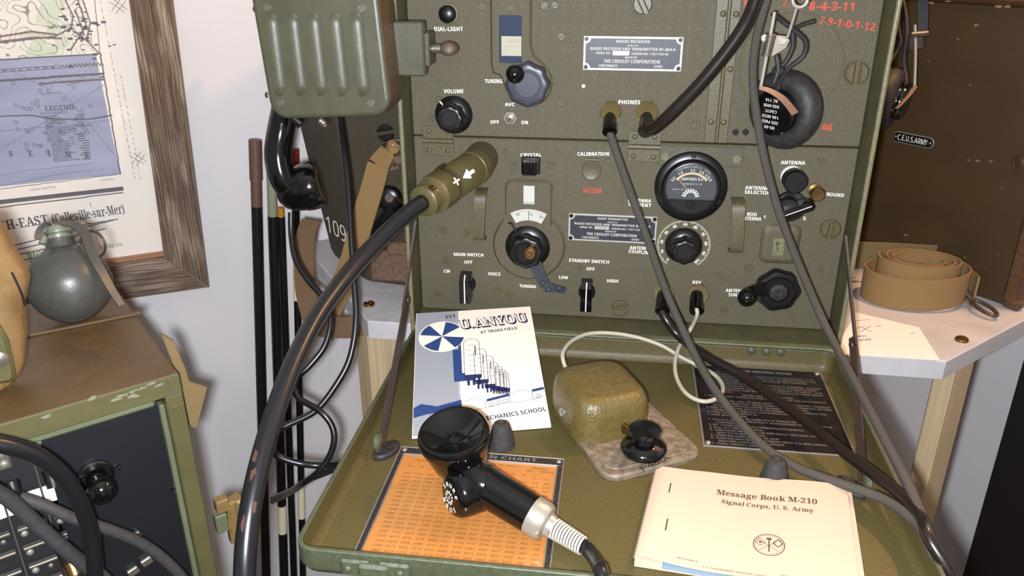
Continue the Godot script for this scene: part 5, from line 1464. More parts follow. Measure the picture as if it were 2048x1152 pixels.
func pole(label: String, a: Vector3, b: Vector3, parts: Array, r: float):
	# parts: [share of the way from a, radius, material] cut points; the last runs to the floor
	var e := a + (b - a) * ((FLOOR_Y - a.y) / (b.y - a.y))
	var t = thing("antenna_rod", label, "rod", e, "rods leaning on the wall")
	var prev := a
	var names := {"cable_black": "shaft", "black_paint": "shaft", "tape_white": "white_tape", "brown_paint": "painted_ferrule", "olive_tip": "painted_ferrule", "red_paint": "painted_ferrule", "yellow_paint": "yellow_band"}
	for p in parts:
		var q: Vector3 = e if p[0] < 0 else a + (b - a) * p[0]
		var m := MB.new()
		m.tube([prev, q], p[1], 16, 1)
		obj(names.get(p[2], "shaft"), m, p[2], t)
		prev = q

func poles():
	pole("black rod with a brown ferrule, leftmost of the rods on the wall", Vector3(-0.4796,0.1323,-0.1993), Vector3(-0.5451,-0.5812,-0.1703), [[0.075, 0.0083, "brown_paint"], [0.125, 0.0072, "brown_paint"], [-1, 0.0072, "black_paint"]], 0.007)
	pole("black rod with an olive ferrule behind the hanging handset", Vector3(-0.4704,0.1156,-0.2226), Vector3(-0.5286,-0.6051,-0.1982), [[0.13, 0.0066, "olive_tip"], [0.80, 0.0070, "black_paint"], [0.875, 0.0073, "tape_white"], [-1, 0.0070, "black_paint"]], 0.007)
	pole("thin black rod with a small yellow band near its top", Vector3(-0.4716,0.0297,-0.2337), Vector3(-0.5188,-0.6183,-0.2137), [[0.02, 0.0052, "yellow_paint"], [-1, 0.0056, "black_paint"]], 0.006)
	pole("black rod with a red ferrule and white tape bands", Vector3(-0.4463,0.1103,-0.2447), Vector3(-0.5029,-0.6168,-0.2142), [[0.055, 0.0062, "red_paint"], [0.225, 0.0052, "black_paint"], [0.305, 0.0056, "tape_white"], [0.75, 0.0052, "black_paint"], [0.835, 0.0056, "tape_white"], [-1, 0.0052, "black_paint"]], 0.006)

func loudspeaker():
	var t = thing("loudspeaker", "grey-green louvred metal loudspeaker box clamped to the radio's left edge", "loudspeaker", Vector3(-0.27, 0.225, 0.065))
	var ux := Vector3(0.998, 0.055, 0).normalized()
	var uy := Vector3(-0.055, 0.998, 0).normalized()
	var w := 0.1135
	var h := 0.150
	var bc := Vector3(-0.2670,0.2253,0.0900)
	var T := Transform3D(Basis(ux, uy, Vector3.BACK), bc + uy * h / 2)
	T.origin.z = 0.0
	var b := MB.new()
	b.grid([loop3(rrect(w - 0.002, h - 0.002, 0.016), T, 0.040), loop3(rrect(w, h, 0.017), T, 0.043), loop3(rrect(w, h, 0.017), T, 0.084), loop3(rrect(w - 0.001, h - 0.001, 0.0165), T, 0.0865)], true)
	b.ext(rrect(w - 0.002, h - 0.002, 0.016), Transform3D(T.basis, T.origin + Vector3(0, 0, 0.040)), 0.001)
	obj("housing", b, "rusty", t)
	var f := MB.new()
	f.grid([loop3(rrect(w - 0.001, h - 0.001, 0.0165), T, 0.0865), loop3(rrect(w - 0.0025, h - 0.0025, 0.0155), T, 0.0885), loop3(rrect(w - 0.005, h - 0.005, 0.014), T, 0.0896), loop3(rrect(w - 0.009, h - 0.009, 0.012), T, 0.09)], true)
	f.ext(rrect(w - 0.009, h - 0.009, 0.012), Transform3D(T.basis, T.origin + Vector3(0, 0, 0.0895)), 0.0005)
	var fp = obj("front_plate", f, "speaker", t)
	# pressed louvres: each rises towards its open left lip
	for q in [[Vector3(-0.3125,0.3150,0.0900), Vector3(-0.3116,0.2443,0.0900)], [Vector3(-0.2935,0.3156,0.0900), Vector3(-0.2920,0.2447,0.0900)], [Vector3(-0.2747,0.3157,0.0900), Vector3(-0.2729,0.2447,0.0900)], [Vector3(-0.2556,0.3159,0.0900), Vector3(-0.2535,0.2451,0.0900)], [Vector3(-0.2367,0.3161,0.0900), Vector3(-0.2343,0.2455,0.0900)]]:
		var a: Vector3 = q[0]
		var e: Vector3 = q[1]
		var dn := (e - a).normalized()
		var ac := Vector3.BACK.cross(dn)
		if ac.x < 0: ac = -ac
		var ln := (e - a).length()
		var rows := []
		for i in 15:
			var v := i / 14.0
			var s: float = v * ln
			var endf: float = 1.0 - pow(max(0.0, 1.0 - min(s, ln - s) / 0.008), 2.0)
			endf = sqrt(max(endf, 0.0))
			var r := PackedVector3Array()
			for j in 9:
				var u := j / 8.0
				var hh: float = 0.0036 * endf * (1.0 - u * u * u) if j > 0 else 0.0036 * endf
				r.push_back(a + dn * s + ac * (u * 0.0105 * (0.55 + 0.45 * endf) - 0.004) + Vector3(0, 0, hh + 0.0001))
			rows.append(r)
		var m := MB.new()
		m.grid(rows)
		obj("louvre", m, "speaker", fp)
	for q in [Vector3(-0.3148,0.3195,0.0905), Vector3(-0.2310,0.3194,0.0905), Vector3(-0.3127,0.2382,0.0905), Vector3(-0.2291,0.2396,0.0905)]: screw(fp, q - Vector3(0, 0, 0.0005), 0.0036, "nickel_dull", 65)
	for q in [Vector3(-0.3329,0.3169,0.0750), Vector3(-0.3315,0.2421,0.0750)]: rivet(t, q, 0.0028, "speaker", Vector3.LEFT)
	# clamp over the radio's rim with its thumbscrew
	var c := MB.new()
	var b0 := Vector3(-0.2132,0.3054,0.0520)
	var b1 := Vector3(-0.1880,0.2577,0.0520)
	c.box((b0 + b1) / 2 - Vector3(0.003, 0, 0.0065), Vector3(b1.x - b0.x + 0.006, b0.y - b1.y, 0.013), Basis(), 0.0014)
	c.box(Vector3(b1.x + 0.0004, (b0.y + b1.y) / 2 - 0.001, 0.034), Vector3(0.007, (b0.y - b1.y) * 0.62, 0.024), Basis(), 0.001)
	var cl = obj("clamp", c, "speaker", t)
	var ts := MB.new()
	var s0 := Vector3(-0.1855,0.2803,0.0340)
	var s1 := Vector3(-0.1752,0.2804,0.0340)
	ts.tube([s0, s1], 0.0042, 14, 1)
	obj("thumbscrew_shaft", ts, "nickel_dull", cl)
	var tk := MB.new()
	var kp := []
	for i in 9:
		var an := -PI / 2 + PI * i / 8
		kp.append(Vector2(max(cos(an), 0.0) * 0.0084, sin(an) * 0.0042))
	var kf := frame_z(Vector3(0.15, 0.2, 1), Vector3(-0.1691,0.2805,0.0340))
	tk.lathe(kp, Transform3D(Basis(kf.basis.x * 1.15, kf.basis.y * 0.78, kf.basis.z * 1.2), kf.origin), 20)
	obj("thumbscrew", tk, "thumb_brown", cl)
	# fittings under the box
	var u := MB.new()
	u.tube([Vector3(-0.2832,0.2204,0.0750), Vector3(-0.2787,0.2168,0.0750)], 0.0035, 10, 1)
	u.tube([Vector3(-0.2812,0.2194,0.0700), Vector3(-0.2813,0.2138,0.0700)], 0.003, 10, 1)
	obj("terminal", u, "nickel_dull", t)
	var u2 := MB.new()
	u2.tube([Vector3(-0.3101,0.2205,0.0700), Vector3(-0.3034,0.2151,0.0700)], 0.005, 12, 1)
	obj("hook", u2, "black_satin", t)

func handset():
	var t = thing("telephone_handset", "black telephone handset hanging below the louvred loudspeaker", "handset", Vector3(-0.3178,0.1233,0.0633))
	var h := MB.new()
	h.tube([Vector3(-0.3273,0.2355,0.0373), Vector3(-0.3323,0.2046,0.0515), Vector3(-0.3360,0.1813,0.0568), Vector3(-0.3322,0.1595,0.0603), Vector3(-0.3237,0.1423,0.0557)], [0.0128, 0.0135], 22, 6)
	obj("handle", h, "black_gloss", t)
	var ax := (Vector3(-0.2997,0.1495,0.0493) - Vector3(-0.3355,0.1423,0.0573)).normalized() + Vector3(0, 0, -0.12)
	var e := MB.new()
	e.lathe([Vector2(0, -0.002), Vector2(0.010, 0.0), Vector2(0.0165, 0.005), Vector2(0.0205, 0.014), Vector2(0.0225, 0.024), Vector2(0.0232, 0.0245), Vector2(0.0238, 0.030), Vector2(0.0236, 0.038), Vector2(0.022, 0.041), Vector2(0.018, 0.039), Vector2(0, 0.036)], frame_z(ax, Vector3(-0.3404,0.1423,0.0580)), 40)
	obj("earpiece", e, "black_gloss", t)
	var c := MB.new()
	c.tube([Vector3(-0.2848,0.2159,0.0181), Vector3(-0.2746,0.1844,0.0416), Vector3(-0.2667,0.1501,0.0611), Vector3(-0.2604,0.1118,0.0826), Vector3(-0.2538,0.0741,0.1038), Vector3(-0.2484,0.0412,0.1230), Vector3(-0.2506,0.0109,0.1421), Vector3(-0.2607,-0.0103,0.1583), Vector3(-0.2772,-0.0299,0.1747), Vector3(-0.3000,-0.0390,0.1873), Vector3(-0.3122,-0.0437,0.1966), Vector3(-0.3140,-0.0522,0.2005), Vector3(-0.3073,-0.0652,0.1999), Vector3(-0.2886,-0.0746,0.1960), Vector3(-0.2671,-0.0794,0.1896), Vector3(-0.2565,-0.1008,0.1535)], 0.0031, 10, 6)
	c.tube([Vector3(-0.3267,0.1256,0.0635), Vector3(-0.3251,0.1052,0.0723), Vector3(-0.3175,0.0844,0.0859), Vector3(-0.3030,0.0684,0.0965), Vector3(-0.2838,0.0525,0.1063), Vector3(-0.2758,0.0369,0.1176), Vector3(-0.2781,0.0172,0.1321), Vector3(-0.2895,0.0021,0.1458), Vector3(-0.2992,-0.0062,0.1563), Vector3(-0.2997,-0.0123,0.1645), Vector3(-0.2924,-0.0206,0.1705), Vector3(-0.2709,-0.0272,0.1782), Vector3(-0.2592,-0.0399,0.1822), Vector3(-0.2566,-0.0539,0.1880), Vector3(-0.2624,-0.0699,0.1936), Vector3(-0.2742,-0.0845,0.1983), Vector3(-0.2968,-0.1085,0.1845), Vector3(-0.3541,-0.1902,0.0961), Vector3(-0.4071,-0.2535,0.0321)], 0.0031, 10, 6)
	c.tube([Vector3(-0.2628,-0.1113,0.1370), Vector3(-0.2756,-0.1084,0.1595), Vector3(-0.2912,-0.1094,0.1731), Vector3(-0.3135,-0.1357,0.1547), Vector3(-0.3639,-0.2059,0.0823), Vector3(-0.4069,-0.2574,0.0338)], 0.0031, 10, 6)
	obj("cord", c, "cable_black", t)

func leather_case():
	var t = thing("leather_case", "dark olive canvas field case with a white painted number, behind the loudspeaker", "case", Vector3(-0.3073,-0.0180,-0.0923) + Vector3(0.04, 0, -0.05))
	var p1 := Vector3(-0.3073,-0.0180,-0.0923)
	var p2 := Vector3(-0.3888,-0.0180,-0.1883)
	var dx := Vector3(0.078, 0, 0.004)
	var dz := p2 - p1
	var loops := []
	for e in [[0.0, 0.010, 0.012], [0.003, 0.004, 0.016], [0.010, 0.0005, 0.02], [0.03, 0.0, 0.02], [0.12, -0.004, 0.02], [0.30, -0.010, 0.02]]:
		var lean := Vector3(-0.016 * e[0] / 0.16, 0, 0)
		var o := p1 + lean
		var lp := PackedVector3Array()
		var corners := [o, o + dx, o + dx + dz, o + dz * (1.0 + e[0] * 0.5)]
		var cen: Vector3 = (corners[0] + corners[1] + corners[2] + corners[3]) / 4.0
		for i in 4:
			var c: Vector3 = corners[i]
			c -= (c - cen).normalized() * e[1] * 1.4
			var a: Vector3 = (corners[(i + 3) % 4] - c).normalized()
			var b: Vector3 = (corners[(i + 1) % 4] - c).normalized()
			for k in 5:
				var f := k / 4.0
				lp.push_back(c + a * 0.012 * (1 - f) * (1 - f) + b * 0.012 * f * f + Vector3(0, e[0], 0))
		loops.append(lp)
	var m := MB.new()
	m.grid(loops, true)
	for lp in [loops[0], loops[5]]:
		var cn := Vector3.ZERO
		for q in lp: cn += q / lp.size()
		var nn := Vector3.DOWN if lp == loops[0] else Vector3.UP
		for i in lp.size(): m.tri(cn, lp[i], lp[(i + 1) % lp.size()], nn, nn, nn)
	var body = obj("body", m, "canvas_case", t)
	var Z := p1.z
	var hd := MB.new()
	var ho := []
	for q in [Vector3(-0.2739,0.1360,-0.0850), Vector3(-0.2633,0.1468,-0.0850), Vector3(-0.2335,0.1511,-0.0850), Vector3(-0.2344,0.1314,-0.0850), Vector3(-0.2554,0.1319,-0.0850), Vector3(-0.2698,0.1273,-0.0850)]: ho.append(Vector2(q.x, q.y))
	hd.ext(ho, Transform3D(Basis(), Vector3(0, 0, Z + 0.001)), 0.006, 0.001)
	var hp = obj("hood", hd, "leather_brown", t)
	for q in [Vector3(-0.2675,0.1361,-0.0830), Vector3(-0.2616,0.1369,-0.0830), Vector3(-0.2552,0.1359,-0.0830)]: rivet(hp, Vector3(q.x, q.y, Z + 0.007), 0.0028, "canvas_case")
	var cy := MB.new()
	cy.tube([Vector3(-0.2914,0.0504,-0.0750), Vector3(-0.2708,0.0758,-0.0680), Vector3(-0.2515,0.0953,-0.0620)], [0.015, 0.016], 20, 4)
	obj("coil", cy, "black_satin", t)
	var bs := MB.new()
	bs.lathe([Vector2(0.0145, 0), Vector2(0.0145, 0.004), Vector2(0.012, 0.007), Vector2(0.006, 0.008), Vector2(0.006, 0.010), Vector2(0, 0.010)], Transform3D(Basis(), Vector3(-0.2613,0.1062,-0.0560)), 24)
	bs.tube([Vector3(-0.2533,0.1072,-0.0500), Vector3(-0.2296,0.1016,-0.0450)], 0.0035, 10, 1)
	obj("boss", bs, "black_satin", t)
	screw(t, Vector3(-0.2582,0.1096,-0.0455), 0.005, "nickel_dull", 50)
	var pk := MB.new()
	var q0 := Vector3(-0.3012,0.0298,-0.0800)
	var q1 := Vector3(-0.2404,-0.0104,-0.0800)
	pk.box(Vector3((q0.x + q1.x) / 2, (q0.y + q1.y) / 2, Z + 0.002), Vector3(q1.x - q0.x, q0.y - q1.y, 0.008), Basis(), 0.003)
	var pkp = obj("pocket", pk, "leather_brown", t)
	var pf := MB.new()
	var f0 := Vector3(-0.2771,0.0424,-0.0780)
	var f1 := Vector3(-0.2477,0.0262,-0.0780)
	pf.box(Vector3((f0.x + f1.x) / 2, (f0.y + f1.y) / 2, Z + 0.005), Vector3(f1.x - f0.x, f0.y - f1.y, 0.008), Basis(), 0.0015)
	obj("flap", pf, "leather_brown", pkp)
	screw(t, Vector3(-0.2695,0.1732,-0.0885), 0.0105, "black_satin", 10)
	var tx := MB.new()
	lab(tx, "109", Vector3(-0.3738,0.0294,-0.1490), Vector3(-0.3311,0.0329,-0.0986), 0.021, "sans")
	lab(tx, "0", Vector3(-0.3214,0.0292,-0.0873), Vector3(-0.3094,0.0301,-0.0731), 0.020, "sans")
	obj("painted_number", tx, "white_print", t)
	# carrying strap of tan webbing
	var s := MB.new()
	var sd := Vector3(0.95, 0.3, 0.1)
	s.band([Vector3(-0.2471,0.1704,-0.0500), Vector3(-0.2583,0.1608,-0.0520), Vector3(-0.2707,0.1443,-0.0540)], [Vector3(0.6, 0.7, 0.2), Vector3(0.7, 0.6, 0.1), sd], [0.012, 0.024], 0.0022, 5)
	s.band([Vector3(-0.2707,0.1443,-0.0540), Vector3(-0.2803,0.1137,-0.0500), Vector3(-0.2936,0.0763,-0.0460), Vector3(-0.3074,0.0336,-0.0450), Vector3(-0.3252,-0.0051,-0.0450), Vector3(-0.3401,-0.0332,-0.0450), Vector3(-0.3406,-0.0518,-0.0450), Vector3(-0.3330,-0.0633,-0.0450)], [sd, sd, sd, sd, sd, sd, Vector3(0.8, -0.5, 0.1), Vector3(0.6, -0.8, 0.1)], [0.026, 0.029], 0.0022, 6)
	obj("webbing_strap", s, "webbing", t, "tan webbing carrying strap")
	var s2 := MB.new()
	s2.band([Vector3(-0.3554,0.0769,-0.0543), Vector3(-0.3591,0.0576,-0.0398), Vector3(-0.3555,0.0177,-0.0172), Vector3(-0.3471,-0.0062,-0.0023), Vector3(-0.3353,-0.0237,0.0093), Vector3(-0.3007,-0.0230,0.0152), Vector3(-0.2843,-0.0205,0.0119)], [sd, sd, sd, sd, Vector3(0.6, 0.7, 0), Vector3.UP, Vector3.UP], 0.026, 0.0022, 6)
	obj("strap_loop", s2, "webbing_shaded", t)  # same tan strap; the shade it lies in is put into the colour
	var rg := MB.new()
	var ring := []
	for i in 21:
		var a := TAU * i / 20
		ring.append(Vector3(-0.2422,0.1700,-0.0500) + Vector3(cos(a) * 0.011, sin(a) * 0.004, 0))
	rg.tube(ring, 0.0012, 6, 1)
	obj("strap_ring", rg, "nickel_dull", t)

func switchboard():
	var TOPY := 0.0826
	var t = thing("field_switchboard", "green wooden field switchboard box with black panel and trailing cords", "switchboard", B3(-0.12, -0.26, -0.1))
	var W := 0.26
	var D := 0.205
	var H := 0.34
	var R := Basis(BX_D, Vector3.UP, BX_N)
	var tp := MB.new()
	tp.box(B3(-W / 2, TOPY - 0.005, -D / 2 + 0.001), Vector3(W, 0.010, D), R, 0.0012)
	var top = obj("top_board", tp, "boxgreen_lamplit", t)
	var bt := MB.new()
	# raised batten where the hinged part of the top begins
	var r1 := Vector3(-0.4690,0.0826,0.2674)
	var r2 := Vector3(-0.4029,0.0826,0.2164)
	var rd := (r2 - r1).normalized()
	bt.box((r1 + r2) / 2 - rd * 0.04 + Vector3(0, 0.0012, 0), Vector3((r2 - r1).length() + 0.08, 0.0024, 0.0055), Basis(rd, Vector3.UP, rd.cross(Vector3.UP)), 0.0008)
	obj("batten", bt, "boxgreen_lamplit", top)
	var bd := MB.new()
	bd.box(B3(-W / 2, TOPY - 0.010 - (H - 0.01) / 2, -D + 0.006), Vector3(W, H - 0.01, 0.012), R)
	bd.box(B3(-0.006, TOPY - 0.010 - (H - 0.01) / 2, -D / 2), Vector3(0.012, H - 0.01, D - 0.002), R)
	bd.box(B3(-W + 0.006, TOPY - 0.010 - (H - 0.01) / 2, -D / 2), Vector3(0.012, H - 0.01, D - 0.002), R)
	bd.box(B3(-W / 2, TOPY - H + 0.006, -D / 2), Vector3(W, 0.012, D - 0.002), R)
	obj("carcass", bd, "boxgreen", t)
	# front rails, rebated
	var fr := MB.new()
	fr.box(B3(-W / 2, TOPY - 0.0085, -0.005), Vector3(W, 0.0165, 0.0125), R, 0.0008)
	fr.box(B3(-0.0063, TOPY - 0.0165 - 0.15, -0.005), Vector3(0.0125, 0.30, 0.0125), R, 0.0008)
	fr.box(B3(-W + 0.0063, TOPY - 0.0165 - 0.15, -0.005), Vector3(0.0125, 0.30, 0.0125), R, 0.0008)
	var frp = obj("front_frame", fr, "boxgreen", t)
	for q in [[-0.006, TOPY - 0.004], [-0.006, TOPY - 0.028]]: screw(frp, B3(q[0], q[1], 0.0008), 0.0032, "boxgreen", 40, BX_N)
	var rb := MB.new()
	rb.box(B3(-W / 2 - 0.006, TOPY - 0.0205, -0.008), Vector3(W - 0.025, 0.0085, 0.008), R, 0.002)
	rb.box(B3(-0.0145, TOPY - 0.0205 - 0.15, -0.010), Vector3(0.0040, 0.29, 0.008), R, 0.0008)
	obj("rebate", rb, "boxgreen_pale", t)
	var rn := RandomNumberGenerator.new()
	rn.seed = 8
	mat("pale_chip", Color(0.43, 0.435, 0.36), 0.6)
	for q in [Vector2(-0.0439,0.0769), Vector2(-0.0391,0.0780), Vector2(-0.0335,0.0789), Vector2(-0.0257,0.0794), Vector2(-0.0145,0.0780), Vector2(-0.0590,0.0828), Vector2(-0.0884,0.0790), Vector2(-0.0203,0.0808), Vector2(-0.0322,0.0751)]:
		var pl := []
		for i in 9: pl.append(q + Vector2.from_angle(TAU * i / 9) * rn.randf_range(0.0008, 0.0028) * Vector2(1.9, 0.7))
		var cp := MB.new()
		cp.ext(pl, Transform3D(R, B3(0, 0, 0.0012)), 0.0003)
		obj("paint_chip", cp, "pale_chip", frp)
	var OF := -0.014
	var bp := MB.new()
	bp.box(B3(-0.055, -0.095, OF - 0.002), Vector3(0.078, 0.31, 0.004), R)
	var pan = obj("black_panel", bp, "black_panel", t)
	# ball knob in its round boss
	var kc := B3(-0.0668, 0.0130, OF)
	var ks := MB.new()
	ks.lathe([Vector2(0.0125, 0), Vector2(0.0125, 0.003), Vector2(0.0115, 0.004), Vector2(0.0105, 0.001), Vector2(0, 0.001)], frame_z(BX_N, kc), 28)
	obj("knob_boss", ks, "black_satin", pan)
	var kb := MB.new()
	kb.tube([kc, kc + BX_N * 0.012], 0.0075, 16, 1)
	kb.ball(kc + BX_N * 0.013 + Vector3(0.0005, -0.0055, 0), 0.0108, 24)
	obj("ball_knob", kb, "black_gloss", pan)
	for q in [Vector2(-0.0523,0.0131), Vector2(-0.0755,0.0134), Vector2(-0.0158,-0.0223), Vector2(-0.0746,-0.0045)]: screw(pan, B3(q.x, q.y, OF), 0.0032, "black_satin", 30, BX_N)
	# rack of line units at the left: black strips, nickel brackets, white label strip
	var rk := MB.new()
	rk.box(B3(-0.175, -0.095, OF - 0.010), Vector3(0.155, 0.31, 0.004), R)
	var rack = obj("line_rack", rk, "black_matt", t)
	for i in 4:
		var x := -0.1015 - i * 0.0235
		var st := MB.new()
		st.box(B3(x, -0.10, OF - 0.006), Vector3(0.0008, 0.29, 0.003), R)
		obj("divider", st, "nickel_dull", rack)
		var br := MB.new()
		br.box(B3(x + 0.0065, 0.0475 - 0.001 * i, OF - 0.005), Vector3(0.009, 0.017, 0.004), R, 0.001)
		obj("bracket", br, "nickel_dull", rack)
		for k in 2: rivet(rack, B3(x + 0.0065, 0.0515 - 0.0085 * k, OF - 0.003), 0.0028, "nickel", BX_N)
		var lb := MB.new()
		lb.box(B3(x + 0.0115, 0.0090, OF - 0.002), Vector3(0.0222, 0.0140, 0.002), R, 0.0004)
		obj("label_strip", lb, "paper_white", rack)
		rivet(rack, B3(x + 0.0165, 0.0075, OF - 0.001), 0.003, "nickel", BX_N)
		var pl := MB.new()
		pl.tube([B3(x + 0.0075, 0.030, OF + 0.000), B3(x + 0.0075, 0.018, OF + 0.006)], [0.0052, 0.0046], 14, 1)
		obj("switch_lever", pl, "black_satin", rack)
		for k in 5:
			var yy := -0.012 - k * 0.017
			var dr := MB.new()
			dr.box(B3(x + 0.012, yy, OF - 0.003), Vector3(0.019, 0.0022, 0.005), R, 0.0005)
			obj("contact_bar", dr, "nickel_dull", rack)
			rivet(rack, B3(x + 0.006, yy - 0.007, OF - 0.006), 0.0026, "nickel", BX_N)
			if k % 2 == 0: rivet(rack, B3(x + 0.016, yy - 0.008, OF - 0.006), 0.0022, "nickel_dull", BX_N)
	# cord clips low on the black panel
	for q in [Vector2(-0.0509,-0.0507), Vector2(-0.0471,-0.0775), Vector2(-0.0579,-0.0817)]:
		var cl := MB.new()
		cl.box(B3(q.x, q.y, OF + 0.002), Vector3(0.0085, 0.0065, 0.004), R.rotated(BX_N, 0.3), 0.0008)
		obj("cord_clip", cl, "nickel_dull", pan)
	var pg := MB.new()
	pg.tube([Vector3(-0.3886,-0.0256,0.3793), Vector3(-0.3820,-0.0343,0.3840)], 0.0062, 14, 1)
	obj("line_plug", pg, "black_satin", t)
	var pg2 := MB.new()
	pg2.tube([Vector3(-0.3820,-0.0343,0.3840), Vector3(-0.3773,-0.0417,0.3879)], 0.0055, 14, 1)
	obj("plug_tip", pg2, "brass", t)
	# cords hanging across the front
	for a in [[[Vector3(-0.3745,0.0998,0.4297), Vector3(-0.3664,0.0919,0.4218), Vector3(-0.3589,0.0786,0.4118), Vector3(-0.3535,0.0578,0.4024), Vector3(-0.3510,0.0342,0.3972), Vector3(-0.3518,0.0063,0.3937), Vector3(-0.3529,-0.0145,0.3948), Vector3(-0.3552,-0.0350,0.3971), Vector3(-0.3605,-0.0769,0.4022)], 0.0055, "cable_black"], [[Vector3(-0.3827,0.0685,0.4308), Vector3(-0.3792,0.0494,0.4203), Vector3(-0.3753,0.0243,0.4110), Vector3(-0.3695,-0.0009,0.4026), Vector3(-0.3643,-0.0273,0.3920), Vector3(-0.3568,-0.0491,0.3846), Vector3(-0.3506,-0.0853,0.3786)], 0.0048, "rubber_grey"], [[Vector3(-0.3893,0.0363,0.4023), Vector3(-0.3765,0.0274,0.3982), Vector3(-0.3646,0.0108,0.3895), Vector3(-0.3534,-0.0080,0.3758), Vector3(-0.3417,-0.0309,0.3616), Vector3(-0.3319,-0.0547,0.3521), Vector3(-0.3241,-0.0829,0.3445), Vector3(-0.3202,-0.1251,0.3351)], 0.0040, "rubber_grey"]]:
		var c := MB.new()
		c.tube(a[0], a[1], 14, 7)
		obj("cord", c, a[2], t)
	# webbing strap on the hidden side, showing past the edge
	var sp := []
	for q in [Vector2(-0.0011,0.1024), Vector2(0.0070,0.0940), Vector2(0.0118,0.0681), Vector2(0.0129,0.0557), Vector2(0.0254,0.0463), Vector2(0.0204,0.0342), Vector2(0.0115,0.0123), Vector2(0.0062,0.0182), Vector2(0.0053,0.0516), Vector2(0.0034,0.0722)]: sp.append(q)
	var sm := MB.new()
	sm.ext(sp, Transform3D(R, B3(0, 0, -0.034)), 0.004, 0.0008)
	obj("side_strap", sm, "webbing_olive", t, "frayed webbing strap on the box side")
	# latch standing off the side
	var la := MB.new()
	var lp := []
	for q in [Vector2(0.0216,-0.0564), Vector2(0.0290,-0.0578), Vector2(0.0293,-0.0799), Vector2(0.0245,-0.0990), Vector2(0.0197,-0.0997), Vector2(0.0198,-0.0805)]: lp.append(q)
	la.ext(lp, Transform3D(R, B3(0, 0, -0.026)), 0.010, 0.002)
	var lh := []
	for q in [Vector2(0.0281,-0.0584), Vector2(0.0341,-0.0576), Vector2(0.0375,-0.0644), Vector2(0.0360,-0.0726), Vector2(0.0324,-0.0703), Vector2(0.0282,-0.0725)]: lh.append(q)
	la.ext(lh, Transform3D(R, B3(0, 0, -0.028)), 0.014, 0.003)
	var l0 := Vector2(0.0125,-0.0562)
	var l1 := Vector2(0.0233,-0.0562)
	la.box(B3((l0.x + l1.x) / 2, l0.y - 0.002, -0.021), Vector3(l1.x - l0.x, 0.012, 0.010), R, 0.001)
	var lao = obj("latch", la, "brass_dull", t)
	lao.material_override = mats["leather_tan_metal"]
	var lb2 := MB.new()
	var m0 := Vector2(0.0151,-0.0755)
	lb2.box(B3(m0.x, m0.y, -0.022), Vector3(0.010, 0.018, 0.010), R, 0.001)
	obj("latch_lug", lb2, "boxgreen_pale", lao)
	# stand it rests on, below the frame
	var tb = thing("side_table", "plain small wooden table under the green switchboard", "table", B3(-W / 2, FLOOR_Y, -D / 2))
	var ty := TOPY - H
	var tm := MB.new()
	tm.box(B3(-W / 2 - 0.05, ty - 0.0125, -D / 2), Vector3(W + 0.06, 0.025, D + 0.02), R, 0.001)
	obj("table_top", tm, "wood_bare", tb)
	for s in [[-0.02, -0.02], [-0.02, -D + 0.02], [-W - 0.05, -0.02], [-W - 0.05, -D + 0.02]]:
		var lg := MB.new()
		lg.box(B3(s[0], (ty - 0.025 + FLOOR_Y) / 2, s[1]), Vector3(0.035, ty - 0.025 - FLOOR_Y, 0.035), R, 0.001)
		obj("leg", lg, "wood_bare", tb)

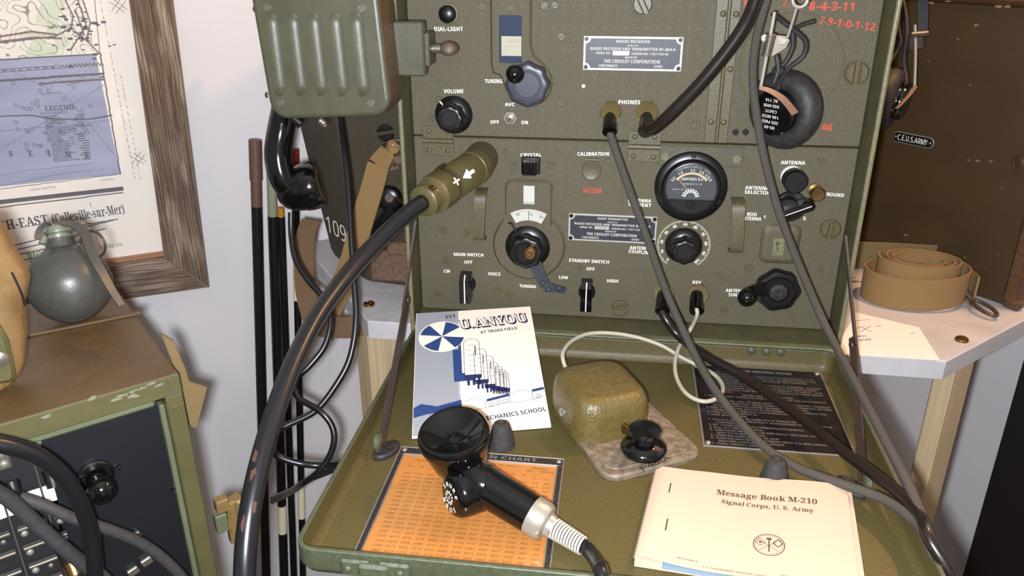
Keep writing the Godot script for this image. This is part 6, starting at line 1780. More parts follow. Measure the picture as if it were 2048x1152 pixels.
func grenade():
	var g := Vector3(-0.4497, 0.1146, 0.2336)
	var R := 0.032
	var t = thing("practice_grenade", "dark grey round grenade standing on the green switchboard box", "grenade", g - Vector3(0, R, 0))
	var up := (Vector3(-0.4568,0.1406,0.2244) - Vector3(-0.4489,0.1150,0.2345)).normalized()
	var T := frame_z(up, g)
	var b := MB.new()
	var pr := []
	for i in 25:
		var a := -PI / 2 + PI * i / 24
		var rr := R
		if i == 12: rr = R * 1.012
		if a > 1.16: break
		pr.append(Vector2(max(cos(a), 0.0) * rr, sin(a) * rr))
	pr += [Vector2(0.0118, 0.0305), Vector2(0.0112, 0.033), Vector2(0.0112, 0.0378), Vector2(0.0100, 0.0382), Vector2(0, 0.0382)]
	b.lathe(pr, T, 44)
	obj("body", b, "grenade", t)
	var f := MB.new()
	f.lathe([Vector2(0.0096, 0.037), Vector2(0.0102, 0.0385), Vector2(0.0104, 0.0405), Vector2(0.0092, 0.0408), Vector2(0.0092, 0.0420), Vector2(0.0108, 0.0424), Vector2(0.0114, 0.0465), Vector2(0.0108, 0.048), Vector2(0, 0.0482)], T, 24)
	f.box(T * Vector3(0, 0, 0.0455), Vector3(0.022, 0.015, 0.005), T.basis, 0.0015)
	var fz = obj("fuze", f, "grenade_fuze", t)
	# safety lever over the fuze and down the side
	var lv := MB.new()
	var sd := Vector3(-0.35, 0.0, 0.94)
	lv.band([Vector3(-0.4651,0.1523,0.2336), Vector3(-0.4659,0.1579,0.2279), Vector3(-0.4616,0.1614,0.2203), Vector3(-0.4476,0.1604,0.2166), Vector3(-0.4362,0.1539,0.2201), Vector3(-0.4238,0.1404,0.2332), Vector3(-0.4138,0.1278,0.2395), Vector3(-0.4068,0.1168,0.2434), Vector3(-0.4008,0.1087,0.2462), Vector3(-0.3978,0.1046,0.2476)], [sd, sd, sd, sd, sd, sd, sd, sd, sd, sd], [0.0115, 0.005], 0.0014, 6)
	obj("safety_lever", lv, "grenade", t)
	var rg := MB.new()
	var ring := []
	var rc := Vector3(-0.4370,0.1422,0.2121)
	for i in 25:
		var a := TAU * i / 24
		ring.append(rc + Vector3(0.55, -0.25, 0.1).normalized() * cos(a) * 0.0118 + Vector3(0.45, 0.85, 0).normalized() * sin(a) * 0.0118)
	rg.tube(ring, 0.0011, 7, 1)
	obj("pull_ring", rg, "rust_bar", t)
	var pn := MB.new()
	pn.tube([Vector3(-0.4600,0.1558,0.2357), Vector3(-0.4607,0.1514,0.2399)], 0.0028, 10, 1)
	obj("pin", pn, "grenade_fuze", t)

func pouch():
	var base := Vector3(-0.4392,0.0826,0.3398)
	var o := (base - BX_0).dot(BX_N)
	var R := Basis(BX_D, Vector3.UP, BX_N)
	var t = thing("leather_pouch", "tan leather pouch flap at the picture's left edge, on the switchboard box", "pouch", base + Vector3(-0.03, 0, 0))
	var dd := Vector3(-0.4392,0.0826,0.3398) - Vector3(-0.3980,0.1106,0.3829)
	# soft leather: each level runs from beyond the frame to the rolled edge, bulging towards the room
	var nz := FastNoiseLite.new()
	nz.seed = 4; nz.frequency = 22.0
	var edge := [Vector2(-0.0823,0.2324), Vector2(-0.0810,0.2290), Vector2(-0.0791,0.2229), Vector2(-0.0779,0.2137), Vector2(-0.0758,0.2034), Vector2(-0.0731,0.1954), Vector2(-0.0725,0.1878), Vector2(-0.0755,0.1790), Vector2(-0.0792,0.1709), Vector2(-0.0824,0.1492), Vector2(-0.0873,0.1290), Vector2(-0.0915,0.1200), Vector2(-0.0973,0.1145), Vector2(-0.1066,0.1113), Vector2(-0.1133,0.1114)]
	var rows := []
	var back := []
	for e in edge:
		var r := PackedVector3Array()
		var r2 := PackedVector3Array()
		for j in 19:
			var u := pow(j / 18.0, 0.6)
			var sx: float = lerp(-0.165, float(e.x), u)
			var ff: float = sqrt(max(0.0, 1.0 - pow(u, 6.0)))
			var wr := nz.get_noise_2d(sx * 1.0, e.y * 1.0) * 0.006 + nz.get_noise_2d(sx * 3.0 + 5.0, e.y * 1.2) * 0.0025
			r.push_back(B3(sx, e.y, 0.004 + 0.018 * ff + wr * ff) + dd)
			r2.push_back(B3(sx, e.y, 0.002) + dd)
		rows.append(r); back.append(r2)
	var m := MB.new()
	m.grid(rows); m.grid(back)
	obj("flap", m, "leather_tan", t)
	var g := MB.new()
	var gp := []
	for q in [Vector2(-0.1109,0.1692), Vector2(-0.0983,0.1636), Vector2(-0.0962,0.1532), Vector2(-0.0967,0.1356), Vector2(-0.0976,0.1264), Vector2(-0.1012,0.1228), Vector2(-0.1212,0.1248)]: gp.append(q)
	g.ext(gp, Transform3D(R, B3(0, 0, 0.012)), 0.018, 0.003, 0.3)
	obj("metal_box", g.moved(dd), "boxgreen", t, "green metal box under the leather flap")
	var bt := MB.new()
	bt.lathe([Vector2(0.0055, 0), Vector2(0.0055, 0.0012), Vector2(0.004, 0.0022), Vector2(0, 0.0024)], frame_z(BX_N, Vector3(-0.3744,0.1426,0.4018) + dd), 20)
	obj("stud", bt, "nickel_dull", t)
	var w := MB.new()
	w.tube([Vector3(-0.3643,0.1989,0.3835) + dd, Vector3(-0.3633,0.1865,0.3819) + dd, Vector3(-0.3651,0.1771,0.3788) + dd, Vector3(-0.3680,0.1711,0.3760) + dd], 0.0007, 6, 4)
	obj("seam_thread", w, "black_matt", t)

# ---------------------------------------------------------------- right of the radio
func Q3(s: float, y: float, o: float) -> Vector3: return TR_0 + TR_D * s + TR_N * o + Vector3(0, y, 0)

func build_right():
	trunk()
	strap_roll()
	note()
	headset()

func trunk():
	var t = thing("storage_trunk", "dark olive brown army trunk with a small black nameplate, on the shelf", "trunk", Q3(-0.2, SHELF, -0.12))
	var R := Basis(TR_D, Vector3.UP, TR_N)
	var m := MB.new()
	var H := 0.325
	m.box(Q3(-0.19, SHELF + H / 2, -0.13), Vector3(0.40, H, 0.26), R, 0.003)
	var body = obj("body", m, "trunk", t)
	var l := MB.new()
	l.box(Q3(-0.19, SHELF + H + 0.02, -0.126), Vector3(0.412, 0.04, 0.272), R, 0.004)
	var lid = obj("lid", l, "trunk_trim", t)
	# corner post and bottom rail, and the scratched line of the batten
	var c := MB.new()
	c.box(Q3(0.004, SHELF + H / 2, 0.001), Vector3(0.016, H, 0.008), R, 0.003)
	obj("corner_trim", c, "trunk_trim", body)
	var c2 := MB.new()
	c2.box(Q3(0.0085, SHELF + 0.006, 0.0), Vector3(0.018, 0.012, 0.014), R, 0.003)
	obj("corner_foot", c2, "trunk_trim", body)
	var bt := MB.new()
	bt.box(Q3(-0.19, SHELF + 0.035, 0.0004), Vector3(0.375, 0.0012, 0.0012), R, 0.0003)
	obj("seam_line", bt, "trunk_trim", body)
	# nameplate
	var a := Vector2(-0.1720,0.1475)
	var b := Vector2(-0.1219,0.1479)
	var w := 0.0525
	var h := 0.0128
	var cc := (a + b) / 2
	var ang := -0.0
	var T := Transform3D(R, Q3(cc.x, cc.y, 0.0))
	var p := MB.new()
	p.ext(rrect(w, h, h * 0.49, 7), T, 0.0010, 0.0002)
	var np = obj("nameplate", p, "plate_silver", t)
	var f := MB.new()
	f.ext(rrect(w - 0.0014, h - 0.0014, (h - 0.0014) * 0.49, 7), Transform3D(R, T * Vector3(0, 0, 0.0008)), 0.0005)
	obj("field", f, "black_satin", np)
	for s in [-1, 1]: rivet(np, T * Vector3(s * (w / 2 - 0.0042), 0, 0.0013), 0.0018, "nickel_dull", TR_N)
	var tx := MB.new()
	lab(tx, "C.E.U.S.ARMY", T * Vector3(-w / 2 + 0.0072, -0.0032, 0.0016), T * Vector3(w / 2 - 0.0072, -0.0032, 0.0016), 0.0066, "sans")
	obj("lettering", tx, "white_print", np)
	# flush ring bolt at the right
	var rb := MB.new()
	var q := Vector2(-0.0208,0.1461)
	rb.lathe([Vector2(0.0098, 0), Vector2(0.0098, 0.0018), Vector2(0.0085, 0.0024), Vector2(0.0075, 0.0012), Vector2(0.005, 0.0012), Vector2(0.004, 0.002), Vector2(0, 0.002)], frame_z(TR_N, Q3(q.x, q.y, 0)), 26)
	obj("flush_bolt", rb, "trunk", t)
	# chipped paint
	var rn := RandomNumberGenerator.new()
	rn.seed = 31
	mat("chip", Color(0.46, 0.37, 0.24), 0.7)
	for k in [Vector2(-0.1471,0.2401), Vector2(-0.1016,0.2837), Vector2(-0.1182,0.2674), Vector2(-0.0939,0.2199), Vector2(-0.0526,0.1415), Vector2(-0.0671,0.1384), Vector2(-0.0772,0.1374), Vector2(-0.0349,0.1150), Vector2(-0.1320,0.0299), Vector2(-0.1200,0.0135), Vector2(-0.0212,0.0395), Vector2(-0.0560,0.0240)]:
		var pl := []
		var rr := rn.randf_range(0.0006, 0.0024)
		for i in 7: pl.append(Vector2(k.x, k.y) + Vector2.from_angle(TAU * i / 7) * rr * rn.randf_range(0.5, 1.3) * Vector2(1.5, 0.8))
		var ch := MB.new()
		ch.ext(pl, Transform3D(R, Q3(0, 0, 0.0001)), 0.0003)
		obj("paint_chip", ch, "chip", body)
	for k in [[Vector2(-0.1491,0.2296), Vector2(-0.0958,0.2405)], [Vector2(-0.0958,0.2405), Vector2(-0.0495,0.2599)], [Vector2(-0.1266,0.1867), Vector2(-0.1042,0.1937)], [Vector2(-0.0985,0.2148), Vector2(-0.0566,0.2239)], [Vector2(-0.1716,0.0127), Vector2(-0.1162,0.0114)]]:
		var u: Vector2 = k[0]
		var v: Vector2 = k[1]
		var ch := MB.new()
		ch.box(Q3((u.x + v.x) / 2, (u.y + v.y) / 2, 0.0002), Vector3((v - u).length(), 0.0005, 0.0003), R.rotated(TR_N, atan2(v.y - u.y, v.x - u.x)))
		obj("scratch", ch, "trunk_trim", body)
	for k in [Vector2(-0.1517,0.3042), Vector2(-0.1331,0.3069), Vector2(-0.0681,0.3061), Vector2(-0.0766,0.3050)]:
		var pl := []
		for i in 7: pl.append(Vector2(k.x, k.y) + Vector2.from_angle(TAU * i / 7) * rn.randf_range(0.001, 0.0035) * Vector2(1.8, 0.6))
		var ch := MB.new()
		ch.ext(pl, Transform3D(R, Q3(0, 0, 0.010)), 0.0004)
		obj("paint_chip", ch, "chip", lid)

func strap_roll():
	var t = thing("webbing_strap_roll", "coiled tan webbing strap with a wire hook, on the shelf before the trunk", "strap", Vector3(0.3267,-0.0180,-0.0744))
	var A := Vector3(0.2770,-0.0180,-0.0972)
	var B := Vector3(0.3994,-0.0180,-0.0942)
	var c := (A + B) / 2 + Vector3(0.004, 0, -0.036)
	var ex := (B - A).normalized()
	var ez := Vector3.UP.cross(ex) * -1.0
	if ez.z < 0: ez = -ez
	var rx := (B - A).length() / 2
	var pts := []
	var sds := []
	var turns := 4.2
	var n := 84
	for i in n + 1:
		var f := float(i) / n
		var a := deg_to_rad(20) - f * turns * TAU
		var k: float = 1.0 - 0.62 * f
		var wob := 1.0 + 0.04 * sin(a * 2.0 + f * 9.0)
		var lift: float = clamp((f - 0.16) * 5.0, 0.0, 1.0) * 0.017 - 0.004 * f
		pts.append(c + ex * cos(a) * rx * k * wob + ez * sin(a) * 0.043 * k * wob + Vector3(0, 0.0195 + lift, 0))
		sds.append(Vector3(0.02 * sin(a), 1, 0.03 * cos(a)))
	var m := MB.new()
	m.band(pts, sds, 0.037, 0.0024, 2)
	obj("webbing", m, "webbing", t)
	# tail reaching behind the radio
	var tl := MB.new()
	var e0 := c - ez * 0.046 + Vector3(0, 0.036, 0)
	tl.band([e0 + ex * 0.03, e0 - ex * 0.02, e0 - ex * 0.06 + ez * 0.004, e0 - ex * 0.12 + ez * 0.016 - Vector3(0, 0.006, 0)], [Vector3.UP, Vector3.UP, Vector3.UP, Vector3.UP], 0.034, 0.0024, 6)
	obj("webbing_tail", tl, "webbing_olive", t)
	for q in [Vector3(0.2925,0.0116,-0.1909), Vector3(0.3383,0.0002,-0.1756)]:
		var bk := MB.new()
		var p := []
		for i in 17:
			var a := TAU * i / 16
			p.append(q + Vector3(cos(a) * 0.0035, sin(a) * 0.0075, cos(a) * 0.002))
		bk.tube(p, 0.0012, 7, 1)
		obj("keeper_wire", bk, "rust_bar", t)
	# flat wire snap hook lying out to the right
	var h0 := Vector3(0.4004,-0.0080,-0.1132)
	var h1 := Vector3(0.4133,-0.0120,-0.0859)
	var hd := (h1 - h0).normalized()
	var hs := Vector3.UP.cross(hd)
	var hp := []
	for i in 25:
		var a := TAU * i / 24
		hp.append((h0 + h1) / 2 + hd * cos(a) * (h1 - h0).length() * 0.55 + hs * sin(a) * 0.0075)
	var hk := MB.new()
	hk.tube(hp, 0.0021, 9, 1)
	hk.tube([h0 - hd * 0.002, h0 + Vector3(-0.012, 0.012, -0.008), h0 + Vector3(-0.018, 0.022, -0.014)], [0.003, 0.0045], 10, 4)
	obj("snap_hook", hk, "rust_bar", t, "dark wire snap hook")

func note():
	var a := Vector3(0.2663,-0.0175,-0.0853)
	var b := Vector3(0.3246,-0.0175,-0.0542)
	var c := Vector3(0.3215,-0.0175,0.0215)
	var d := Vector3(0.2177,-0.0175,0.0210)
	var t = thing("handwritten_note", "white paper note with pen scribbles under the coiled strap", "paper", Vector3(0.2819,-0.0180,-0.0082))
	var m := sheet(a, b, c, d, 0.0003)
	obj("sheet", m, "paper_white", t)
	var w := MB.new()
	var up := (a - d).normalized()
	var y := Vector3(0, 0.0006, 0)
	lab(w, "5350", Vector3(0.2475,-0.0174,-0.0095) + y, Vector3(0.2651,-0.0174,-0.0152) + y, 0.0042, "sans", up)
	lab(w, "8805", Vector3(0.2501,-0.0174,-0.0203) + y, Vector3(0.2625,-0.0174,-0.0231) + y, 0.0032, "sans", up)
	obj("pen_figures", w, "blue_print", t)
	var k := MB.new()
	for e in [[Vector3(0.2607,-0.0174,-0.0621), Vector3(0.2757,-0.0174,-0.0666)], [Vector3(0.2577,-0.0174,-0.0429), Vector3(0.2673,-0.0174,-0.0503)], [Vector3(0.2579,-0.0174,-0.0332), Vector3(0.2738,-0.0174,-0.0512)], [Vector3(0.2621,-0.0174,-0.0459), Vector3(0.2712,-0.0174,-0.0349)], [Vector3(0.2786,-0.0174,-0.0493), Vector3(0.2857,-0.0174,-0.0527)], [Vector3(0.3100,-0.0174,-0.0363), Vector3(0.3160,-0.0174,-0.0395)]]: stroke(k, e[0] + y, e[1] + y, 0.0007, Vector3.UP)
	obj("pen_marks", k, "dim_print", t)

func ear(t, c: Vector3, ax: Vector3, marked: bool):
	var T := frame_z(ax, c)
	var cu := MB.new()
	var pr := []
	for i in 25:
		var a := TAU * i / 24 + PI / 2
		pr.append(Vector2(0.0255 + cos(a) * 0.0105, sin(a) * 0.0095))
	# cushion ring
	var rows := []
	for i in 33:
		var b := TAU * i / 32
		var ring := PackedVector3Array()
		for k in 16:
			var a := TAU * k / 16
			var rr := 0.0250 + cos(a) * 0.0108 * (1.0 + 0.05 * sin(b * 3.0))
			ring.push_back(T * Vector3(cos(b) * rr, sin(b) * rr, sin(a) * 0.0115))
		rows.append(ring)
	cu.grid(rows, true, false)
	var e = obj("ear_cushion", cu, "rubber_old", t, "perished black rubber ear cushion")
	var cp := MB.new()
	cp.lathe([Vector2(0.0200, -0.004), Vector2(0.0200, 0.010), Vector2(0.0188, 0.0115), Vector2(0.0188, 0.0135), Vector2(0.0205, 0.0145), Vector2(0.0205, 0.0185), Vector2(0.0192, 0.020), Vector2(0, 0.0203)], T, 36)
	obj("ear_capsule", cp, "black_gloss", e)
	if marked:
		var tx := MB.new()
		var rows2 := ["NS-88", "SER P603", "14A MOD", "CAATC", "043-W08", "AC 118"]
		var ydir := -(Vector3.UP - ax.normalized() * Vector3.UP.dot(ax.normalized())).normalized()
		var xdir := ydir.cross(ax.normalized())
		for i in 6: labc(tx, rows2[i], c + ax.normalized() * 0.0206 + ydir * (0.0125 - i * 0.0048), 0.0027, xdir, ydir, 1.05)
		obj("capsule_print", tx, "grey_print", e)

func headset():
	var t = thing("headset", "black army headphones with nickel yokes hanging over the radio's right end", "headphones", Vector3(0.1460,0.1989,0.0300))
	var c1 := Vector3(0.1371,0.2311,0.0300)
	var ax1 := Vector3(-0.70, -0.05, 0.72).normalized()
	ear(t, c1, ax1, true)
	# wire yoke: rod, spring, flat arm
	var y := MB.new()
	y.tube([Vector3(0.1115,0.3177,0.0700), Vector3(0.1102,0.2914,0.0680), Vector3(0.1081,0.2557,0.0660)], 0.0016, 9, 4)
	obj("yoke_rod", y, "nickel", t)
	var ar := MB.new()
	ar.band([Vector3(0.1071,0.2562,0.0670), Vector3(0.1155,0.2544,0.0700), Vector3(0.1275,0.2472,0.0680), Vector3(0.1410,0.2332,0.0580)], [Vector3(0.3, 1, 0.2), Vector3(0.3, 1, 0.2), Vector3(0.6, 0.8, 0.2), Vector3(0.8, 0.6, 0.2)], [0.003, 0.0062], 0.0012, 5)
	obj("yoke_arm", ar, "copper_tint", t)
	var sp := MB.new()
	var s0 := Vector3(0.1114,0.3003,0.0690)
	var s1 := Vector3(0.1092,0.2825,0.0680)
	var sf := frame_z((s1 - s0).normalized(), s0)
	var hel := []
	for i in 11 * 10 + 1:
		var a := TAU * i / 10.0
		hel.append(sf * Vector3(cos(a) * 0.0038, sin(a) * 0.0038, (s1 - s0).length() * i / 110.0))
	sp.tube(hel, 0.0006, 5, 1)
	obj("yoke_spring", sp, "nickel_dull", t)
	var pl := MB.new()
	var po := []
	for q in [Vector3(0.1081,0.2995,0.0620), Vector3(0.1244,0.2981,0.0620), Vector3(0.1281,0.2949,0.0620), Vector3(0.1257,0.2884,0.0620), Vector3(0.1155,0.2813,0.0620), Vector3(0.1085,0.2816,0.0620)]: po.append(Vector2(q.x, q.y))
	pl.ext(po, Transform3D(Basis(), Vector3(0, 0, 0.0610)), 0.0014, 0.0003)
	var plo = obj("yoke_plate", pl, "nickel_dull", t)
	for q in [Vector3(0.1223,0.2941,0.0630), Vector3(0.1075,0.2964,0.0630)]: screw(plo, q, 0.0032, "nickel", 30)
	var rr := MB.new()
	rr.tube([Vector3(0.1254,0.2975,0.0640), Vector3(0.1272,0.3088,0.0660), Vector3(0.1288,0.3207,0.0680)], 0.0013, 8, 3)
	var ring := []
	var rc := Vector3(0.1307,0.3269,0.0680)
	for i in 21: ring.append(rc + Vector3(cos(TAU * i / 20) * 0.0058, sin(TAU * i / 20) * 0.0058, 0))
	rr.tube(ring, 0.0017, 8, 1)
	obj("slider_ring", rr, "nickel", t)
	# lead wires
	for a in [[Vector3(0.1125,0.3148,0.0550), Vector3(0.1191,0.3105,0.0500), Vector3(0.1344,0.3004,0.0450), Vector3(0.1449,0.2912,0.0420), Vector3(0.1448,0.2793,0.0400), Vector3(0.1340,0.2693,0.0420), Vector3(0.1270,0.2610,0.0500), Vector3(0.1238,0.2529,0.0580)], [Vector3(0.1333,0.2999,0.0400), Vector3(0.1341,0.2869,0.0450), Vector3(0.1289,0.2747,0.0480), Vector3(0.1235,0.2686,0.0500), Vector3(0.1221,0.2589,0.0560)], [Vector3(0.1344,0.3010,0.0350), Vector3(0.1448,0.3048,0.0300), Vector3(0.1532,0.3071,0.0280)], [Vector3(0.1199,0.2817,0.0550), Vector3(0.1225,0.2694,0.0560), Vector3(0.1204,0.2589,0.0560)]]:
		var w := MB.new()
		w.tube(a, 0.0021, 8, 6)
		obj("lead_wire", w, "rubber_old", t)
	var kn := MB.new()
	kn.ball(Vector3(0.1233,0.2680,0.0520), 0.0052, 12)
	obj("lead_knot", kn, "rubber_old", t)
	# the other earpiece hangs outside the right rim
	var c2 := Vector3(0.2936,0.2022,-0.1978)
	ear(t, c2, Vector3(0.80, -0.1, 0.45).normalized(), false)
	var y2 := MB.new()
	y2.tube([Vector3(0.3094,0.2830,-0.2025), Vector3(0.3116,0.2525,-0.1894), Vector3(0.3123,0.2209,-0.1756)], 0.0018, 9, 3)
	obj("yoke_rod", y2, "nickel", t)
	var a2 := MB.new()
	a2.band([Vector3(0.3134,0.2209,-0.1758), Vector3(0.3067,0.2118,-0.1708), Vector3(0.2937,0.1981,-0.1630)], [Vector3(0.7, 0.7, 0.1), Vector3(0.7, 0.7, 0.1), Vector3(0.7, 0.7, 0.1)], 0.0052, 0.0012, 5)
	obj("yoke_arm", a2, "copper_tint", t)
	var p2 := MB.new()
	p2.box(Vector3(0.3132,0.2661,-0.2011), Vector3(0.017, 0.020, 0.006), Basis(Vector3.BACK, 0.2), 0.002)
	p2.box(Vector3(0.3143,0.2738,-0.1992), Vector3(0.020, 0.006, 0.010), Basis(Vector3.BACK, 0.1), 0.0015)
	obj("yoke_plate", p2, "rust_bar", t)
	var hb := MB.new()
	hb.band([Vector3(0.3180,0.2759,-0.2006), Vector3(0.3132,0.3092,-0.2036), Vector3(0.2998,0.3451,-0.1955), Vector3(0.2539,0.3889,-0.1645), Vector3(0.1763,0.3837,-0.0746), Vector3(0.1476,0.3461,-0.0266), Vector3(0.1455,0.3249,-0.0115)], [Vector3(1, 0, 0.3), Vector3(1, 0, 0.3), Vector3(1, 0, 0.5), Vector3(0.4, 0, 1), Vector3(0.2, 0, 1), Vector3(1, 0, 0.2), Vector3(1, 0, 0.2)], 0.010, 0.0024, 6)
	obj("headband", hb, "black_matt", t)
	for a in [[Vector3(0.2976,0.3174,-0.2381), Vector3(0.3040,0.2918,-0.2222), Vector3(0.3063,0.2711,-0.2134), Vector3(0.3044,0.2453,-0.2018), Vector3(0.3078,0.2246,-0.1931), Vector3(0.3036,0.2100,-0.1806)], [Vector3(0.2967,0.3018,-0.2311), Vector3(0.2982,0.2758,-0.2198), Vector3(0.3017,0.2633,-0.2148), Vector3(0.2957,0.2498,-0.2081), Vector3(0.2905,0.2420,-0.2039)]]:
		var w := MB.new()
		w.tube(a, 0.0026, 8, 6)
		obj("lead_wire", w, "rubber_old", t)
	# braided cord: down past the panel, over the lid's edge, and back up to the PHONES jack
	var c := MB.new()
	c.tube([Vector3(0.100, 0.4028, -0.10), Vector3(0.102, 0.4028, -0.03), Vector3(0.106, 0.407, 0.018), Vector3(0.112, 0.392, 0.050), Vector3(0.1076,0.3493,0.0600), Vector3(0.1058,0.3259,0.0560), Vector3(0.1023,0.2932,0.0500), Vector3(0.1041,0.2591,0.0460), Vector3(0.1129,0.2198,0.0460), Vector3(0.1252,0.1796,0.0480), Vector3(0.1411,0.1386,0.0520), Vector3(0.1639,0.0908,0.0600), Vector3(0.1906,0.0401,0.0750), Vector3(0.2038,0.0200,0.1458), Vector3(0.2096,0.0120,0.2210), Vector3(0.2128,0.0080,0.2695), Vector3(0.2137,0.0020,0.3091), Vector3(0.2145,-0.0040,0.3247), Vector3(0.232, -0.05, 0.338)], 0.0038, 12, 6)
	c.tube([Vector3(-0.0187,0.2074,0.0300), Vector3(-0.0149,0.1970,0.0320), Vector3(-0.0021,0.1653,0.0380), Vector3(0.0197,0.1140,0.0460), Vector3(0.0450,0.0538,0.0550), Vector3(0.0703,0.0120,0.0874), Vector3(0.0854,-0.0040,0.1196), Vector3(0.1045,-0.0140,0.1587), Vector3(0.1249,-0.0180,0.1985), Vector3(0.1479,-0.0170,0.2270), Vector3(0.1763,-0.0120,0.2507), Vector3(0.1984,-0.0060,0.2736), Vector3(0.2086,-0.0010,0.3008), Vector3(0.2111,0.0000,0.3248), Vector3(0.228, -0.04, 0.335), Vector3(0.231, -0.10, 0.336)], 0.0038, 12, 6)
	obj("cord", c, "braid", t, "grey braided cord")
	var pg := MB.new()
	pg.tube([Vector3(-0.0191,0.2168,0.0120), Vector3(-0.0190,0.2121,0.0260), Vector3(-0.0186,0.2073,0.0340)], [0.0062, 0.0068], 18, 3)
	obj("plug", pg, "black_gloss", t)

# ---------------------------------------------------------------- loose cables
func build_cables():
	# power cable with its olive elbow plug
	var t = thing("power_cable", "thick black power cable with an olive elbow plug in the radio", "cable", Vector3(-0.2367,-0.0100,0.4081))
	var d0 := Vector3(-0.1457,0.1702,0.0340)
	var e := Vector3(-0.1779,0.1604,0.1215)
	var ax := (e - d0).normalized()
	var T := frame_z(ax, d0)
	var p := MB.new()
	p.ball(d0, 0.0168, 30)
	p.lathe([Vector2(0.0168, -0.034), Vector2(0.0168, 0.0)], Transform3D(Basis(), d0), 30)
	var L := (e - d0).length()
	p.lathe([Vector2(0.0168, 0), Vector2(0.0168, 0.006), Vector2(0.0176, 0.0065), Vector2(0.0176, 0.009), Vector2(0.0168, 0.0095), Vector2(0.0168, L * 0.50), Vector2(0.0160, L * 0.51), Vector2(0.0160, L * 0.60), Vector2(0.0168, L * 0.61), Vector2(0.0172, L * 0.64)], T, 36)
	var plug = obj("elbow_plug", p, "plug_olive", t)
	var k := MB.new()
	k.lathe([Vector2(0.0172, L * 0.64), Vector2(0.0174, L * 0.66), Vector2(0.0172, L * 0.82), Vector2(0.0138, L * 0.86), Vector2(0.0132, L * 0.90), Vector2(0.0142, L * 0.91), Vector2(0.0142, L * 0.99), Vector2(0.0120, L * 1.01), Vector2(0, L * 1.01)], T, 60, 30, 0.008, 0.0165)
	obj("clamp_nut", k, "plug_olive", t)
	var tab := MB.new()
	tab.box(T * Vector3(-0.006, 0.0158, L * 0.555), Vector3(0.006, 0.003, 0.012), T.basis, 0.0006)
	obj("key_tab", tab, "brass_dull", plug)
	var tab2 := MB.new()
	tab2.box(T * Vector3(0.008, 0.0128, L * 0.95), Vector3(0.007, 0.003, 0.005), T.basis, 0.0006)
	obj("clamp_screw", tab2, "brass_dull", plug)
	# painted white arrow following the barrel
	var to_cam := (Vector3(-0.0078, 0.3763, 0.7905) - d0)
	var la := atan2(to_cam.dot(T.basis.y), to_cam.dot(T.basis.x)) - 0.12
	var arr := MB.new()
	for sg in [[L * 0.30, L * 0.40, 0.10, 0.10], [L * 0.39, L * 0.52, 0.30, 0.02]]:
		var rows := []
		for i in 5:
			var f := i / 4.0
			var r := PackedVector3Array()
			for j in 7:
				var a: float = la + lerp(-1.0, 1.0, j / 6.0) * lerp(float(sg[2]), float(sg[3]), f)
				r.push_back(T * Vector3(cos(a) * 0.0171, sin(a) * 0.0171, lerp(float(sg[0]), float(sg[1]), f)))
			rows.append(r)
		arr.grid(rows)
	for sg in [[L * 0.63, L * 0.655, 0.22], [L * 0.585, L * 0.70, 0.05]]:
		var rows := []
		for i in 3:
			var r := PackedVector3Array()
			for j in 7:
				var a: float = la + 0.05 + lerp(-1.0, 1.0, j / 6.0) * float(sg[2])
				r.push_back(T * Vector3(cos(a) * 0.0177, sin(a) * 0.0177, lerp(float(sg[0]), float(sg[1]), i / 2.0)))
			rows.append(r)
		arr.grid(rows)
	obj("painted_arrow", arr, "white_print", plug)
	var c := MB.new()
	var path := [d0.lerp(e, 0.97), Vector3(-0.1806,0.1589,0.1258), Vector3(-0.1940,0.1497,0.1416), Vector3(-0.2120,0.1336,0.1676), Vector3(-0.2263,0.1185,0.2016), Vector3(-0.2362,0.1029,0.2428), Vector3(-0.2404,0.0858,0.2840), Vector3(-0.2416,0.0683,0.3193), Vector3(-0.2415,0.0505,0.3492), Vector3(-0.2405,0.0330,0.3732), Vector3(-0.2390,0.0136,0.3926), Vector3(-0.2370,-0.0100,0.4082), Vector3(-0.2350,-0.0519,0.4264), Vector3(-0.2356,-0.1210,0.4459)]
	c.tube(path, 0.0074, 20, 8)
	obj("cable", c, "cable_black", t)
	# places where the jacket has worn to brown
	var wn := MB.new()
	var rn := RandomNumberGenerator.new()
	rn.seed = 3
	var cv := MB.curve(path, 8)
	for k2 in [[66, 0.6], [69, 0.4], [75, -0.3], [78, 0.5]]:
		var o: Vector3 = cv[k2[0]]
		var tn: Vector3 = (cv[k2[0] + 1] - o).normalized()
		var cam := (Vector3(-0.0078, 0.3763, 0.7905) - o).normalized()
		cam = (cam - tn * cam.dot(tn)).normalized()
		var sd := tn.cross(cam)
		var dr := (cam * cos(k2[1]) + sd * sin(k2[1]))
		var fr := Transform3D(Basis(dr.cross(tn), tn, dr), o + dr * 0.0073)
		var pl := []
		for i in 9: pl.append(Vector2.from_angle(TAU * i / 9) * rn.randf_range(0.0012, 0.003) * Vector2(0.7, 2.2))
		wn.ext(pl, fr, 0.0004)
	obj("worn_spots", wn, "crack_brown", t, "brown worn spots in the cable jacket")
	# rubber cable rising from the second PHONES jack
	var r = thing("rubber_cable", "stiff brown-black rubber cable rising from the right phones jack", "cable", Vector3(0.0156,0.2069,0.0300))
	var rc := MB.new()
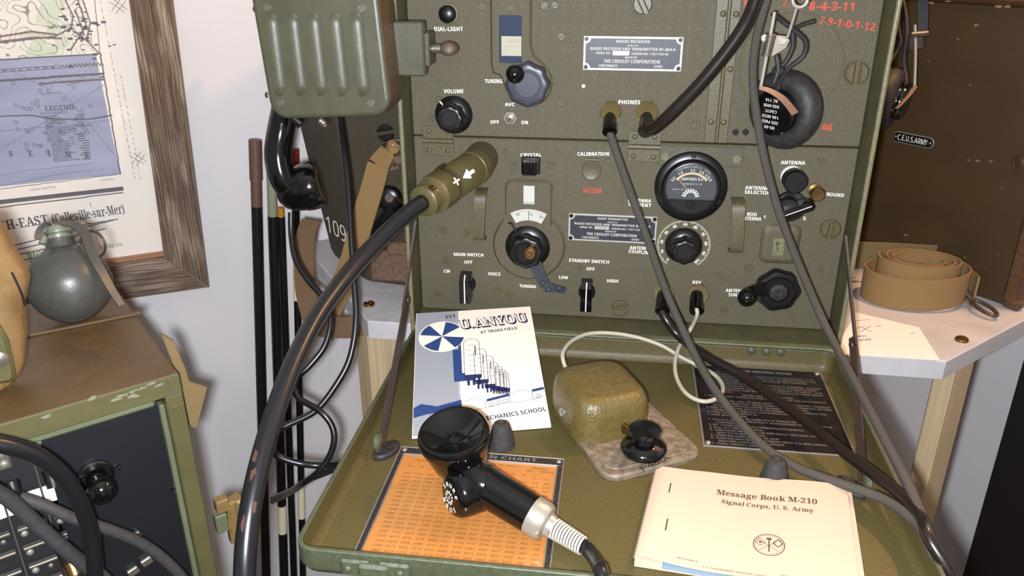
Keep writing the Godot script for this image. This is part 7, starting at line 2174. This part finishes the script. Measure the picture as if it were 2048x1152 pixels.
	rc.tube([Vector3(0.0165,0.2119,0.0400), Vector3(0.0232,0.2161,0.0480), Vector3(0.0364,0.2311,0.0560), Vector3(0.0576,0.2574,0.0620), Vector3(0.0757,0.2833,0.0660), Vector3(0.0891,0.3073,0.0700), Vector3(0.0951,0.3271,0.0740), Vector3(0.0992,0.3499,0.0760), Vector3(0.128, 0.392, 0.058), Vector3(0.136, 0.411, 0.022), Vector3(0.142, 0.4052, -0.04), Vector3(0.16, 0.4052, -0.12)], 0.0060, 18, 7)
	obj("jacket", rc, "cable_brown", r)
	var rp := MB.new()
	rp.tube([Vector3(0.0152,0.2176,0.0120), Vector3(0.0147,0.2134,0.0280), Vector3(0.0143,0.2105,0.0400)], [0.0064, 0.0072], 18, 3)
	obj("plug", rp, "black_gloss", r)
	# black cord from the lower jack across the lid
	var b = thing("black_cord", "black cord from the lower jack crossing the instruction plate", "cable", Vector3(0.1635,-0.0200,0.1440))
	var bc := MB.new()
	bc.tube([Vector3(0.0423,0.0266,0.0340), Vector3(0.0477,0.0185,0.0400), Vector3(0.0623,0.0040,0.0473), Vector3(0.0888,-0.0020,0.0772), Vector3(0.1191,-0.0060,0.1033), Vector3(0.1448,-0.0070,0.1422), Vector3(0.1636,-0.0060,0.1778), Vector3(0.1824,-0.0040,0.2191), Vector3(0.1966,-0.0010,0.2503), Vector3(0.2090,0.0020,0.2802), Vector3(0.2128,0.0030,0.3031), Vector3(0.2115,0.0030,0.3258), Vector3(0.228, -0.025, 0.345), Vector3(0.234, -0.09, 0.35)], 0.0047, 14, 7)
	obj("jacket", bc, "cable_brown", b)
	var bp := MB.new()
	bp.tube([Vector3(0.0435,0.0346,0.0120), Vector3(0.0427,0.0319,0.0260), Vector3(0.0423,0.0264,0.0360)], [0.0066, 0.0072], 18, 3)
	obj("plug", bp, "black_gloss", b)

class MB:
	var v := PackedVector3Array()
	var n := PackedVector3Array()
	var u := PackedVector2Array()
	func tri(a: Vector3, b: Vector3, c: Vector3, na: Vector3, nb: Vector3, nc: Vector3, ua := Vector2.ZERO, ub := Vector2.ZERO, uc := Vector2.ZERO):
		v.push_back(a); n.push_back(na); u.push_back(ua)
		if (b - a).cross(c - a).dot(na + nb + nc) > 0.0:
			v.push_back(c); n.push_back(nc); u.push_back(uc)
			v.push_back(b); n.push_back(nb); u.push_back(ub)
		else:
			v.push_back(b); n.push_back(nb); u.push_back(ub)
			v.push_back(c); n.push_back(nc); u.push_back(uc)
	func quad(a: Vector3, b: Vector3, c: Vector3, d: Vector3, nn: Vector3, ua := Vector2.ZERO, ub := Vector2.ZERO, uc := Vector2.ZERO, ud := Vector2.ZERO):
		tri(a, b, c, nn, nn, nn, ua, ub, uc)
		tri(a, c, d, nn, nn, nn, ua, uc, ud)
	func fquad(a: Vector3, b: Vector3, c: Vector3, d: Vector3, out: Vector3):
		var nn := (b - a).cross(d - a).normalized()
		if nn.dot(out) < 0.0: nn = -nn
		quad(a, b, c, d, nn)
	func add(o: MB, t := Transform3D()):
		for i in o.v.size():
			v.push_back(t * o.v[i]); n.push_back((t.basis * o.n[i]).normalized()); u.push_back(o.u[i])
		return self
	func box(c: Vector3, s: Vector3, b := Basis(), bev := 0.0):
		var h := s * 0.5
		var e: float = min(bev, min(h.x, min(h.y, h.z)) * 0.9)
		for ax in 3:
			var a1 := (ax + 1) % 3
			var a2 := (ax + 2) % 3
			for sg in [-1.0, 1.0]:
				var q := []
				for k in [[-1, -1], [1, -1], [1, 1], [-1, 1]]:
					var p := Vector3.ZERO
					p[ax] = sg * h[ax]; p[a1] = k[0] * (h[a1] - e); p[a2] = k[1] * (h[a2] - e)
					q.append(c + b * p)
				var nn := Vector3.ZERO
				nn[ax] = sg
				quad(q[0], q[1], q[2], q[3], b * nn, Vector2(-h[a1], -h[a2]), Vector2(h[a1], -h[a2]), Vector2(h[a1], h[a2]), Vector2(-h[a1], h[a2]))
			if e > 0.0:
				for s1 in [-1.0, 1.0]:
					for s2 in [-1.0, 1.0]:
						var q := []
						for k in [-1.0, 1.0]:
							var p := Vector3.ZERO
							p[ax] = k * (h[ax] - e); p[a1] = s1 * h[a1]; p[a2] = s2 * (h[a2] - e)
							q.append(c + b * p)
						for k in [1.0, -1.0]:
							var p := Vector3.ZERO
							p[ax] = k * (h[ax] - e); p[a1] = s1 * (h[a1] - e); p[a2] = s2 * h[a2]
							q.append(c + b * p)
						var nn := Vector3.ZERO
						nn[a1] = s1; nn[a2] = s2
						quad(q[0], q[1], q[2], q[3], (b * nn).normalized())
		if e > 0.0:
			for sx in [-1.0, 1.0]:
				for sy in [-1.0, 1.0]:
					for sz in [-1.0, 1.0]:
						var s3 := Vector3(sx, sy, sz)
						var nn := (b * s3).normalized()
						tri(c + b * (s3 * Vector3(h.x, h.y - e, h.z - e)), c + b * (s3 * Vector3(h.x - e, h.y, h.z - e)), c + b * (s3 * Vector3(h.x - e, h.y - e, h.z)), nn, nn, nn)
		return self
	# a surface through rows of points; smooth
	func grid(rows: Array, cu := false, cv := false, orient := 0):
		var nr := rows.size()
		var nc: int = rows[0].size()
		var nrm := []
		var cen := Vector3.ZERO
		for r in rows:
			for p in r: cen += p
		cen /= float(nr * nc)
		var acc := 0.0
		for i in nr:
			var ln := PackedVector3Array()
			var ia := (i - 1 + nr) % nr if cv else max(i - 1, 0)
			var ib := (i + 1) % nr if cv else min(i + 1, nr - 1)
			for j in nc:
				var ja := (j - 1 + nc) % nc if cu else max(j - 1, 0)
				var jb := (j + 1) % nc if cu else min(j + 1, nc - 1)
				var du: Vector3 = rows[i][jb] - rows[i][ja]
				var dv: Vector3 = rows[ib][j] - rows[ia][j]
				if du.length_squared() < 1e-14:
					var io := ib if i == ia or i == 0 else ia
					du = rows[io][jb] - rows[io][ja]
				var x := du.cross(dv).normalized()
				acc += x.dot(rows[i][j] - cen)
				ln.push_back(x)
			nrm.append(ln)
		var sg := 1.0 if acc >= 0.0 else -1.0
		if orient != 0: sg *= orient
		var lu := [0.0]
		for j in range(1, nc + 1): lu.append(lu[j - 1] + rows[nr / 2][j % nc].distance_to(rows[nr / 2][j - 1]))
		var lv := [0.0]
		for i in range(1, nr + 1): lv.append(lv[i - 1] + rows[i % nr][0].distance_to(rows[i - 1][0]))
		for i in (nr if cv else nr - 1):
			var i2 := (i + 1) % nr
			for j in (nc if cu else nc - 1):
				var j2 := (j + 1) % nc
				var ua := Vector2(lu[j], lv[i])
				var ub := Vector2(lu[j + 1], lv[i])
				var uc := Vector2(lu[j + 1], lv[i + 1])
				var ud := Vector2(lu[j], lv[i + 1])
				tri(rows[i][j], rows[i][j2], rows[i2][j2], nrm[i][j] * sg, nrm[i][j2] * sg, nrm[i2][j2] * sg, ua, ub, uc)
				tri(rows[i][j], rows[i2][j2], rows[i2][j], nrm[i][j] * sg, nrm[i2][j2] * sg, nrm[i2][j] * sg, ua, uc, ud)
		return self
	# profile of (radius, height) turned round local z, from the base outside to the top centre
	func lathe(prof: Array, t := Transform3D(), segs := 28, lobes := 0, amp := 0.0, rmin := 0.0):
		var k := prof.size()
		var sn := []
		for i in k - 1:
			var d: Vector2 = prof[i + 1] - prof[i]
			sn.append(Vector2(d.y, -d.x).normalized())
		for i in k - 1:
			var n0: Vector2 = sn[i]
			var n1: Vector2 = sn[i]
			if i > 0 and sn[i - 1].dot(sn[i]) > 0.75: n0 = (sn[i - 1] + sn[i]).normalized()
			if i < k - 2 and sn[i + 1].dot(sn[i]) > 0.75: n1 = (sn[i + 1] + sn[i]).normalized()
			var p0: Vector2 = prof[i]
			var p1: Vector2 = prof[i + 1]
			for s in segs:
				var q := []
				var m := []
				for e in [s, s + 1]:
					var a: float = TAU * e / segs
					var fl: float = 1.0 + amp * cos(lobes * a)
					var tilt: float = amp * lobes * sin(lobes * a)
					for z in 2:
						var pp: Vector2 = p0 if z == 0 else p1
						var nn: Vector2 = n0 if z == 0 else n1
						var ff: float = fl if pp.x > rmin else 1.0
						var tt: float = tilt if pp.x > rmin else 0.0
						q.append(t * Vector3(cos(a) * pp.x * ff, sin(a) * pp.x * ff, pp.y))
						var rd := Vector3(cos(a), sin(a), 0)
						var tg := Vector3(-sin(a), cos(a), 0)
						m.append((t.basis * (rd * nn.x + tg * nn.x * tt + Vector3(0, 0, nn.y))).normalized())
				tri(q[0], q[2], q[3], m[0], m[2], m[3])
				tri(q[0], q[3], q[1], m[0], m[3], m[1])
		return self
	# outline in local xy pushed out along local z, with an optional bevel round the far face
	func ext(poly, t: Transform3D, d: float, bev := 0.0, soft := 0.8):
		var p := PackedVector2Array(poly)
		if Geometry2D.is_polygon_clockwise(p): p.reverse()
		var k := p.size()
		var nn := []
		for i in k:
			var e := p[(i + 1) % k] - p[i]
			nn.append(Vector2(e.y, -e.x).normalized())
		var inn := PackedVector2Array()
		for i in k:
			var a: Vector2 = nn[(i - 1 + k) % k]
			var b: Vector2 = nn[i]
			var m := (a + b).normalized()
			inn.push_back(p[i] - m * (bev / max(m.dot(b), 0.4)))
		var run := 0.0
		for i in k:
			var j := (i + 1) % k
			var n0: Vector2 = nn[i]
			var n1: Vector2 = nn[i]
			if nn[(i - 1 + k) % k].dot(nn[i]) > soft: n0 = (nn[i] + nn[(i - 1 + k) % k]).normalized()
			if nn[j].dot(nn[i]) > soft: n1 = (nn[i] + nn[j]).normalized()
			var m0 := (t.basis * Vector3(n0.x, n0.y, 0)).normalized()
			var m1 := (t.basis * Vector3(n1.x, n1.y, 0)).normalized()
			var ln := p[i].distance_to(p[j])
			var zb: float = d - sign(d) * bev
			var a := t * Vector3(p[i].x, p[i].y, 0)
			var b := t * Vector3(p[j].x, p[j].y, 0)
			var c := t * Vector3(p[j].x, p[j].y, zb)
			var e := t * Vector3(p[i].x, p[i].y, zb)
			tri(a, b, c, m0, m1, m1, Vector2(run, 0), Vector2(run + ln, 0), Vector2(run + ln, d))
			tri(a, c, e, m0, m1, m0, Vector2(run, 0), Vector2(run + ln, d), Vector2(run, d))
			if bev > 0.0:
				var z := (t.basis * Vector3(0, 0, sign(d))).normalized()
				var f := t * Vector3(inn[j].x, inn[j].y, d)
				var g := t * Vector3(inn[i].x, inn[i].y, d)
				tri(e, c, f, (m0 + z).normalized(), (m1 + z).normalized(), (m1 + z).normalized())
				tri(e, f, g, (m0 + z).normalized(), (m1 + z).normalized(), (m0 + z).normalized())
			run += ln
		for side in 2:
			var q := inn if side == 1 and bev > 0.0 else p
			var zz: float = d if side == 1 else 0.0
			var id := Geometry2D.triangulate_polygon(q)
			var fn := (t.basis * Vector3(0, 0, sign(d) if side == 1 else -sign(d))).normalized()
			for i in range(0, id.size(), 3):
				var a := q[id[i]]
				var b := q[id[i + 1]]
				var c := q[id[i + 2]]
				tri(t * Vector3(a.x, a.y, zz), t * Vector3(b.x, b.y, zz), t * Vector3(c.x, c.y, zz), fn, fn, fn, a, b, c)
		return self
	func tube(pts: Array, r, seg := 10, sub := 6, caps := true, oval := 1.0):
		var path := MB.curve(pts, sub)
		var rows := []
		var tn: Vector3 = (path[1] - path[0]).normalized()
		var up := Vector3.UP if abs(tn.y) < 0.9 else Vector3.RIGHT
		var sd: Vector3 = tn.cross(up).normalized()
		for i in path.size():
			var t2: Vector3 = (path[min(i + 1, path.size() - 1)] - path[max(i - 1, 0)]).normalized()
			sd = (sd - t2 * sd.dot(t2)).normalized()
			var bn := t2.cross(sd)
			var f := float(i) / (path.size() - 1)
			var rr: float = lerp(float(r[0]), float(r[1]), f) if r is Array else float(r)
			var ring := PackedVector3Array()
			for k in seg:
				var a := TAU * k / seg
				ring.push_back(path[i] + (sd * cos(a) * oval + bn * sin(a)) * rr)
			rows.append(ring)
		grid(rows, true, false)
		if caps:
			for e in [0, path.size() - 1]:
				var fn: Vector3 = (path[0] - path[1]).normalized() if e == 0 else (path[e] - path[e - 1]).normalized()
				for k in seg: tri(path[e], rows[e][k], rows[e][(k + 1) % seg], fn, fn, fn)
		return self
	static func curve(pts: Array, sub: int) -> Array:
		if sub <= 1 or pts.size() < 3: return pts
		var out := []
		for i in pts.size() - 1:
			var a: Vector3 = pts[max(i - 1, 0)]
			var b: Vector3 = pts[i]
			var c: Vector3 = pts[i + 1]
			var d: Vector3 = pts[min(i + 2, pts.size() - 1)]
			for k in sub: out.append(b.cubic_interpolate(c, a, d, float(k) / sub))
		out.append(pts[pts.size() - 1])
		return out
	# flat band w wide and t thick; sides[i] points across the band
	func band(pts: Array, sides: Array, w, t: float, sub := 6):
		var path := MB.curve(pts, sub)
		var sd := MB.curve(sides, sub)
		var rows := []
		for i in path.size():
			var t2: Vector3 = (path[min(i + 1, path.size() - 1)] - path[max(i - 1, 0)]).normalized()
			var s: Vector3 = (sd[i] - t2 * sd[i].dot(t2)).normalized()
			var bn := t2.cross(s)
			var f := float(i) / (path.size() - 1)
			var ww: float = lerp(float(w[0]), float(w[1]), f) if w is Array else float(w)
			rows.append([path[i] - s * ww * 0.5 + bn * t * 0.5, path[i] + s * ww * 0.5 + bn * t * 0.5, path[i] + s * ww * 0.5 - bn * t * 0.5, path[i] - s * ww * 0.5 - bn * t * 0.5])
		for k in 4:
			var st := []
			for r in rows: st.append(PackedVector3Array([r[k], r[(k + 1) % 4]]))
			var cen := Vector3.ZERO
			grid(st)
		for e in [0, rows.size() - 1]: fquad(rows[e][0], rows[e][1], rows[e][2], rows[e][3], path[e] - path[1 if e == 0 else e - 1])
		return self
	func ball(c: Vector3, r: float, seg := 20):
		var pr := []
		for i in 13:
			var a := -PI / 2 + PI * i / 12
			pr.append(Vector2(max(cos(a), 0.0) * r, sin(a) * r))
		lathe(pr, Transform3D(Basis(), c), seg)
		return self
	func moved(d: Vector3):
		for i in v.size(): v[i] += d
		return self
	func bounds() -> AABB:
		var b := AABB(v[0], Vector3.ZERO)
		for p in v: b = b.expand(p)
		return b
	func mesh(shift := Vector3.ZERO) -> ArrayMesh:
		var vv := PackedVector3Array()
		for p in v: vv.push_back(p - shift)
		var ar := []
		ar.resize(Mesh.ARRAY_MAX)
		ar[Mesh.ARRAY_VERTEX] = vv; ar[Mesh.ARRAY_NORMAL] = n; ar[Mesh.ARRAY_TEX_UV] = u
		var m := ArrayMesh.new()
		m.add_surface_from_arrays(Mesh.PRIMITIVE_TRIANGLES, ar)
		return m

var mats := {}
var fonts := {}
var glyphs := {}

func gpos(o) -> Vector3:
	var p := Vector3.ZERO
	while o != self:
		p += o.position
		o = o.get_parent()
	return p

func thing(called: String, label: String, category: String, at := Vector3.ZERO, group := ""):
	var o := Node3D.new()
	o.name = numbered(called)
	add_child(o, true)
	o.position = at
	o.set_meta("label", label); o.set_meta("category", category)
	if group: o.set_meta("group", group)
	return o

var used := {}
func numbered(c: String) -> String:
	if not used.has(c):
		used[c] = 0
		return c
	used[c] += 1
	return "%s_%03d" % [c, used[c]]

func obj(called: String, mb: MB, m, parent = self, label := ""):
	var o := MeshInstance3D.new()
	var c := mb.bounds().get_center()
	o.mesh = mb.mesh(c)
	o.material_override = mats[m] if m is String else m
	o.name = numbered(called) if parent == self else called
	parent.add_child(o, true)
	o.position = c - (Vector3.ZERO if parent == self else gpos(parent))
	if label: o.set_meta("label", label)
	return o

func solo(called: String, mb: MB, m, label: String, category: String, group := ""):
	var o = obj(called, mb, m)
	o.set_meta("label", label); o.set_meta("category", category)
	if group: o.set_meta("group", group)
	return o

func struct(called: String, mb: MB, m):
	var o = obj(called, mb, m)
	o.set_meta("kind", "structure")
	return o

# one shared mesh set down at a point
func put(called: String, mesh: Mesh, m, parent, at: Vector3, b := Basis()):
	var o := MeshInstance3D.new()
	o.mesh = mesh
	o.material_override = mats[m]
	o.name = called
	parent.add_child(o, true)
	o.position = at - gpos(parent)
	o.basis = b
	return o

func frame_z(z: Vector3, at: Vector3, hint := Vector3.UP) -> Transform3D:
	var zz := z.normalized()
	var h := hint
	if abs(zz.dot(h)) > 0.97: h = Vector3.RIGHT if abs(zz.x) < 0.9 else Vector3.FORWARD
	var x := h.cross(zz).normalized()
	return Transform3D(Basis(x, zz.cross(x), zz), at)

func rrect(w: float, h: float, r: float, k := 5) -> PackedVector2Array:
	var p := PackedVector2Array()
	for c in [[1, 1, 0], [-1, 1, 1], [-1, -1, 2], [1, -1, 3]]:
		for i in k + 1:
			var a: float = PI / 2 * (c[2] + float(i) / k)
			p.push_back(Vector2(c[0] * (w / 2 - r) + cos(a) * r, c[1] * (h / 2 - r) + sin(a) * r))
	return p

func loop3(p: PackedVector2Array, t: Transform3D, z := 0.0) -> PackedVector3Array:
	var o := PackedVector3Array()
	for q in p: o.push_back(t * Vector3(q.x, q.y, z))
	return o

func glyph(s: String, font: String) -> Array:
	var key := font + "|" + s
	if glyphs.has(key): return glyphs[key]
	var tm := TextMesh.new()
	tm.text = s
	tm.font = fonts[font]
	tm.font_size = 20
	tm.pixel_size = 0.01
	tm.depth = 0.0
	tm.curve_step = 3.0
	tm.horizontal_alignment = HORIZONTAL_ALIGNMENT_LEFT
	var out := PackedVector3Array()
	if tm.get_surface_count() > 0:
		var a := tm.surface_get_arrays(0)
		var vs: PackedVector3Array = a[Mesh.ARRAY_VERTEX]
		var ix = a[Mesh.ARRAY_INDEX]
		if ix != null and ix.size() > 0:
			for i in ix: out.push_back(vs[i])
		else: out = vs
	var lo := Vector3(1e9, 1e9, 0)
	var hi := Vector3(-1e9, -1e9, 0)
	for p in out:
		lo = lo.min(p); hi = hi.max(p)
	glyphs[key] = [out, lo, hi]
	return glyphs[key]

# lettering from a to b along its baseline, capitals h tall
func lab(mb: MB, s: String, a: Vector3, b: Vector3, h: float, font := "bold", up := Vector3.UP):
	var g := glyph(s, font)
	var ref := glyph("H", font)
	var d := b - a
	var x: Vector3 = d / max(g[2].x - g[1].x, 0.001)
	var nn := d.cross(up).normalized()
	var yv: Vector3 = nn.cross(d).normalized() * (h / (ref[2].y - ref[1].y))
	var pv: PackedVector3Array = g[0]
	for i in range(0, pv.size(), 3):
		var q := []
		for k in 3: q.append(a + x * (pv[i + k].x - g[1].x) + yv * (pv[i + k].y - ref[1].y))
		mb.tri(q[0], q[1], q[2], nn, nn, nn)

# the same, centred on c, natural proportions stretched sideways by wide
func labc(mb: MB, s: String, c: Vector3, h: float, xd := Vector3.RIGHT, up := Vector3.UP, wide := 1.0, font := "bold"):
	var g := glyph(s, font)
	var ref := glyph("H", font)
	var w: float = (g[2].x - g[1].x) * h / (ref[2].y - ref[1].y) * wide
	var x := xd.normalized()
	lab(mb, s, c - x * w / 2 - up * h / 2, c + x * w / 2 - up * h / 2, h, font, up)

func arc_text(mb: MB, s: String, c: Vector3, r: float, a0: float, a1: float, h: float, xd: Vector3, yd: Vector3, flip := 1.0, font := "bold"):
	for i in s.length():
		if s[i] == " ": continue
		var a: float = deg_to_rad(lerp(a0, a1, float(i) / max(s.length() - 1, 1)))
		var rd := xd * cos(a) + yd * sin(a)
		var tg := (xd * sin(a) - yd * cos(a)) * flip
		labc(mb, s[i], c + rd * r, h, tg, rd * flip, 1.1, font)

func stroke(mb: MB, a: Vector3, b: Vector3, w: float, nn: Vector3):
	var s := (b - a).cross(nn).normalized() * w / 2
	mb.quad(a - s, b - s, b + s, a + s, nn)

func noise_img(size: int, freq: float, seed_: int, kind := FastNoiseLite.TYPE_SIMPLEX_SMOOTH, oct := 3) -> Image:
	var f := FastNoiseLite.new()
	f.seed = seed_; f.frequency = freq; f.noise_type = kind
	f.fractal_octaves = oct
	var im := f.get_seamless_image(size, size)
	im.convert(Image.FORMAT_L8)
	return im

func tint(im: Image, lo: Color, hi: Color, p := 1.0) -> ImageTexture:
	var s := im.get_size()
	var o := Image.create(s.x, s.y, false, Image.FORMAT_RGB8)
	for y in s.y:
		for x in s.x:
			o.set_pixel(x, y, lo.lerp(hi, pow(im.get_pixel(x, y).r, p)))
	return ImageTexture.create_from_image(o)

func normal_of(im: Image, k: float) -> ImageTexture:
	var o := im.duplicate()
	o.convert(Image.FORMAT_RGBA8)
	o.bump_map_to_normal_map(k)
	return ImageTexture.create_from_image(o)

func mat(key: String, c: Color, rough := 0.6, metal := 0.0) -> StandardMaterial3D:
	var m := StandardMaterial3D.new()
	m.albedo_color = c; m.roughness = rough; m.metallic = metal
	mats[key] = m
	return m

func tri_mat(key: String, alb, rough: float, nrm, ns: float, scale: float) -> StandardMaterial3D:
	var m := StandardMaterial3D.new()
	if alb is Color: m.albedo_color = alb
	else: m.albedo_texture = alb
	m.roughness = rough
	if nrm != null:
		m.normal_enabled = true; m.normal_texture = nrm; m.normal_scale = ns
	m.uv1_triplanar = true; m.uv1_world_triplanar = true
	m.uv1_scale = Vector3.ONE * scale
	mats[key] = m
	return m
